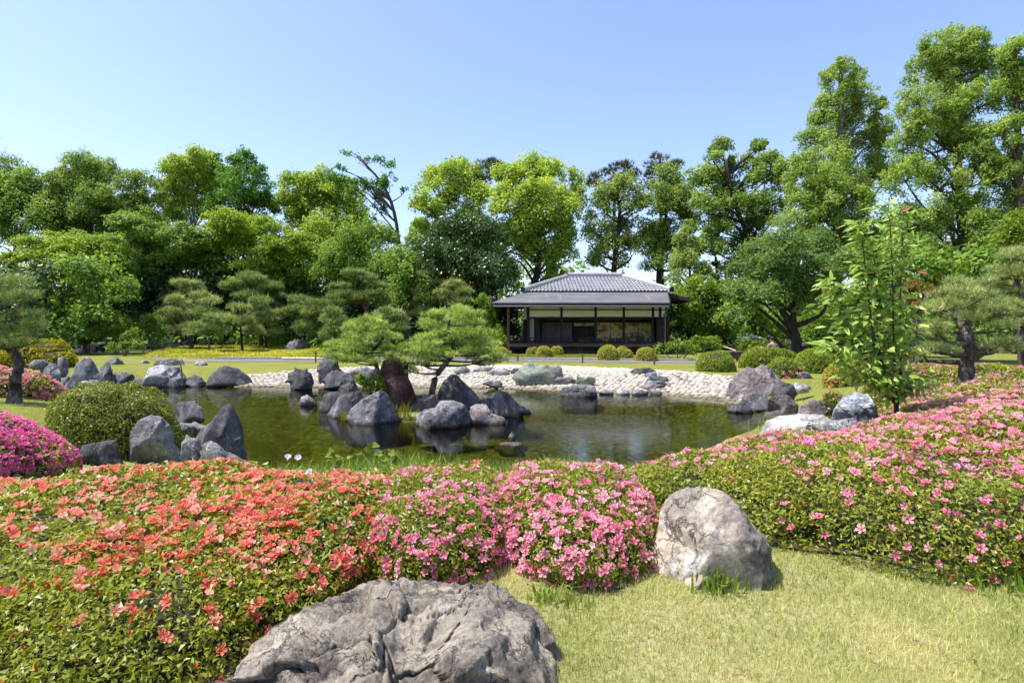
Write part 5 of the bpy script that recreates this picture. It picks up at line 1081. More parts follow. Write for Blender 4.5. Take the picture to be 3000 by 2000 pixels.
# ------------------------------------------------------------------ pines
def pine(label, trunk, pads, d, mat='needle', bark='bark_pine', tr=.12, seed=0, L=.15, wd=.016, per=8, dens=60, flat=.38, group=None, name='pine_tree', ydepth=.9, spike=0.0, base_z=None, twigs=True, updir=.9, split=3):
    rng = RNG(seed + 900)
    if split > 1: pads = [(X + rng.uniform(-.62, .62) * r, Y + rng.uniform(-.30, .30) * r, r * rng.uniform(.48, .68)) for (X, Y, r) in pads for _ in range(split)]
    tp = np.array([P(X, Y, d) for X, Y in trunk]); tp[:, 1] += np.concatenate([[0], rng.normal(size=len(tp) - 1) * .1]) * min(1, d / 12)
    tp[0, 2] = (G(tp[0, 0], tp[0, 1])[0] if base_z is None else base_z) - .06
    tc_ = curve(tp, 18); root = thing(name, label, 'pine tree', (tc_[0][0], tc_[0][1], tc_[0][2] + .06), group); off = tuple(root.location)
    mb_ = MB(); rad = tr * np.linspace(1, .40, 18); rad[0] *= 1.45; rad[1] *= 1.12
    mb_.tube(tc_, rad, 10, seed, .07)
    T0, TD, TT = [], [], []
    xs_ = [p_[0] for p_ in pads]; w = (max(xs_) - min(xs_) + 20) / F * d
    br = MB()
    for k, (X, Y, r) in enumerate(pads):
        dd = d + rng.uniform(-.5, .5) * w * ydepth * .6
        c = P(X, Y, dd); R = 1.12 * r / F * dd
        j = int(np.argmin(np.abs(tc_[:, 2] - (c[2] - .12 * np.linalg.norm(c[:2] - tc_[:, :2], axis=1))) + .1 * np.linalg.norm(c - tc_, axis=1)))
        s_ = tc_[j]; bl = rad[j] * .5
        if split > 1 and k % split: s_ = main_e; bl = rad[j] * .26
        mid_ = s_ * .5 + c * .5 + np.array([rng.normal() * .1 * R, rng.normal() * .1 * R, -.06 * np.linalg.norm(c - s_)])
        e_ = c - np.array([0, 0, R * flat * .45])
        if not (split > 1 and k % split): main_e = s_ * .25 + e_ * .75
        br.tube(curve([s_, mid_, e_], 8), bl * np.linspace(1, .35, 8), 6, seed + k, .1)
        n = max(int(dens * R * R * 3.6), 14)
        u = rdir(rng, n); u[:, 2] = np.abs(u[:, 2]) * np.where(rng.uniform(size=n) < .25, -.5, 1)
        rr = rng.uniform(.2, 1, n) ** .45 * (1 + .2 * vnoise(u * 2 + k * 3.3, 4))
        q = c + u * rr[:, None] * np.array([R, R, R * flat])
        if twigs:
            for t in range(min(5, max(3, n // 18))):
                br.tube(curve([e_, (e_ + q[t]) / 2 - [0, 0, .04 * R], q[t]], 4), bl * .35 * np.linspace(1, .3, 4), 4, t, .1)
        T0.append(q); TD.append(unit(u * np.array([.8, .8, .3]) + np.array([0, 0, updir]) + rng.normal(size=(n, 3)) * .25)); TT.append(np.clip(.45 + rng.normal() * .12 + rng.normal(size=n) * .15 + .2 * (u[:, 2] > .3), 0, 1))
    q = np.concatenate(T0); D_ = np.concatenate(TD); tt = np.concatenate(TT); n = len(q)
    nd = unit(np.repeat(D_, per, 0) * 1.0 + rng.normal(size=(n * per, 3)) * .55); o_ = np.repeat(q, per, 0)
    Ln = L * rng.uniform(.7, 1.25, n * per) * (1 + spike * (rng.uniform(size=n * per) < .06))
    side = unit(np.cross(nd, rdir(rng, n * per))) * wd / 2
    V = np.stack([o_ - side, o_ + side, o_ + nd * Ln[:, None]], 1).reshape(-1, 3)
    fc = np.arange(n * per * 3).reshape(-1, 3)
    mb_.build('trunk', M[bark], root, off=off, sm=True); br.build('branches', M[bark], root, off=off, sm=True)
    link('needles', make_mesh('needles', V - np.array(off), fc, M[mat], {'tint': np.repeat(np.clip(np.repeat(tt, per) + rng.normal(size=n * per) * .1, 0, 1), 3)}), root, 'stuff')
    return root
GP = 'garden pines behind the yellow ground cover'; bk = dict(L=.34, wd=.05, per=8, dens=24)
pine('tall black pine with a spiky dark crown above the camphors, left of the pavilion', [(1100, 780), (1100, 600), (1100, 480), (1098, 410)], [(1095, 385, 24), (1060, 392, 22), (1132, 392, 24), (1035, 382, 12), (1112, 410, 26), (1075, 415, 22), (1145, 378, 12), (1060, 372, 10), (1128, 372, 10)], 43, 'needle_dark', 'bark_dark', .2, 1, flat=.7, group='black pines behind the tall trees', **bk)
pine('dark pine top above the pale camphor behind the pavilion', [(1412, 780), (1412, 600), (1412, 470), (1412, 400)], [(1372, 412, 24), (1408, 392, 26), (1442, 385, 24), (1390, 430, 24), (1362, 425, 16), (1430, 415, 26), (1450, 400, 18)], 45, 'needle_dark', 'bark_dark', .2, 2, flat=.7, group='black pines behind the tall trees', **bk)
pine('dark pine top with a pointed leader, rightmost black pine behind the pavilion', [(1520, 780), (1520, 600), (1518, 470), (1516, 360)], [(1516, 360, 20), (1500, 385, 26), (1540, 385, 22), (1485, 405, 22), (1555, 380, 14), (1520, 415, 30), (1495, 430, 24), (1548, 430, 24)], 46, 'needle_dark', 'bark_dark', .2, 3, flat=.7, group='black pines behind the tall trees', **bk)
pine('dark pine trunk with short branches seen through the gap right of the pavilion', [(1649, 780), (1649, 700), (1647, 640), (1645, 590)], [(1650, 610, 14), (1638, 640, 11), (1660, 655, 10), (1640, 580, 16)], 42, 'needle_dark', 'bark_dark', .2, 4, flat=.5, group='black pines behind the tall trees', **bk)
pine('tip of a distant fir rising between the ginkgo and the camphor', [(688, 780), (688, 600), (688, 400)], [(688, 402, 6), (686, 412, 10), (690, 424, 14), (688, 440, 16)], 50, 'needle_dark', 'bark_dark', .15, 5, flat=.8, group='black pines behind the tall trees', **bk)
md = dict(L=.19, wd=.034, per=12, dens=95, group=GP, spike=1.2)
pine('wide rounded pine with rusty inner branches, leftmost of the garden pines', [(440, 797), (440, 745), (446, 700), (440, 660)], [(440, 662, 40), (410, 690, 34), (466, 690, 40), (400, 725, 36), (445, 722, 44), (488, 730, 34), (390, 755, 34), (430, 758, 36), (480, 700, 30)], 34, 'needle', 'bark_pine', .13, 11, flat=.5, **md)
pine('small thin trunked pine in front of the wide rounded pine', [(479, 800), (478, 770), (476, 740)], [(476, 735, 22), (458, 748, 20), (496, 748, 20), (474, 758, 26), (452, 764, 18), (498, 764, 16)], 30, 'needle_deep', 'bark_grey', .06, 12, flat=.35, **md)
pine('pine with a bent trunk standing in the yellow ground cover', [(558, 799), (556, 770), (548, 735)], [(545, 712, 26), (525, 735, 26), (568, 735, 28), (545, 748, 34), (515, 758, 24), (580, 758, 26)], 31, 'needle', 'bark_dark', .08, 13, flat=.5, **md)
pine('large blue green pine with flat layers behind the bent trunked one', [(600, 792), (598, 720), (575, 655)], [(560, 645, 44), (600, 655, 46), (635, 665, 34), (535, 665, 30), (575, 680, 50), (630, 690, 36), (600, 710, 46), (640, 730, 34)], 36, 'needle_deep', 'bark_red', .14, 14, flat=.32, **md)
pine('dense pine right of the bent trunk, with candle like tips', [(612, 795), (610, 760), (606, 720)], [(605, 700, 32), (585, 722, 30), (628, 725, 30), (608, 742, 36), (590, 762, 28), (628, 765, 26)], 34, 'needle', 'bark_dark', .09, 15, flat=.55, **md)
pine('round low pine above the dark humped rock', [(700, 792), (700, 765), (702, 735)], [(700, 690, 34), (680, 715, 32), (725, 715, 32), (700, 740, 40), (690, 762, 28), (720, 755, 28), (742, 700, 20)], 34.5, 'needle_deep', 'bark_dark', .09, 16, flat=.55, **md)
pine('bushy pine right of the dark humped rock', [(768, 812), (768, 785), (766, 750)], [(766, 715, 24), (750, 740, 26), (785, 738, 24), (766, 760, 32), (745, 772, 20), (788, 768, 20)], 29, 'needle_deep', 'bark_dark', .07, 17, flat=.6, **md)
pine('flat layered pine with a reddish bare trunk behind the left island pine', [(850, 790), (856, 740), (835, 700), (842, 670)], [(822, 640, 40), (862, 650, 36), (795, 672, 38), (840, 672, 46), (770, 690, 32), (810, 690, 36), (885, 690, 28), (780, 660, 22)], 33, 'needle_deep', 'bark_red', .12, 18, flat=.28, **md)
pine('slender pine with a straight pale trunk right of the left island pine', [(898, 812), (897, 780), (896, 740)], [(896, 715, 26), (875, 728, 22), (915, 728, 24), (895, 742, 32), (870, 755, 20), (920, 752, 20)], 29, 'needle', 'bark_grey', .06, 19, flat=.4, **md)
pine('narrow columnar pine behind the two island pines', [(978, 790), (978, 720), (976, 640)], [(976, 632, 20), (965, 652, 24), (992, 655, 22), (975, 675, 28), (960, 695, 24), (992, 698, 24), (975, 715, 28)], 35, 'needle', 'bark_pine', .10, 20, flat=.6, **md)
pine('small layered pine top above the right island pine', [(1045, 790), (1045, 720), (1044, 670)], [(1042, 652, 22), (1028, 672, 24), (1062, 674, 24), (1045, 692, 32), (1070, 695, 20)], 34, 'needle', 'bark_pine', .10, 21, flat=.4, **md)
# the two island pines
ip = dict(L=.105, wd=.010, per=13, dens=190, group='trained pines on the pond island', flat=.36, updir=.38, split=4)
pine('smaller trained pine at the left of the pond island', [(868, 905), (875, 870), (862, 842), (848, 815), (862, 795), (878, 778), (874, 745)], [(845, 738, 34), (812, 745, 20), (872, 745, 24), (832, 762, 36), (870, 765, 30), (800, 782, 30), (852, 782, 34), (785, 802, 34), (822, 805, 30), (885, 795, 22), (770, 826, 28), (808, 832, 30), (850, 828, 26), (900, 812, 26)], 13.0, 'needle_gold', 'bark_pine', .062, 31, base_z=-.3, **ip)
pine('larger trained pine leaning right over the pond island', [(985, 908), (1000, 872), (1018, 842), (1040, 812), (1040, 785), (1030, 755), (1035, 730)], [(1040, 712, 38), (1000, 722, 28), (1078, 724, 28), (1030, 735, 44), (985, 748, 36), (1075, 750, 40), (1030, 765, 46), (965, 775, 34), (1100, 775, 36), (1000, 790, 40), (1060, 795, 46), (950, 805, 36), (1110, 800, 40), (985, 815, 40), (1140, 820, 30), (1090, 815, 36), (1120, 832, 26), (970, 835, 30), (1030, 820, 34), (925, 800, 26), (912, 828, 24), (938, 845, 22), (905, 775, 18)], 13.2, 'needle_gold', 'bark_pine', .08, 32, base_z=-.3, **ip)
# near left and near right
pine('dark green pine with a leaning bare trunk at the left edge', [(32, 925), (34, 895), (44, 868), (40, 838), (18, 808), (-30, 775), (-60, 740)], [(20, 650, 50), (62, 690, 36), (5, 695, 56), (62, 738, 40), (-5, 745, 60), (80, 765, 26), (15, 785, 46), (50, 790, 30), (-50, 670, 60), (-60, 790, 50)], 9.6, 'needle_deep', 'bark_pine', .105, 33, L=.13, wd=.009, per=12, dens=190, flat=.5)
pine('stout pine with a thick dark trunk and flat cloud layers on the right', [(2213, 890), (2220, 862), (2222, 835), (2212, 800), (2214, 755), (2212, 735)], [(2210, 655, 36), (2180, 690, 44), (2240, 690, 50), (2282, 700, 46), (2160, 712, 36), (2220, 715, 56), (2135, 752, 34), (2160, 765, 24), (2300, 712, 40), (2146, 805, 44), (2112, 812, 26), (2185, 806, 20), (2270, 800, 38), (2310, 796, 40), (2320, 755, 40)], 9.5, 'needle', 'bark_pine', .135, 34, L=.13, wd=.009, per=12, dens=200, flat=.36, group='pines on the right bank')
pine('second pine behind the stout one, rising at the right edge', [(2370, 850), (2365, 780), (2352, 700), (2340, 640)], [(2330, 595, 44), (2365, 580, 44), (2292, 625, 40), (2345, 635, 56), (2300, 670, 44), (2360, 685, 50), (2335, 720, 40), (2275, 650, 26)], 13, 'needle', 'bark_pine', .13, 35, L=.14, wd=.011, per=11, dens=150, flat=.42, group='pines on the right bank')
# ================================================================== clipped azaleas
def petal_flower():
    V, Q, T, rad = [], [], [], []
    for k in range(5):
        a = k * 2 * PI / 5
        def q(r, da, z):
            V.append((r * math.cos(a + da), r * math.sin(a + da), z)); rad.append(r); return len(V) - 1
        c = q(.10, 0, -.30); l1 = q(.46, .50, .02); r1 = q(.46, -.50, .02); l2 = q(.84, .42, .16); r2 = q(.84, -.42, .16); t = q(1.05, 0, .10); mid_ = q(.55, 0, -.06)
        T += [(c, r1, mid_), (c, mid_, l1), (mid_, r1, r2), (l1, mid_, l2), (mid_, r2, t), (mid_, t, l2)]
    for k in range(3):
        a = k * 2.1 + .3; i = len(V); V += [(.02, 0, -.25), (-.02, .02, -.25), (.28 * math.cos(a), .28 * math.sin(a), .42)]; rad += [.2, .2, .3]; T.append((i, i + 1, i + 2))
    return np.array(V), [np.array(T)], np.array(rad)
FV, FF, FR = petal_flower()
M['flower_orange'] = flower_mat('flower_orange', (.60, .038, .026), (.80, .135, .090), (.86, .53, .45))
M['flower_pink'] = flower_mat('flower_pink', (.58, .035, .14), (.78, .22, .35), (.88, .55, .62))
M['flower_magenta'] = flower_mat('flower_magenta', (.42, .012, .13), (.68, .075, .30), (.85, .32, .52))
M['flower_coral'] = flower_mat('flower_coral', (.55, .12, .09), (.74, .27, .19), (.80, .46, .36))
FM = {}
def far_flower():
    V, T, rad = [(0, 0, -.1)], [], [.15]
    for k in range(5):
        a = k * 2 * PI / 5; i = len(V)
        V += [(.85 * math.cos(a - .52), .85 * math.sin(a - .52), .10), (1.05 * math.cos(a), 1.05 * math.sin(a), .12), (.85 * math.cos(a + .52), .85 * math.sin(a + .52), .10)]; rad += [.8, 1, .8]
        T += [(0, i, i + 1), (0, i + 1, i + 2)]
    return np.array(V), [np.array(T)], np.array(rad)
FV2, FF2, FR2 = far_flower()
def flower_meshes(mat):
    if mat not in FM:
        FM[mat] = [make_mesh('flower', FV, FF, M[mat], {'rad': FR, 'tint': np.full(len(FV), t)}) for t in (.18, .36, .5, .62, .8, .95)]
    return FM[mat]
class Mound:
    """a clipped mass of bush: one or more boxy ellipsoids standing on the ground"""
    def __init__(s, parts, follow=True, e=.62):
        s.p = [dict(c=(a[0], a[1]), r=(a[2], a[3]), h=a[4], e=(a[5] if len(a) > 5 else e)) for a in parts]; s.follow = follow
        if not follow: s.zb = [float(G(*q['c'])[0]) for q in s.p]
    def ground(s, k, x, y): return G(x, y) if s.follow else np.full(np.shape(x), s.zb[k])
    def sample(s, dens, rng, low=-.12, seed=0):
        PP, NN = [], []
        for k, q in enumerate(s.p):
            e = q['e']; (rx, ry), h = q['r'], q['h']
            ph = np.linspace(low * PI / 2, PI / 2, 200); ro = np.maximum(np.cos(ph), 0) ** e; ze = np.sign(np.sin(ph)) * np.abs(np.sin(ph)) ** e
            rm = (rx + ry) / 2
            ds = np.hypot(np.gradient(ro) * rm, np.gradient(ze) * h); w = ro * rm * ds; tot = w.sum() * 2 * PI
            n = int(tot * dens); cdf = np.cumsum(w) / w.sum()
            f = np.interp(rng.uniform(size=n), cdf, ph); th = rng.uniform(0, 2 * PI, n)
            ro_ = np.maximum(np.cos(f), 0) ** e; ze_ = np.sign(np.sin(f)) * np.abs(np.sin(f)) ** e
            lump = 1 + .045 * vnoise(np.stack([np.cos(th) * 2.2, np.sin(th) * 2.2, f * 2], -1), seed + k) + .03 * vnoise(np.stack([np.cos(th) * 6, np.sin(th) * 6, f * 5], -1), seed + k + 3)
            x = q['c'][0] + rx * ro_ * np.cos(th) * lump; y = q['c'][1] + ry * ro_ * np.sin(th) * lump
            lz = 1 + .15 * vnoise(np.stack([x * 1.6, y * 1.6, x * 0], -1), seed + 7) + .10 * vnoise(np.stack([x * 5, y * 5, x * 0], -1), seed + 8)
            z = s.ground(k, x, y) + h * ze_ * lz + .01
            gn = 2 / e - 1
            nn = unit(np.stack([np.cos(th) * ro_ ** gn / rx, np.sin(th) * ro_ ** gn / ry, np.sign(ze_) * np.abs(ze_) ** gn / h], -1))
            ok = np.ones(n, bool)
            for j, o in enumerate(s.p):
                if j == k: continue
                rho = np.hypot((x - o['c'][0]) / o['r'][0], (y - o['c'][1]) / o['r'][1]); zz = np.abs(z - s.ground(j, x, y)) / o['h']
                ok &= (rho ** (2 / o['e']) + zz ** (2 / o['e'])) > .96
            PP.append(np.stack([x, y, z], -1)[ok]); NN.append(nn[ok])
        return np.concatenate(PP), np.concatenate(NN)
    def core(s, shrink=.90):
        m_ = MB()
        for k, q in enumerate(s.p):
            e = q['e']; ph = np.linspace(-.1, PI / 2, 12); th = np.arange(28) / 28 * 2 * PI
            ro = np.maximum(np.cos(ph), 0)[:, None] ** e; ze = (np.sign(np.sin(ph)) * np.abs(np.sin(ph)) ** e)[:, None]
            x = q['c'][0] + q['r'][0] * shrink * ro * np.cos(th); y = q['c'][1] + q['r'][1] * shrink * ro * np.sin(th)
            z = s.ground(k, x.ravel(), y.ravel()).reshape(x.shape) + q['h'] * shrink * ze
            V = np.stack([x, y, z], -1).reshape(-1, 3)
            Q = [(i * 28 + j, i * 28 + (j + 1) % 28, (i + 1) * 28 + (j + 1) % 28, (i + 1) * 28 + j) for i in range(11) for j in range(28)]
            m_.add(V, Q)
        return m_
CAMP = np.array([0, 0, CZ])
def bush(label, parts, leafm='leaf_azalea', dens=5000, leaf=.030, d0=None, flowers=None, seed=0, group=None, follow=True, e=.62, name='azalea_bush', cat='azalea bush', jit=.05, up=.3, lowc=-.12, top=None):
    """flowers: (material, number per square metre, size, patchiness function or None)"""
    rng = RNG(seed + 2000)
    if top: parts = [(*q[:4], CZ - (top - HY) / F * q[1] - float(G(q[0], q[1])[0]) - .03, *q[5:]) if i == 0 else q for i, q in enumerate(parts)]
    md_ = Mound(parts, follow, e)
    c0 = md_.p[0]['c']; base = (c0[0], c0[1], float(G(*c0)[0]))
    root = thing(name, label, cat, base, group); off = np.array(base)
    md_.core().build('twigs', M['twig'], root, off=base, sm=True)
    Pp, Nn = md_.sample(dens, rng, lowc, seed)
    d = np.linalg.norm(Pp - CAMP, axis=1); d0 = d0 or max(d.min(), .8)
    sc = np.clip(d / d0, 1, 3.0) ** .9
    keep = (rng.uniform(size=len(Pp)) < 1 / sc ** 2) & (rng.uniform(size=len(Pp)) < np.clip(1.25 + 1.3 * (vnoise(Pp * 7.5, seed + 31) + .5 * vnoise(Pp * 17, seed + 32)), .38, 1))
    Pp, Nn, sc = Pp[keep], Nn[keep], sc[keep]; n = len(Pp)
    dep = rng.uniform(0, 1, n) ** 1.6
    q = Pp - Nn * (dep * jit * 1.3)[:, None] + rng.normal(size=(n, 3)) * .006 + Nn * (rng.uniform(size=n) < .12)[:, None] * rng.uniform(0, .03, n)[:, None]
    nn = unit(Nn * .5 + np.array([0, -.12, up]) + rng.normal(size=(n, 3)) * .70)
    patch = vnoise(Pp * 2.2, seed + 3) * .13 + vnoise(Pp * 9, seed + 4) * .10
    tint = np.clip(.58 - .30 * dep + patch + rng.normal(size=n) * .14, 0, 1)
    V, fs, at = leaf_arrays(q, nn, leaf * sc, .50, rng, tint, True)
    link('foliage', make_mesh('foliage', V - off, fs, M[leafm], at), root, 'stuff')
    if flowers and d0 < 4.5 and flowers[0][1] > 100:
        # unopened buds among the leaves
        Pb, Nb = md_.sample(130, rng, lowc * .3, seed); nb = len(Pb); axb = unit(Nb + np.array([0, 0, .6]) + rng.normal(size=(nb, 3)) * .5)
        BV = np.array([(0, 0, -.5), (.22, 0, 0), (-.11, .19, 0), (-.11, -.19, 0), (0, 0, .6)]); BF = [np.array([(0, 2, 1), (0, 3, 2), (0, 1, 3), (4, 1, 2), (4, 2, 3), (4, 3, 1)])]
        V, fs, at = scatter_mesh(BV, BF, Pb + Nb * .012, frames(axb, rng), rng.uniform(.012, .024, nb), {'rad': np.full(5, .1)}, rng.uniform(0, .5, nb))
        link('buds', make_mesh('buds', V - off, fs, M[flowers[0][0]], at), root, 'stuff')
    for fm, per, size, fn in (flowers or []):
        Pf, Nf = md_.sample(per, rng, lowc * .3, seed)
        cl = .5 + .5 * vnoise(Pf * 3.1, seed + 11) + .35 * vnoise(Pf * 9.0, seed + 12)
        pr = np.clip(cl, 0, 1)
        if fn is not None: pr = pr * fn(Pf, Nf)
        k = rng.uniform(size=len(Pf)) < pr
        Pf, Nf = Pf[k], Nf[k]
        # flowers come in little trusses
        ex = rng.uniform(size=len(Pf)) < .45
        Pf = np.concatenate([Pf, Pf[ex] + (lambda j_: j_ - Nf[ex] * np.einsum('ij,ij->i', j_, Nf[ex])[:, None])(rng.normal(size=(ex.sum(), 3)) * size * .7)]); Nf = np.concatenate([Nf, Nf[ex]])
        n = len(Pf)
        if n == 0: continue
        ax = unit(Nf + np.array([0, 0, .25]) + rng.normal(size=(n, 3)) * .55); Rr = frames(ax, rng)
        S = size / 2 * rng.uniform(.7, 1.22, n); S3 = np.stack([S, S * rng.uniform(.85, 1.1, n), S * rng.uniform(.9, 2.2, n)], -1); Pf = Pf + Nf * .010
        tv_ = np.clip(.5 + vnoise(Pf * 4, seed + 20) * .30 + rng.normal(size=n) * .27, 0, .999)
        dist = np.linalg.norm(Pf - CAMP, axis=1); vis = np.einsum('ij,ij->i', unit(CAMP - Pf), Nf) > -.1
        infr = (np.abs(Pf[:, 0] / Pf[:, 1]) < .93) & (CZ - Pf[:, 2] < .66 * Pf[:, 1])
        key = np.where(vis & infr, S / dist, S / dist * .001); od = np.argsort(-key); ni, fi = od[:300], od[300:]
        pms = flower_meshes(fm)
        tb = np.array([.18, .36, .5, .62, .8, .95])
        for i in ni:
            o = bpy.data.objects.new('flower', pms[int(np.argmin(np.abs(tb - tv_[i])))]); C.objects.link(o); o.parent = root
            p_ = Pf[i] - off; r_ = Rr[i] * S3[i]
            o.matrix_basis = Matrix(((*r_[0], p_[0]), (*r_[1], p_[1]), (*r_[2], p_[2]), (0, 0, 0, 1)))
        if len(fi):
            V, fs, at = scatter_mesh(FV2, FF2, Pf[fi], Rr[fi], S3[fi], {'rad': FR2}, tv_[fi])
            link('flowers', make_mesh('flowers', V - off, fs, M[fm], at), root, 'stuff')
    return root
GA = 'flowering azaleas along the lawn'
# foreground
def f_or(Pf, Nf):
    d = Pf[:, 1]; return np.clip((d - 1.5) / .8, .14, 1) * np.clip(.45 + .6 * (Pf[:, 0] + 2.4) / 1.6, .55, 1) * np.clip(1.3 - (Pf[:, 0] + .9) * 1.2, 0, 1)
bush('large orange flowered azalea filling the lower left corner', [(-1.75, 2.75, 1.15, 1.40, .265, .72), (-1.02, 2.95, .50, .95, .25, .72), (-1.42, 2.25, .62, .82, .25, .74), (-2.75, 2.45, 1.05, 1.2, .17, .78), (-3.5, 2.9, 1.2, 1.1, .10, .8)], dens=24000, leaf=.0185, seed=1, group=GA,
     flowers=[('flower_orange', 470, .044, f_or)], d0=1.9)
def f_a(Pf, Nf): return np.clip((3.9 - Pf[:, 1]) / 1.2, .10, 1)
bush('deep pink azalea between the orange one and the next pink one', [(-.36, 3.08, .40, .78, .27, .70)], dens=24000, leaf=.0175, seed=2, group=GA, d0=2.6, flowers=[('flower_pink', 680, .041, f_a), ('flower_orange', 90, .05, lambda P_, N_: np.clip((P_[:, 1] - 3.3) * 1.2, 0, 1))])
def f_b(Pf, Nf): return np.clip((4.2 - Pf[:, 1]) / 1.5, .15, 1)
bush('light pink azalea left of the white topped boulder', [(.32, 3.18, .45, .83, .27, .68)], dens=24000, leaf=.0175, seed=3, group=GA, d0=2.6, flowers=[('flower_pink', 640, .041, f_b)])
bush('low green clipped bank without flowers behind the pink azaleas', [(-.9, 4.75, 1.5, .8, .22, .7), (.55, 4.75, 1.0, .85, .22, .7)], 'leaf_azalea', dens=5000, leaf=.034, seed=4, d0=4.0, flowers=[('flower_orange', 14, .055, lambda P_, N_: (P_[:, 0] < -.6) * 1.0), ('flower_pink', 18, .05, lambda P_, N_: (P_[:, 0] > -.3) * 1.0)])
def f_c(Pf, Nf): return np.clip(.22 + .30 * (Pf[:, 0] - 1.2) + .20 * np.clip(Pf[:, 1] - 4.2, 0, 1.6) + .5 * vnoise(Pf * 1.1, 77), .08, 1) * (Pf[:, 0] > .95)
bush('widest pink flowered azalea mound filling the lower right', [(2.35, 3.72, 1.30, 1.36, .37, .64), (1.48, 4.05, .74, 1.3, .29, .74), (3.9, 4.3, 1.5, 1.75, .43, .66), (3.1, 5.5, 1.8, 1.2, .28, .7), (5.2, 5.6, 1.6, 1.8, .46, .7)], dens=19000, leaf=.019, seed=5, group=GA, d0=2.6, flowers=[('flower_pink', 460, .043, f_c)])
bush('pink flowered azalea bank beyond the widest one, below the young tree', [(6.65, 7.4, 1.95, 1.35, .50, .66)], dens=5000, leaf=.034, seed=6, group=GA, d0=5.5, flowers=[('flower_pink', 230, .052, lambda P_, N_: np.clip(.62 + .5 * vnoise(P_ * 1.2, 5), .12, 1))])
bush('pink flowered azalea bank behind the stout pine on the right', [(10.0, 12.6, 2.0, 1.6, .55, .7)], dens=2600, leaf=.045, seed=7, group=GA, d0=10, flowers=[('flower_pink', 60, .07, None)])
bush('green azalea cushion at the foot of the stout pine', [(7.1, 10.35, 1.9, .75, .34, .7)], dens=3000, leaf=.042, seed=8, group=GA, d0=9, flowers=[('flower_pink', 16, .07, None)])
bush('magenta azalea in full bloom at the left edge', [(-4.95, 4.95, .90, 1.0, .42, .80), (-5.6, 5.2, 1.2, 1.2, .42, .8)], dens=5000, leaf=.028, top=936, seed=9, group=GA, d0=4, flowers=[('flower_magenta', 1100, .046, lambda P_, N_: np.full(len(P_), 1.05))])
bush('round green azalea with hardly any flowers on the left bank', [(-5.30, 7.65, .78, .76, .70, .84)], 'leaf_azalea_dark', dens=15000, leaf=.026, top=876, seed=10, d0=6.8, flowers=[('flower_orange', 3, .06, None)], jit=.09)
bush('pink azalea mound behind the left pine trunk', [(-10.75, 11.6, 1.55, 1.1, .78, .80)], top=834, dens=2800, leaf=.045, seed=11, group=GA, d0=10, flowers=[('flower_pink', 330, .065, lambda P_, N_: np.full(len(P_), 1.2))])
bush('bright yellow leaved dome bush at the left behind the pine', [(-18.0, 21.5, 1.35, 1.1, 1.05, .8), (-17.3, 21.3, .9, .8, .7, .8)], 'leaf_yellow', dens=1300, leaf=.09, seed=12, d0=20, name='clipped_bush', cat='clipped bush', jit=.12)
def dome(label, X0, X1, Yt, Yb, leafm='leaf_dome', dens=3200, leaf=.05, depth=.9, seed=0, fl=None, group='clipped dome bushes', e=.78, name='clipped_bush', z0=0.0):
    d = (CZ - z0) * F / (Yb - HY); w = (X1 - X0) / F * d / 2; ry = w * depth; dc = d + ry * .8; w = (X1 - X0) / F * dc / 2
    cx = ((X0 + X1) / 2 - HX) / F * dc; g = float(G(cx, dc)[0]); h = CZ - (Yt - HY) / F * dc - g
    return bush(label, [(cx, dc, w * .97, ry, h, e)], leafm, dens, leaf, seed=seed, d0=d, flowers=fl, group=group, follow=False, name=name, cat='clipped bush', jit=.08, lowc=-.05)
cor = [('flower_coral', 40, .06, lambda P_, N_: np.clip(.35 + .6 * np.abs(N_[:, 0]), 0, 1))]
gd = 'clipped bushes with coral buds in front of the pavilion'
dome('small dome bush leftmost of the three left of the pavilion steps', 1208, 1240, 795, 816, fl=cor, seed=21, group=gd)
dome('middle dome bush of the group of three, standing forward', 1230, 1271, 796, 822.5, fl=cor, seed=22, group=gd)
dome('right dome bush of the group of three', 1262, 1296, 796, 818, fl=cor, seed=23, group=gd)
dome('larger dome bush of the joined pair in front of the gold screens', 1369, 1424, 795, 828, fl=cor, seed=24, group=gd)
dome('right half of the joined pair of dome bushes', 1408, 1454, 798, 826, fl=cor, seed=25, group=gd)
dome('single dome bush by the downpipe of the pavilion', 1459, 1510, 798, 830, fl=cor, seed=26, group=gd)
dome('little dome bush beside the left corner post of the pavilion', 1138, 1172, 800, 820, fl=cor, seed=27, group=gd)
dome('broad green dome bush at the right end of the cobble beach', 1597, 1689, 806, 854, 'leaf_hedge', 4200, .055, fl=[('flower_coral', 10, .085, lambda P_, N_: (P_[:, 2] < .45) * 1.0)], seed=28)
dome('long low clipped hedge in front of the gardener', 1697, 1840, 800, 846, 'leaf_hedge', 4200, .055, .4, fl=[('flower_coral', 3, .08, None)], seed=29)
dome('dark green dome bush right of the pink flowered one', 1825, 1912, 806, 858, 'leaf_hedge', 4200, .055, seed=30)
dome('dome bush with bright pink flowers on its front behind the mauve rock', 1758, 1850, 826, 869, 'leaf_hedge', 2400, .05, .7, fl=[('flower_pink', 110, .075, lambda P_, N_: np.clip(-N_[:, 1] * 1.3, 0, 1) * np.clip((.5 - P_[:, 2]) * 3, .1, 1))], seed=31)
dome('clipped bush with coral flowers on the lawn left of the young tree', 1888, 2000, 832, 885, 'leaf_dome', 3000, .05, .7, fl=[('flower_coral', 40, .075, lambda P_, N_: np.clip(.3 - N_[:, 0], .1, 1))], seed=32, z0=.05)
dome('green clipped mound by the blue streaked rock', 1880, 1950, 895, 955, 'leaf_azalea', 4500, .04, .9, fl=[('flower_pink', 14, .06, None)], seed=33, z0=.1)

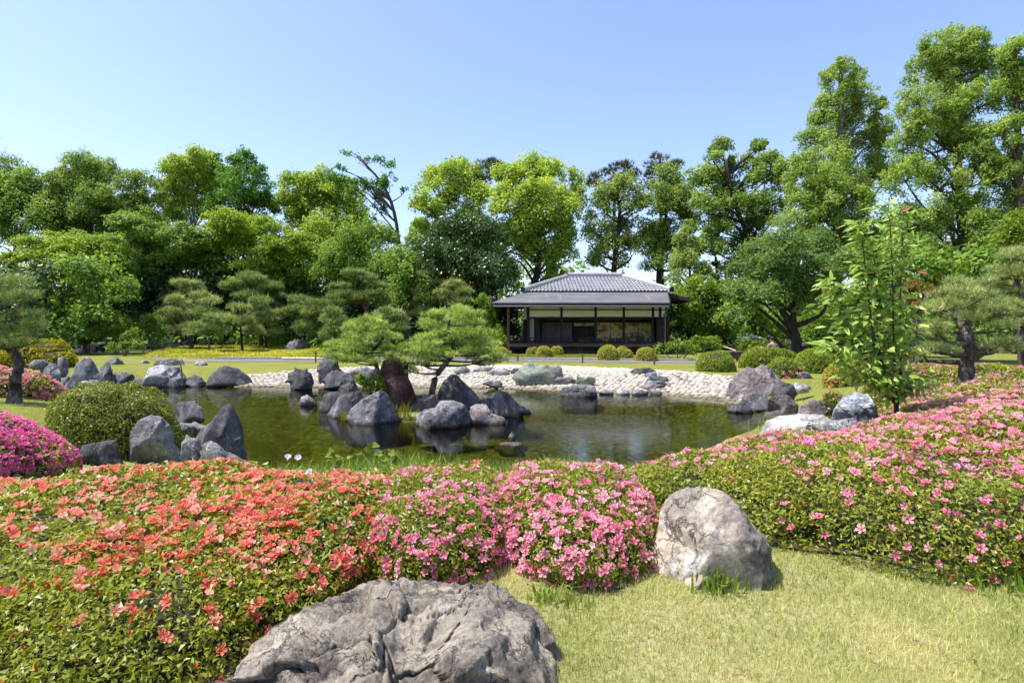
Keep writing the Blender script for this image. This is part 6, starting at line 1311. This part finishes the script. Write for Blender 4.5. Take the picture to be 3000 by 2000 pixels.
def soil(parts):
    m_ = MB()
    for (cx_, cy_, rx, ry) in parts:
        th = np.arange(40) / 40 * 2 * PI; V = []
        for k_, f_ in enumerate((.35, .7, 1.0)):
            w_ = f_ * (1 + .05 * np.sin(th * 5 + cx_ * 9) + .04 * np.sin(th * 11 + cy_)); V.append(np.stack([cx_ + rx * w_ * np.cos(th), cy_ + ry * w_ * np.sin(th), th * 0], -1))
        V = np.concatenate(V + [np.array([[cx_, cy_, 0]])]); V[:, 2] = G(V[:, 0], V[:, 1]) + .008 + .0013 * len(m_.V)
        m_.add(V, [(k_ * 40 + j, k_ * 40 + (j + 1) % 40, (k_ + 1) * 40 + (j + 1) % 40, (k_ + 1) * 40 + j) for k_ in range(2) for j in range(40)], [(120, j, (j + 1) % 40) for j in range(40)])
    return m_.build('bare_soil', M['soil'], None, kind='structure')
BEDS = [(-1.98, 2.75, 1.5, 1.38), (-1.3, 2.3, .75, .85), (-.36, 3.2, .42, .80), (.32, 3.22, .46, .84), (2.35, 3.72, 1.30, 1.34), (3.9, 4.3, 1.5, 1.72)]
soil(BEDS)
# ------------------------------------------------------------------ ground cover and grass
def cover(name, label, cat, poly, mat, n, leaf, h, seed=0, aspect=.5):
    rng = RNG(seed + 3000); poly = np.array(poly); lo, hi = poly.min(0), poly.max(0)
    p = rng.uniform(lo, hi, (n * 4, 2)); p = p[pin(p[:, 0], p[:, 1], poly)][:n]
    e = smooth(pdist(p[:, 0], p[:, 1], poly) / .5) * .8 + .2
    hh = h * e * (.75 + .35 * vnoise(np.stack([p[:, 0], p[:, 1], p[:, 0] * 0], -1) * 1.3, seed)) 
    z = G(p[:, 0], p[:, 1]) + hh * rng.uniform(.3, 1.0, len(p)) ** .5
    Pp = np.stack([p[:, 0], p[:, 1], z], -1)
    nn = unit(np.array([0, -.1, .8]) + rng.normal(size=Pp.shape) * .5)
    tint = np.clip(.5 + .3 * vnoise(Pp * np.array([.8, .8, 0]), seed + 2) + rng.normal(size=len(p)) * .16, 0, 1)
    V, fs, at = leaf_arrays(Pp, nn, leaf * 1.1, aspect, rng, tint, True)
    return tag(link(name, make_mesh(name, V, fs, M[mat], at), kind='stuff'), label, cat)
cover('ground_cover', 'golden green low ground cover under the pines at the back left', 'ground cover',
      [g0(328, 822), g0(335, 812), g0(380, 803), g0(470, 798), g0(620, 794), g0(760, 792), g0(770, 800), g0(760, 824.5), g0(600, 825), g0(400, 823.5)], 'leaf_cover', 42000, .10, .26, 1)
cover('bamboo_grass', 'fresh green bamboo grass behind the left island pine', 'bamboo grass',
      [g0(690, 806), g0(760, 795), g0(900, 790), g0(1100, 800), g0(1130, 815), g0(900, 824), g0(760, 824)], 'leaf_bright', 22000, .17, .32, 2, .28)
cover('moss', 'yellow green moss strip in front of the pavilion', 'moss',
      [g0(1130, 825), g0(1140, 814), g0(1300, 814), g0(1500, 817), g0(1560, 822), g0(1660, 828), g0(1500, 827.5), g0(1300, 825)], 'leaf_moss', 22000, .09, .06, 3)
def blades(name, label, cat, Pp, h, w, mat, seed, parent=None, lean=.35, tintb=.5, seg=1, curl=.5):
    rng = RNG(seed + 4000); n = len(Pp); Hh = h * rng.uniform(.5, 1.3, n)
    az = rng.uniform(0, 2 * PI, n); dr = np.stack([np.cos(az), np.sin(az), az * 0], -1); ln = np.abs(rng.normal(size=n)) * lean
    tip = Pp + np.stack([dr[:, 0] * ln * Hh, dr[:, 1] * ln * Hh, Hh * np.sqrt(np.maximum(1 - .5 * ln ** 2, .2))], -1)
    sd_ = np.stack([-dr[:, 1], dr[:, 0], dr[:, 0] * 0], -1) * (np.broadcast_to(w, (n,)) / 2)[:, None]
    az2 = rng.uniform(0, 2 * PI, n); sd_ = np.stack([np.cos(az2), np.sin(az2), az2 * 0], -1) * (np.broadcast_to(w, (n,)) / 2)[:, None]
    tint = np.clip(tintb + rng.normal(size=n) * .18 + .26 * vnoise(Pp * np.array([1.5, 1.5, 0]), seed) + .24 * vnoise(Pp * np.array([4.5, 4.5, 0]), seed + 1), 0, 1)
    if seg == 1:
        V = np.stack([Pp - sd_, Pp + sd_, tip], 1).reshape(-1, 3); fs = [np.arange(n * 3).reshape(-1, 3)]; tt = np.repeat(tint, 3)
    else:
        mid_ = Pp * .45 + tip * .55 + np.array([0, 0, 1]) * (Hh * .12)[:, None]; tip = tip + dr * (ln * Hh * curl)[:, None] - np.array([0, 0, 1]) * (ln * Hh * .35 * curl)[:, None]
        V = np.stack([Pp - sd_, Pp + sd_, mid_ + sd_ * .8, mid_ - sd_ * .8, tip], 1).reshape(-1, 3); b0 = np.arange(n)[:, None] * 5
        fs = [b0 + np.array([[0, 1, 2, 3]]), b0 + np.array([[3, 2, 4]])]; tt = np.repeat(tint, 5)
    o = link(name, make_mesh(name, V, fs, M[mat], {'tint': tt}), parent, 'stuff')
    return tag(o, label, cat) if label else o
rng = RNG(31)
y = rng.uniform(1.15, 3.4, 260000); x = rng.uniform(-1.2, 3.3, 260000)
k = (rng.uniform(size=len(y)) < (1.5 / y) ** 2) & (np.abs(x) < y * 1.0) & (x > -.75)
x, y = x[k], y[k]
k = np.ones(len(x), bool)
for (cx_, cy_, rx, ry) in BEDS: k &= np.hypot((x - cx_) / rx, (y - cy_) / ry) > rng.uniform(.88, 1.02, len(x))
x, y = x[k], y[k]; z = G(x, y)
blades('grass', 'short dry mown grass of the near lawn', 'grass', np.stack([x, y, z], -1), .028, .0026 * y / 1.6, 'grass_blade', 1, lean=.55)
# thin lawn texture further off on both banks
x = rng.uniform(-9, 9.5, 60000); y = rng.uniform(5.5, 16, 60000); s = pdist(x, y, POND); k = ~pin(x, y, POND) & (s > .15) & ~pin(x, y, BEACH) & ((x < -3.4) | (x > 3.4)) & (np.abs(x) < y)
x, y = x[k], y[k]
blades('bank_grass', 'thin mown grass on the pond banks', 'grass', np.stack([x, y, G(x, y)], -1), .04, .006 * y / 6, 'grass_blade', 2, lean=.5, tintb=.42)
# tall weeds along the near water's edge
x = rng.uniform(-2.4, 2.0, 13000); y = rng.uniform(4.5, 6.2, 13000); k = ~pin(x, y, POND) & (vnoise(np.stack([x * 1.4, x * 0, x * 0], -1), 9) > -.6)
x, y = x[k], y[k]
hs = np.clip((1.585 - .246 * y) - G(x, y) + .075 * vnoise(np.stack([x * 2.2, y * .5, x * 0], -1), 12), .1, .62)
blades('weeds', 'tangle of fresh green weeds along the near edge of the pond', 'weeds', np.stack([x, y, G(x, y)], -1), hs, .010, 'grass_tuft', 3, lean=.38, seg=2, tintb=.62)
def tuft(label, X, Y, n, h, w=.012, spread=.16, seed=0, mat='grass_tuft', d=None, z=None):
    d = d or hit(X, Y); p = P(X, Y, d); r = RNG(seed + 50); q = np.stack([p[0] + r.normal(size=n) * spread, d + r.normal(size=n) * spread * .6], -1)
    zz = G(q[:, 0], q[:, 1]) if z is None else np.full(n, z)
    o = blades('grass_tuft', None, None, np.stack([q[:, 0], q[:, 1], zz], -1), h, w, mat, seed + 60, None, .45, .55, 2)
    del o['kind']; return tag(o, label, 'grass tuft', 'tufts of long grass')
tuft('long grass tuft below the round green bush, left one', 262, 1002, 60, .24, seed=1)
tuft('long grass tuft left of the rounded pale rock', 305, 1008, 70, .26, seed=2, spread=.22)
tuft('long grass tuft at the right foot of the rounded pale rock', 395, 1012, 90, .26, seed=3, spread=.16)
tuft('long grass tuft in front of the rounded pale rock', 350, 1030, 50, .20, seed=4, spread=.2)
tuft('grass tuft between the rounded rock and the tall pointed rock', 425, 1005, 90, .22, seed=5, spread=.2)
tuft('yellow grass tuft between the island rocks', 925, 945, 120, .30, .008, .14, 6, 'leaf_yellow', 12.2, -.38)
tuft('small yellow weed tuft between the two left island rocks', 792, 945, 60, .22, .010, .08, 7, 'leaf_yellow', 12.2, -.45)
tuft('weed at the foot of the white topped boulder', 1660, 1318, 50, .10, .012, .05, 8, d=2.36)
tuft('weed clump in the lawn under the light pink azalea', 1275, 1385, 60, .07, .010, .07, 9)
tuft('weed clump at the lower right under the widest azalea', 2300, 1350, 60, .09, .014, .08, 10)
tuft('green sprig growing on the blocky island rock', 1045, 975, 24, .12, .010, .05, 11, 'grass_tuft', 11.5, -.42)
tuft('weeds by the small upright rock at the left bank', 480, 1040, 60, .16, .012, .12, 12)
tuft('reed tuft poking over the near right shore', 1760, 985, 60, .28, .010, .2, 13)
# ================================================================== the young tree: separate leaves
def leaf_proto():
    V = [(0, 0, 0), (.16, .28, .05), (.19, .5, .03), (.12, .78, -.02), (0, 1.0, -.10), (-.12, .78, -.02), (-.19, .5, .03), (-.16, .28, .05), (0, .28, 0), (0, .52, -.02), (0, .78, -.05)]
    T = [(0, 1, 8), (0, 8, 7), (3, 4, 10), (4, 5, 10)]; Q = [(8, 1, 2, 9), (7, 8, 9, 6), (9, 2, 3, 10), (6, 9, 10, 5)]
    return np.array(V) * np.array([.82, 1, 1]), [np.array(T), np.array(Q)]
LV, LF = leaf_proto()
yd = 5.9
yt = thing('young_tree', 'young tree with several thin upright stems and large pointed leaves, standing before the right trees', 'young tree', (P(2055, 920, yd)[0], yd, float(G(P(2055, 920, yd)[0], yd)[0])))
off = np.array(yt.location); rng = RNG(808)
stems = [[(2062, 930), (2056, 860), (2052, 760), (2050, 640), (2046, 540), (2040, 465)], [(2058, 930), (2030, 850), (2005, 760), (1995, 680), (1985, 590), (1975, 500)], [(2060, 930), (2068, 840), (2068, 740), (2068, 640), (2072, 560), (2076, 480)],
         [(2058, 930), (2015, 860), (1975, 800), (1945, 740), (1925, 680), (1905, 640)], [(2060, 930), (2000, 880), (1950, 840), (1915, 810), (1895, 790)], [(2062, 930), (2068, 880), (2076, 820), (2080, 760), (2082, 700)], [(2058, 930), (2020, 800), (2015, 700), (2012, 620), (1995, 545)], [(2060, 930), (2040, 890), (1998, 870), (1975, 880)], [(2060, 930), (2078, 890), (2085, 880)]]
ms_ = MB(); LP, LD = [], []
for k, s_ in enumerate(stems):
    dd = yd + rng.uniform(-.35, .35); p_ = np.array([P(X, Y, yd + (dd - yd) * i / len(s_)) for i, (X, Y) in enumerate(s_)]); c_ = curve(p_, 40)
    c_[0, 2] = off[2] - .03
    ms_.tube(c_, np.linspace(.014 if k < 3 else .008, .003, 40), 6, k, .05)
    n = 150 if len(s_) > 5 else 95
    for j in range(n):
        t = rng.uniform(.12 if k < 3 else .2, 1.0); q = c_[int(t * 39)]
        # short side twigs carry the leaves
        sgn = rng.choice([-1, 1]); tw = np.array([sgn * rng.uniform(.2, 1), rng.normal() * .6, rng.uniform(-.1, .5)]); ln = rng.uniform(.02, .27) * (1.15 - t * .70)
        e_ = q + tw * ln
        if ln > .07: ms_.tube([q, e_], [.004, .002], 4)
        LP.append(e_); LD.append(unit(np.array([[tw[0] * .5 - .35, tw[1] * .8 - .15, rng.uniform(-.45, .25)]]))[0])
        if rng.uniform() < .75: LP.append(q * .35 + e_ * .65); LD.append(unit(np.array([[-tw[0] * .3 - .35, tw[1] - .2, rng.uniform(-.5, .2)]]))[0])
ms_.build('stems', M['bark'], yt, off=off, sm=True)
LP = np.array(LP); LD = np.array(LD); n = len(LP)
Yx = LD; Zx = unit(np.array([-.1, -.55, .8]) + rng.normal(size=(n, 3)) * .45); Xx = unit(np.cross(Yx, Zx)); Zx = np.cross(Xx, Yx); Rr = np.stack([Xx, Yx, Zx], -1)
S = rng.uniform(.085, .15, n)
tips = [make_mesh('leaf', LV, LF, M['leaf_sapling'], {'tint': np.full(len(LV), t)}) for t in (.25, .45, .6, .8, .95)]
M['leaf_bronze'] = leaf_mat('leaf_bronze', [(.20, .09, .03), (.30, .15, .06), (.36, .22, .12)]); tipr = make_mesh('leaf', LV, LF, M['leaf_bronze'], {'tint': np.full(len(LV), .5)})
od = rng.permutation(n)
for c_, i in enumerate(od[:300]):
    red = LP[i, 2] > 2.0 and rng.uniform() < .06 or rng.uniform() < .03
    o = bpy.data.objects.new('leaf', tipr if red else tips[int(np.clip(rng.normal() * 1.1 + 2, 0, 4))]); C.objects.link(o); o.parent = yt
    r_ = Rr[i] * S[i]; p_ = LP[i] - off
    o.matrix_basis = Matrix(((*r_[0], p_[0]), (*r_[1], p_[1]), (*r_[2], p_[2]), (0, 0, 0, 1)))
r_ = od[300:]
V, fs, at = scatter_mesh(LV, LF, LP[r_], Rr[r_], S[r_], None, np.clip(.5 + rng.normal(size=len(r_)) * .25, 0, 1))
link('foliage', make_mesh('foliage', V - off, fs, M['leaf_sapling'], at), yt, 'stuff')
# ------------------------------------------------------------------ bindweed over the near bank
M['bindweed'] = leaf_mat('bindweed', [(.72, .50, .62), (.80, .62, .74), (.85, .72, .80)], .4)
def heart():
    V = [(0, 0, 0), (.32, -.16, .03), (.48, .10, .05), (.34, .5, .02), (0, 1, -.06), (-.34, .5, .02), (-.48, .10, .05), (-.32, -.16, .03), (0, .4, -.03)]
    return np.array(V), [np.array([(0, 1, 8), (1, 2, 8), (2, 3, 8), (3, 4, 8), (4, 5, 8), (5, 6, 8), (6, 7, 8), (7, 0, 8)])]
HV, HF = heart(); h_me = [make_mesh('leaf', HV, HF, M['leaf_bright'], {'tint': np.full(9, t)}) for t in (.35, .6, .85)]
fu = []
for z, r in ((0, .06), (.5, .14), (.85, .34), (1, .55)): fu += [(r * math.cos(a), r * math.sin(a), z) for a in np.arange(10) / 10 * 2 * PI]
fq = np.array([(i * 10 + j, i * 10 + (j + 1) % 10, (i + 1) * 10 + (j + 1) % 10, (i + 1) * 10 + j) for i in range(3) for j in range(10)])
fu_me = make_mesh('flower', np.array(fu), fq, M['bindweed'], {'tint': np.full(40, .6)}, True)
bw = thing('bindweed', 'bindweed vine with heart shaped leaves and pale trumpet flowers climbing over the near bank', 'vine', P(840, 1075, 5.1))
off = np.array(bw.location); rng = RNG(91); vs = MB()
runs = [[(770, 1085), (800, 1050), (835, 1035), (850, 1020), (862, 1024)], [(820, 1090), (850, 1050), (875, 1040), (885, 1062), (895, 1045)], [(780, 1085), (772, 1055), (762, 1035), (768, 1022)], [(850, 1085), (905, 1058), (900, 1040), (893, 1035)], [(760, 1090), (700, 1078), (660, 1068)], [(900, 1080), (960, 1065), (1010, 1062)]]
for k, s_ in enumerate(runs):
    dd = 5.0 + rng.uniform(-.2, .2); c_ = curve([P(X, Y, dd) for X, Y in s_], 26); vs.tube(c_, np.linspace(.005, .002, 26), 5)
    for j in range(4, 25, 3 if k < 4 else 4):
        o = link('leaf', h_me[rng.integers(0, 3)], bw); sc_ = rng.uniform(.045, .085)
        y_ = unit(np.array([[rng.normal(), rng.normal() - .5, -.3]]))[0]; z_ = unit(np.array([[rng.normal() * .4, -.7, .8]]))[0]; x_ = unit(np.cross(y_, z_)[None])[0]; z_ = np.cross(x_, y_); q = c_[j] - off
        m_ = np.stack([x_, y_, z_], -1) * sc_; o.matrix_basis = Matrix(((*m_[0], q[0]), (*m_[1], q[1]), (*m_[2], q[2]), (0, 0, 0, 1)))
vs.build('stem', M['leaf_bright'], bw, off=off)
for X, Y, dd in ((660, 1058, 4.3), (684, 1057, 4.3), (643, 1096, 3.6), (718, 1092, 3.6), (818, 1098, 3.9)):
    o = link('flower', fu_me, bw); q = P(X, Y, dd) - off; o.location = q; o.scale = (.045, .045, .045); o.rotation_euler = (rng.uniform(.2, .9), rng.normal() * .4, rng.normal())
gb = MB(); c_ = curve([P(418, 885, 7.6), P(417, 850, 7.6), P(410, 832, 7.6), P(392, 823, 7.6)], 14); gb.tube(c_, np.linspace(.012, .003, 14), 5)
tag(gb.build('grass_stalk', M['leaf_pale']), 'single arching grass stalk rising above the round green bush', 'grass stalk')
# ------------------------------------------------------------------ rope posts, log edging, pole, low wall
def post(label, X, Yt, Yb):
    d = CZ * F / (Yb - HY); p = P(X, Yb, d); h = (Yb - Yt) / F * d; t = thing('rope_post', label, 'post', (p[0], d, 0), 'short wooden posts along the path')
    MB().tube([(0, 0, -.05), (0, 0, h)], .035, 8).build('post', M['wood_brown'], t, off=(0, 0, 0)); MB().tube([(0, 0, h * .82), (0, 0, h * .9)], .042, 8).build('rope_knot', M['wood_deck'], t, off=(0, 0, 0)); return t
post('short wooden post at the end of the golden ground cover', 725, 806, 832); p1 = post('short wooden post by the left corner of the pavilion', 1189, 816, 830)
p2 = post('short wooden post below the middle of the pavilion', 1338, 815, 834); p3 = post('short wooden post in front of the single dome bush', 1503, 819, 837.5)
p4 = thing('gate_post', 'small pale post standing below the veranda of the pavilion', 'post', (*g0(1331, 811), 0)); MB().box(-.07, .07, -.05, .05, -.05, .34).build('post', M['stone_pale'], p4, off=(0, 0, 0)); MB().box(-.02, .02, -.056, -.051, 0, .33).build('groove', M['wood_dark'], p4, off=(0, 0, 0))
ro = MB(); pts_ = [np.array(p_.location) + np.array([0, 0, .3]) for p_ in (p1, p2, p3)]
for a, b in zip(pts_[:-1], pts_[1:]): ro.tube(curve([a, (a + b) / 2 - [0, 0, .06], b], 10), .006, 5)
tag(ro.build('rope', M['wood_deck']), 'thin rope strung between the short posts along the path', 'rope')
le = thing('log_edging', 'pale yellow bamboo log edging lying along the bed left of the island pine', 'edging', (*g0(695, 826), 0)); M['bamboo_pale'] = noise_mat('bamboo_pale', [(.3, (.42, .34, .20)), (.7, (.60, .52, .36))], 5, 5, .6, .2)
a = np.array([*g0(648, 826.5), .07]); b = np.array([*g0(742, 826.8), .07])
for k in range(3): MB().tube([a + (b - a) * k / 3, a + (b - a) * (k + .98) / 3], .055, 8).build('log', M['bamboo_pale'], le, off=tuple(le.location))
pl_ = MB().tube([P(1646, 790, 28), P(1690, 805, 27.5)], .035, 8); tag(pl_.build('bamboo_pole', M['bamboo_pale']), 'pale bamboo pole leaning across the shrubs right of the pavilion', 'pole')
wl0 = thing('low_wall', 'low brown rubble wall between the broad dome bush and the hedge', 'wall', (P(1690, 830, 25)[0], 25.0, 0)); rng = RNG(5)
for r_ in range(3):
    for c_ in range(5):
        x = -.42 + c_ * .18 + (r_ % 2) * .07; MB().box(x, x + .17, -.2 - rng.uniform(0, .03), .2, r_ * .125, r_ * .125 + .118).build('stone', M['rock_red'] if rng.uniform() < .5 else M['bark_red'], wl0, off=(0, 0, 0))
MB().box(-.48, .56, -.24, .24, .376, .43).build('cap_slab', M['rock_mauve'], wl0, off=(0, 0, 0))
lf_ = RNG(404); n = 90; y = lf_.uniform(1.5, 2.6, n); x = lf_.uniform(-.1, 2.4, n)
Rr_ = frames(unit(np.array([0, 0, 1.0]) + lf_.normal(size=(n, 3)) * .3), lf_)
V, fs, at = scatter_mesh(LV, LF, np.stack([x, y, G(x, y) + .022], -1), Rr_, lf_.uniform(.012, .035, n), None, lf_.uniform(0, 1, n))
M['leaf_litter'] = leaf_mat('leaf_litter', [(.10, .055, .03), (.22, .13, .07), (.36, .26, .16)], .1)
tag(link('leaf_litter', make_mesh('leaf_litter', V, fs, M['leaf_litter'], at), kind='stuff'), 'scattered dry brown leaves fallen on the near lawn', 'leaf litter')
# ------------------------------------------------------------------ the gardener, crouching behind the hedge
M['skin'] = plain('skin', (.42, .25, .17), .6); M['jacket'] = noise_mat('jacket', [(.3, (.15, .115, .085)), (.7, (.24, .19, .14))], 9, 5, .9, .4, 30); M['trousers'] = plain('trousers', (.05, .05, .06), .9); M['hair'] = noise_mat('hair', [(.3, (.008, .007, .006)), (.7, (.025, .022, .02))], 30, 4, .6, .4, 60)
gd_ = 24.2
gx_ = P(1778, 790, gd_)[0]
gz_ = .0
root = thing('person', 'person in a brown jacket with dark hair, crouching behind the hedge, watering with a hose', 'person', (gx_, gd_, gz_))
def skin(name, vs_, es_, mat, sub=2, rootv=0):
    me = bpy.data.meshes.new(name); me.from_pydata([v[:3] for v in vs_], [], es_) if False else me.from_pydata([v[:3] for v in vs_], es_, [])
    o = bpy.data.objects.new(name, me); C.objects.link(o)
    md1 = o.modifiers.new('skin', 'SKIN'); md1.use_smooth_shade = True
    for i, v in enumerate(vs_):
        sv_ = me.skin_vertices[0].data[i]; r = v[3]; sv_.radius = (r, r) if np.isscalar(r) else r; sv_.use_root = (i == rootv)
    md2 = o.modifiers.new('sub', 'SUBSURF'); md2.levels = sub; md2.render_levels = sub
    dg = bpy.context.evaluated_depsgraph_get(); ev = o.evaluated_get(dg); m2 = bpy.data.meshes.new_from_object(ev)
    bpy.data.objects.remove(o); m2.materials.clear(); m2.materials.append(mat); m2.name = name
    for p_ in m2.polygons: p_.use_smooth = True
    return link(name, m2, root)
# body: pelvis, spine, neck, head, arms, legs in a low squat; faces away and to the left
B_ = [(0, 0, .30, (.13, .11)), (0, .02, .48, (.13, .10)), (0, .06, .66, (.155, .105)), (0, .09, .77, (.12, .08)), (0, .10, .83, .048), (0, .115, .90, (.07, .078)), (0, .125, .985, (.072, .08)), (0, .12, 1.05, .05),
      (-.165, .08, .74, .052), (-.23, .16, .52, .042), (-.27, .36, .60, .033), (-.275, .42, .62, .036), (.165, .08, .74, .052), (.24, .16, .50, .042), (.05, .36, .58, .033), (-.02, .41, .60, .036),
      (-.10, .04, .28, .085), (-.22, .40, .44, .062), (-.19, .14, .09, .045), (-.20, .30, .035, .035), (.10, .04, .28, .085), (.22, .40, .44, .062), (.19, .14, .09, .045), (.20, .30, .035, .035)]
E_ = [(0, 1), (1, 2), (2, 3), (3, 4), (4, 5), (5, 6), (6, 7), (3, 8), (8, 9), (9, 10), (10, 11), (3, 12), (12, 13), (13, 14), (14, 15), (0, 16), (16, 17), (17, 18), (18, 19), (0, 20), (20, 21), (21, 22), (22, 23)]
for (h0, hx, hy, hz, s_) in ((11, -.275, .42, .62, -1), (15, -.02, .41, .60, 1)):
    for f in range(4):
        i = len(B_); sx = (f - 1.5) * .018; L_ = (.9, 1.05, 1.0, .8)[f]
        B_ += [(hx + sx, hy + .045, hz + .012, .010), (hx + sx, hy + .045 + .030 * L_, hz - .004, .009), (hx + sx, hy + .045 + .034 * L_, hz - .030, .0085)]; E_ += [(h0, i), (i, i + 1), (i + 1, i + 2)]
    i = len(B_); B_ += [(hx - s_ * .036, hy + .012, hz + .008, .011), (hx - s_ * .040, hy + .045, hz - .004, .010)]; E_ += [(h0, i), (i, i + 1)]
skin('body', B_, E_, M['skin'])
skin('jacket', [(0, 0, .34, (.155, .135)), (0, .02, .48, (.165, .13)), (0, .06, .66, (.185, .13)), (0, .085, .765, (.14, .10)), (0, .098, .815, .066), (-.17, .08, .735, .070), (-.235, .16, .52, .058), (-.265, .33, .59, .046), (.17, .08, .735, .070), (.245, .16, .50, .058), (.07, .33, .57, .046)],
     [(0, 1), (1, 2), (2, 3), (3, 4), (3, 5), (5, 6), (6, 7), (3, 8), (8, 9), (9, 10)], M['jacket'])
skin('trousers', [(0, .0, .30, (.15, .13)), (-.10, .04, .28, .102), (-.22, .40, .44, .076), (-.192, .15, .11, .060), (.10, .04, .28, .102), (.22, .40, .44, .076), (.192, .15, .11, .060)], [(0, 1), (1, 2), (2, 3), (0, 4), (4, 5), (5, 6)], M['trousers'])
hb = bmesh.new(); bmesh.ops.create_icosphere(hb, subdivisions=3, radius=1)
for v in hb.verts:
    n_ = v.co.normalized(); kx = 1 + .06 * math.sin(9 * n_.x + 4 * n_.z); v.co = Vector((n_.x * .088 * kx, .112 + n_.y * .098 * kx, .995 + n_.z * .092 * kx))
bmesh.ops.delete(hb, geom=[v for v in hb.verts if v.co.z < .945 and v.co.y > .11 or v.co.z < .905], context='VERTS')
hm_ = bpy.data.meshes.new('hair'); hb.to_mesh(hm_); hb.free(); hm_.materials.append(M['hair']); link('hair', hm_, root)
ears = MB()
for s_ in (-1, 1): ears.tube([(s_ * .083, .125, .925), (s_ * .092, .115, .95), (s_ * .088, .118, .975)], [.010, .018, .010], 6)
ears.build('ears', M['skin'], root, off=(0, 0, 0), sm=True)
fc_ = MB(); fc_.tube([(0, .20, .955), (0, .228, .925), (0, .208, .915)], [.010, .016, .010], 6); fc_.build('nose', M['skin'], root, off=(0, 0, 0), sm=True)
root.rotation_euler = (0, 0, .35)
hn = thing('hose_nozzle', 'hose with a spray nozzle held by the crouching gardener', 'hose', (0, 0, 0)); M['hose'] = plain('hose', (.03, .09, .05), .5)
nz = P(1769, 786, gd_ + .35); hd_ = P(1775, 791, gd_ + .3)
MB().tube([hd_, nz], [.016, .028], 8).build('nozzle', M['metal_dark'], hn, off=(0, 0, 0)); MB().tube(curve([hd_, hd_ + [.1, .1, -.3], hd_ + [.4, .3, -.66], hd_ + [1.6, .6, -.70]], 16), .014, 6).build('hose', M['hose'], hn, off=(0, 0, 0))
rng = RNG(66); n = 520; t = rng.uniform(0, 1, n) ** .8
vx = -1.25 * t + rng.normal(size=n) * .10 * t; vz = .85 * t - .72 * t ** 2 + rng.normal(size=n) * .09 * t
q = nz + np.stack([vx, .25 * t + rng.normal(size=n) * .08 * t, vz], -1); dv = unit(np.stack([np.full(n, -1.25), np.full(n, .2), .85 - 1.44 * t], -1)); ln = rng.uniform(.02, .06, n); sd_ = unit(np.cross(dv, rdir(rng, n))) * .004
V = np.stack([q - sd_, q + sd_, q + dv * ln[:, None]], 1).reshape(-1, 3)
M['droplet'] = plain('droplet', (.75, .78, .80), .2, .6)
tag(link('water_spray', make_mesh('water_spray', V, np.arange(n * 3).reshape(-1, 3), M['droplet']), kind='stuff'), 'fine arc of water spray from the hose of the gardener', 'water spray')
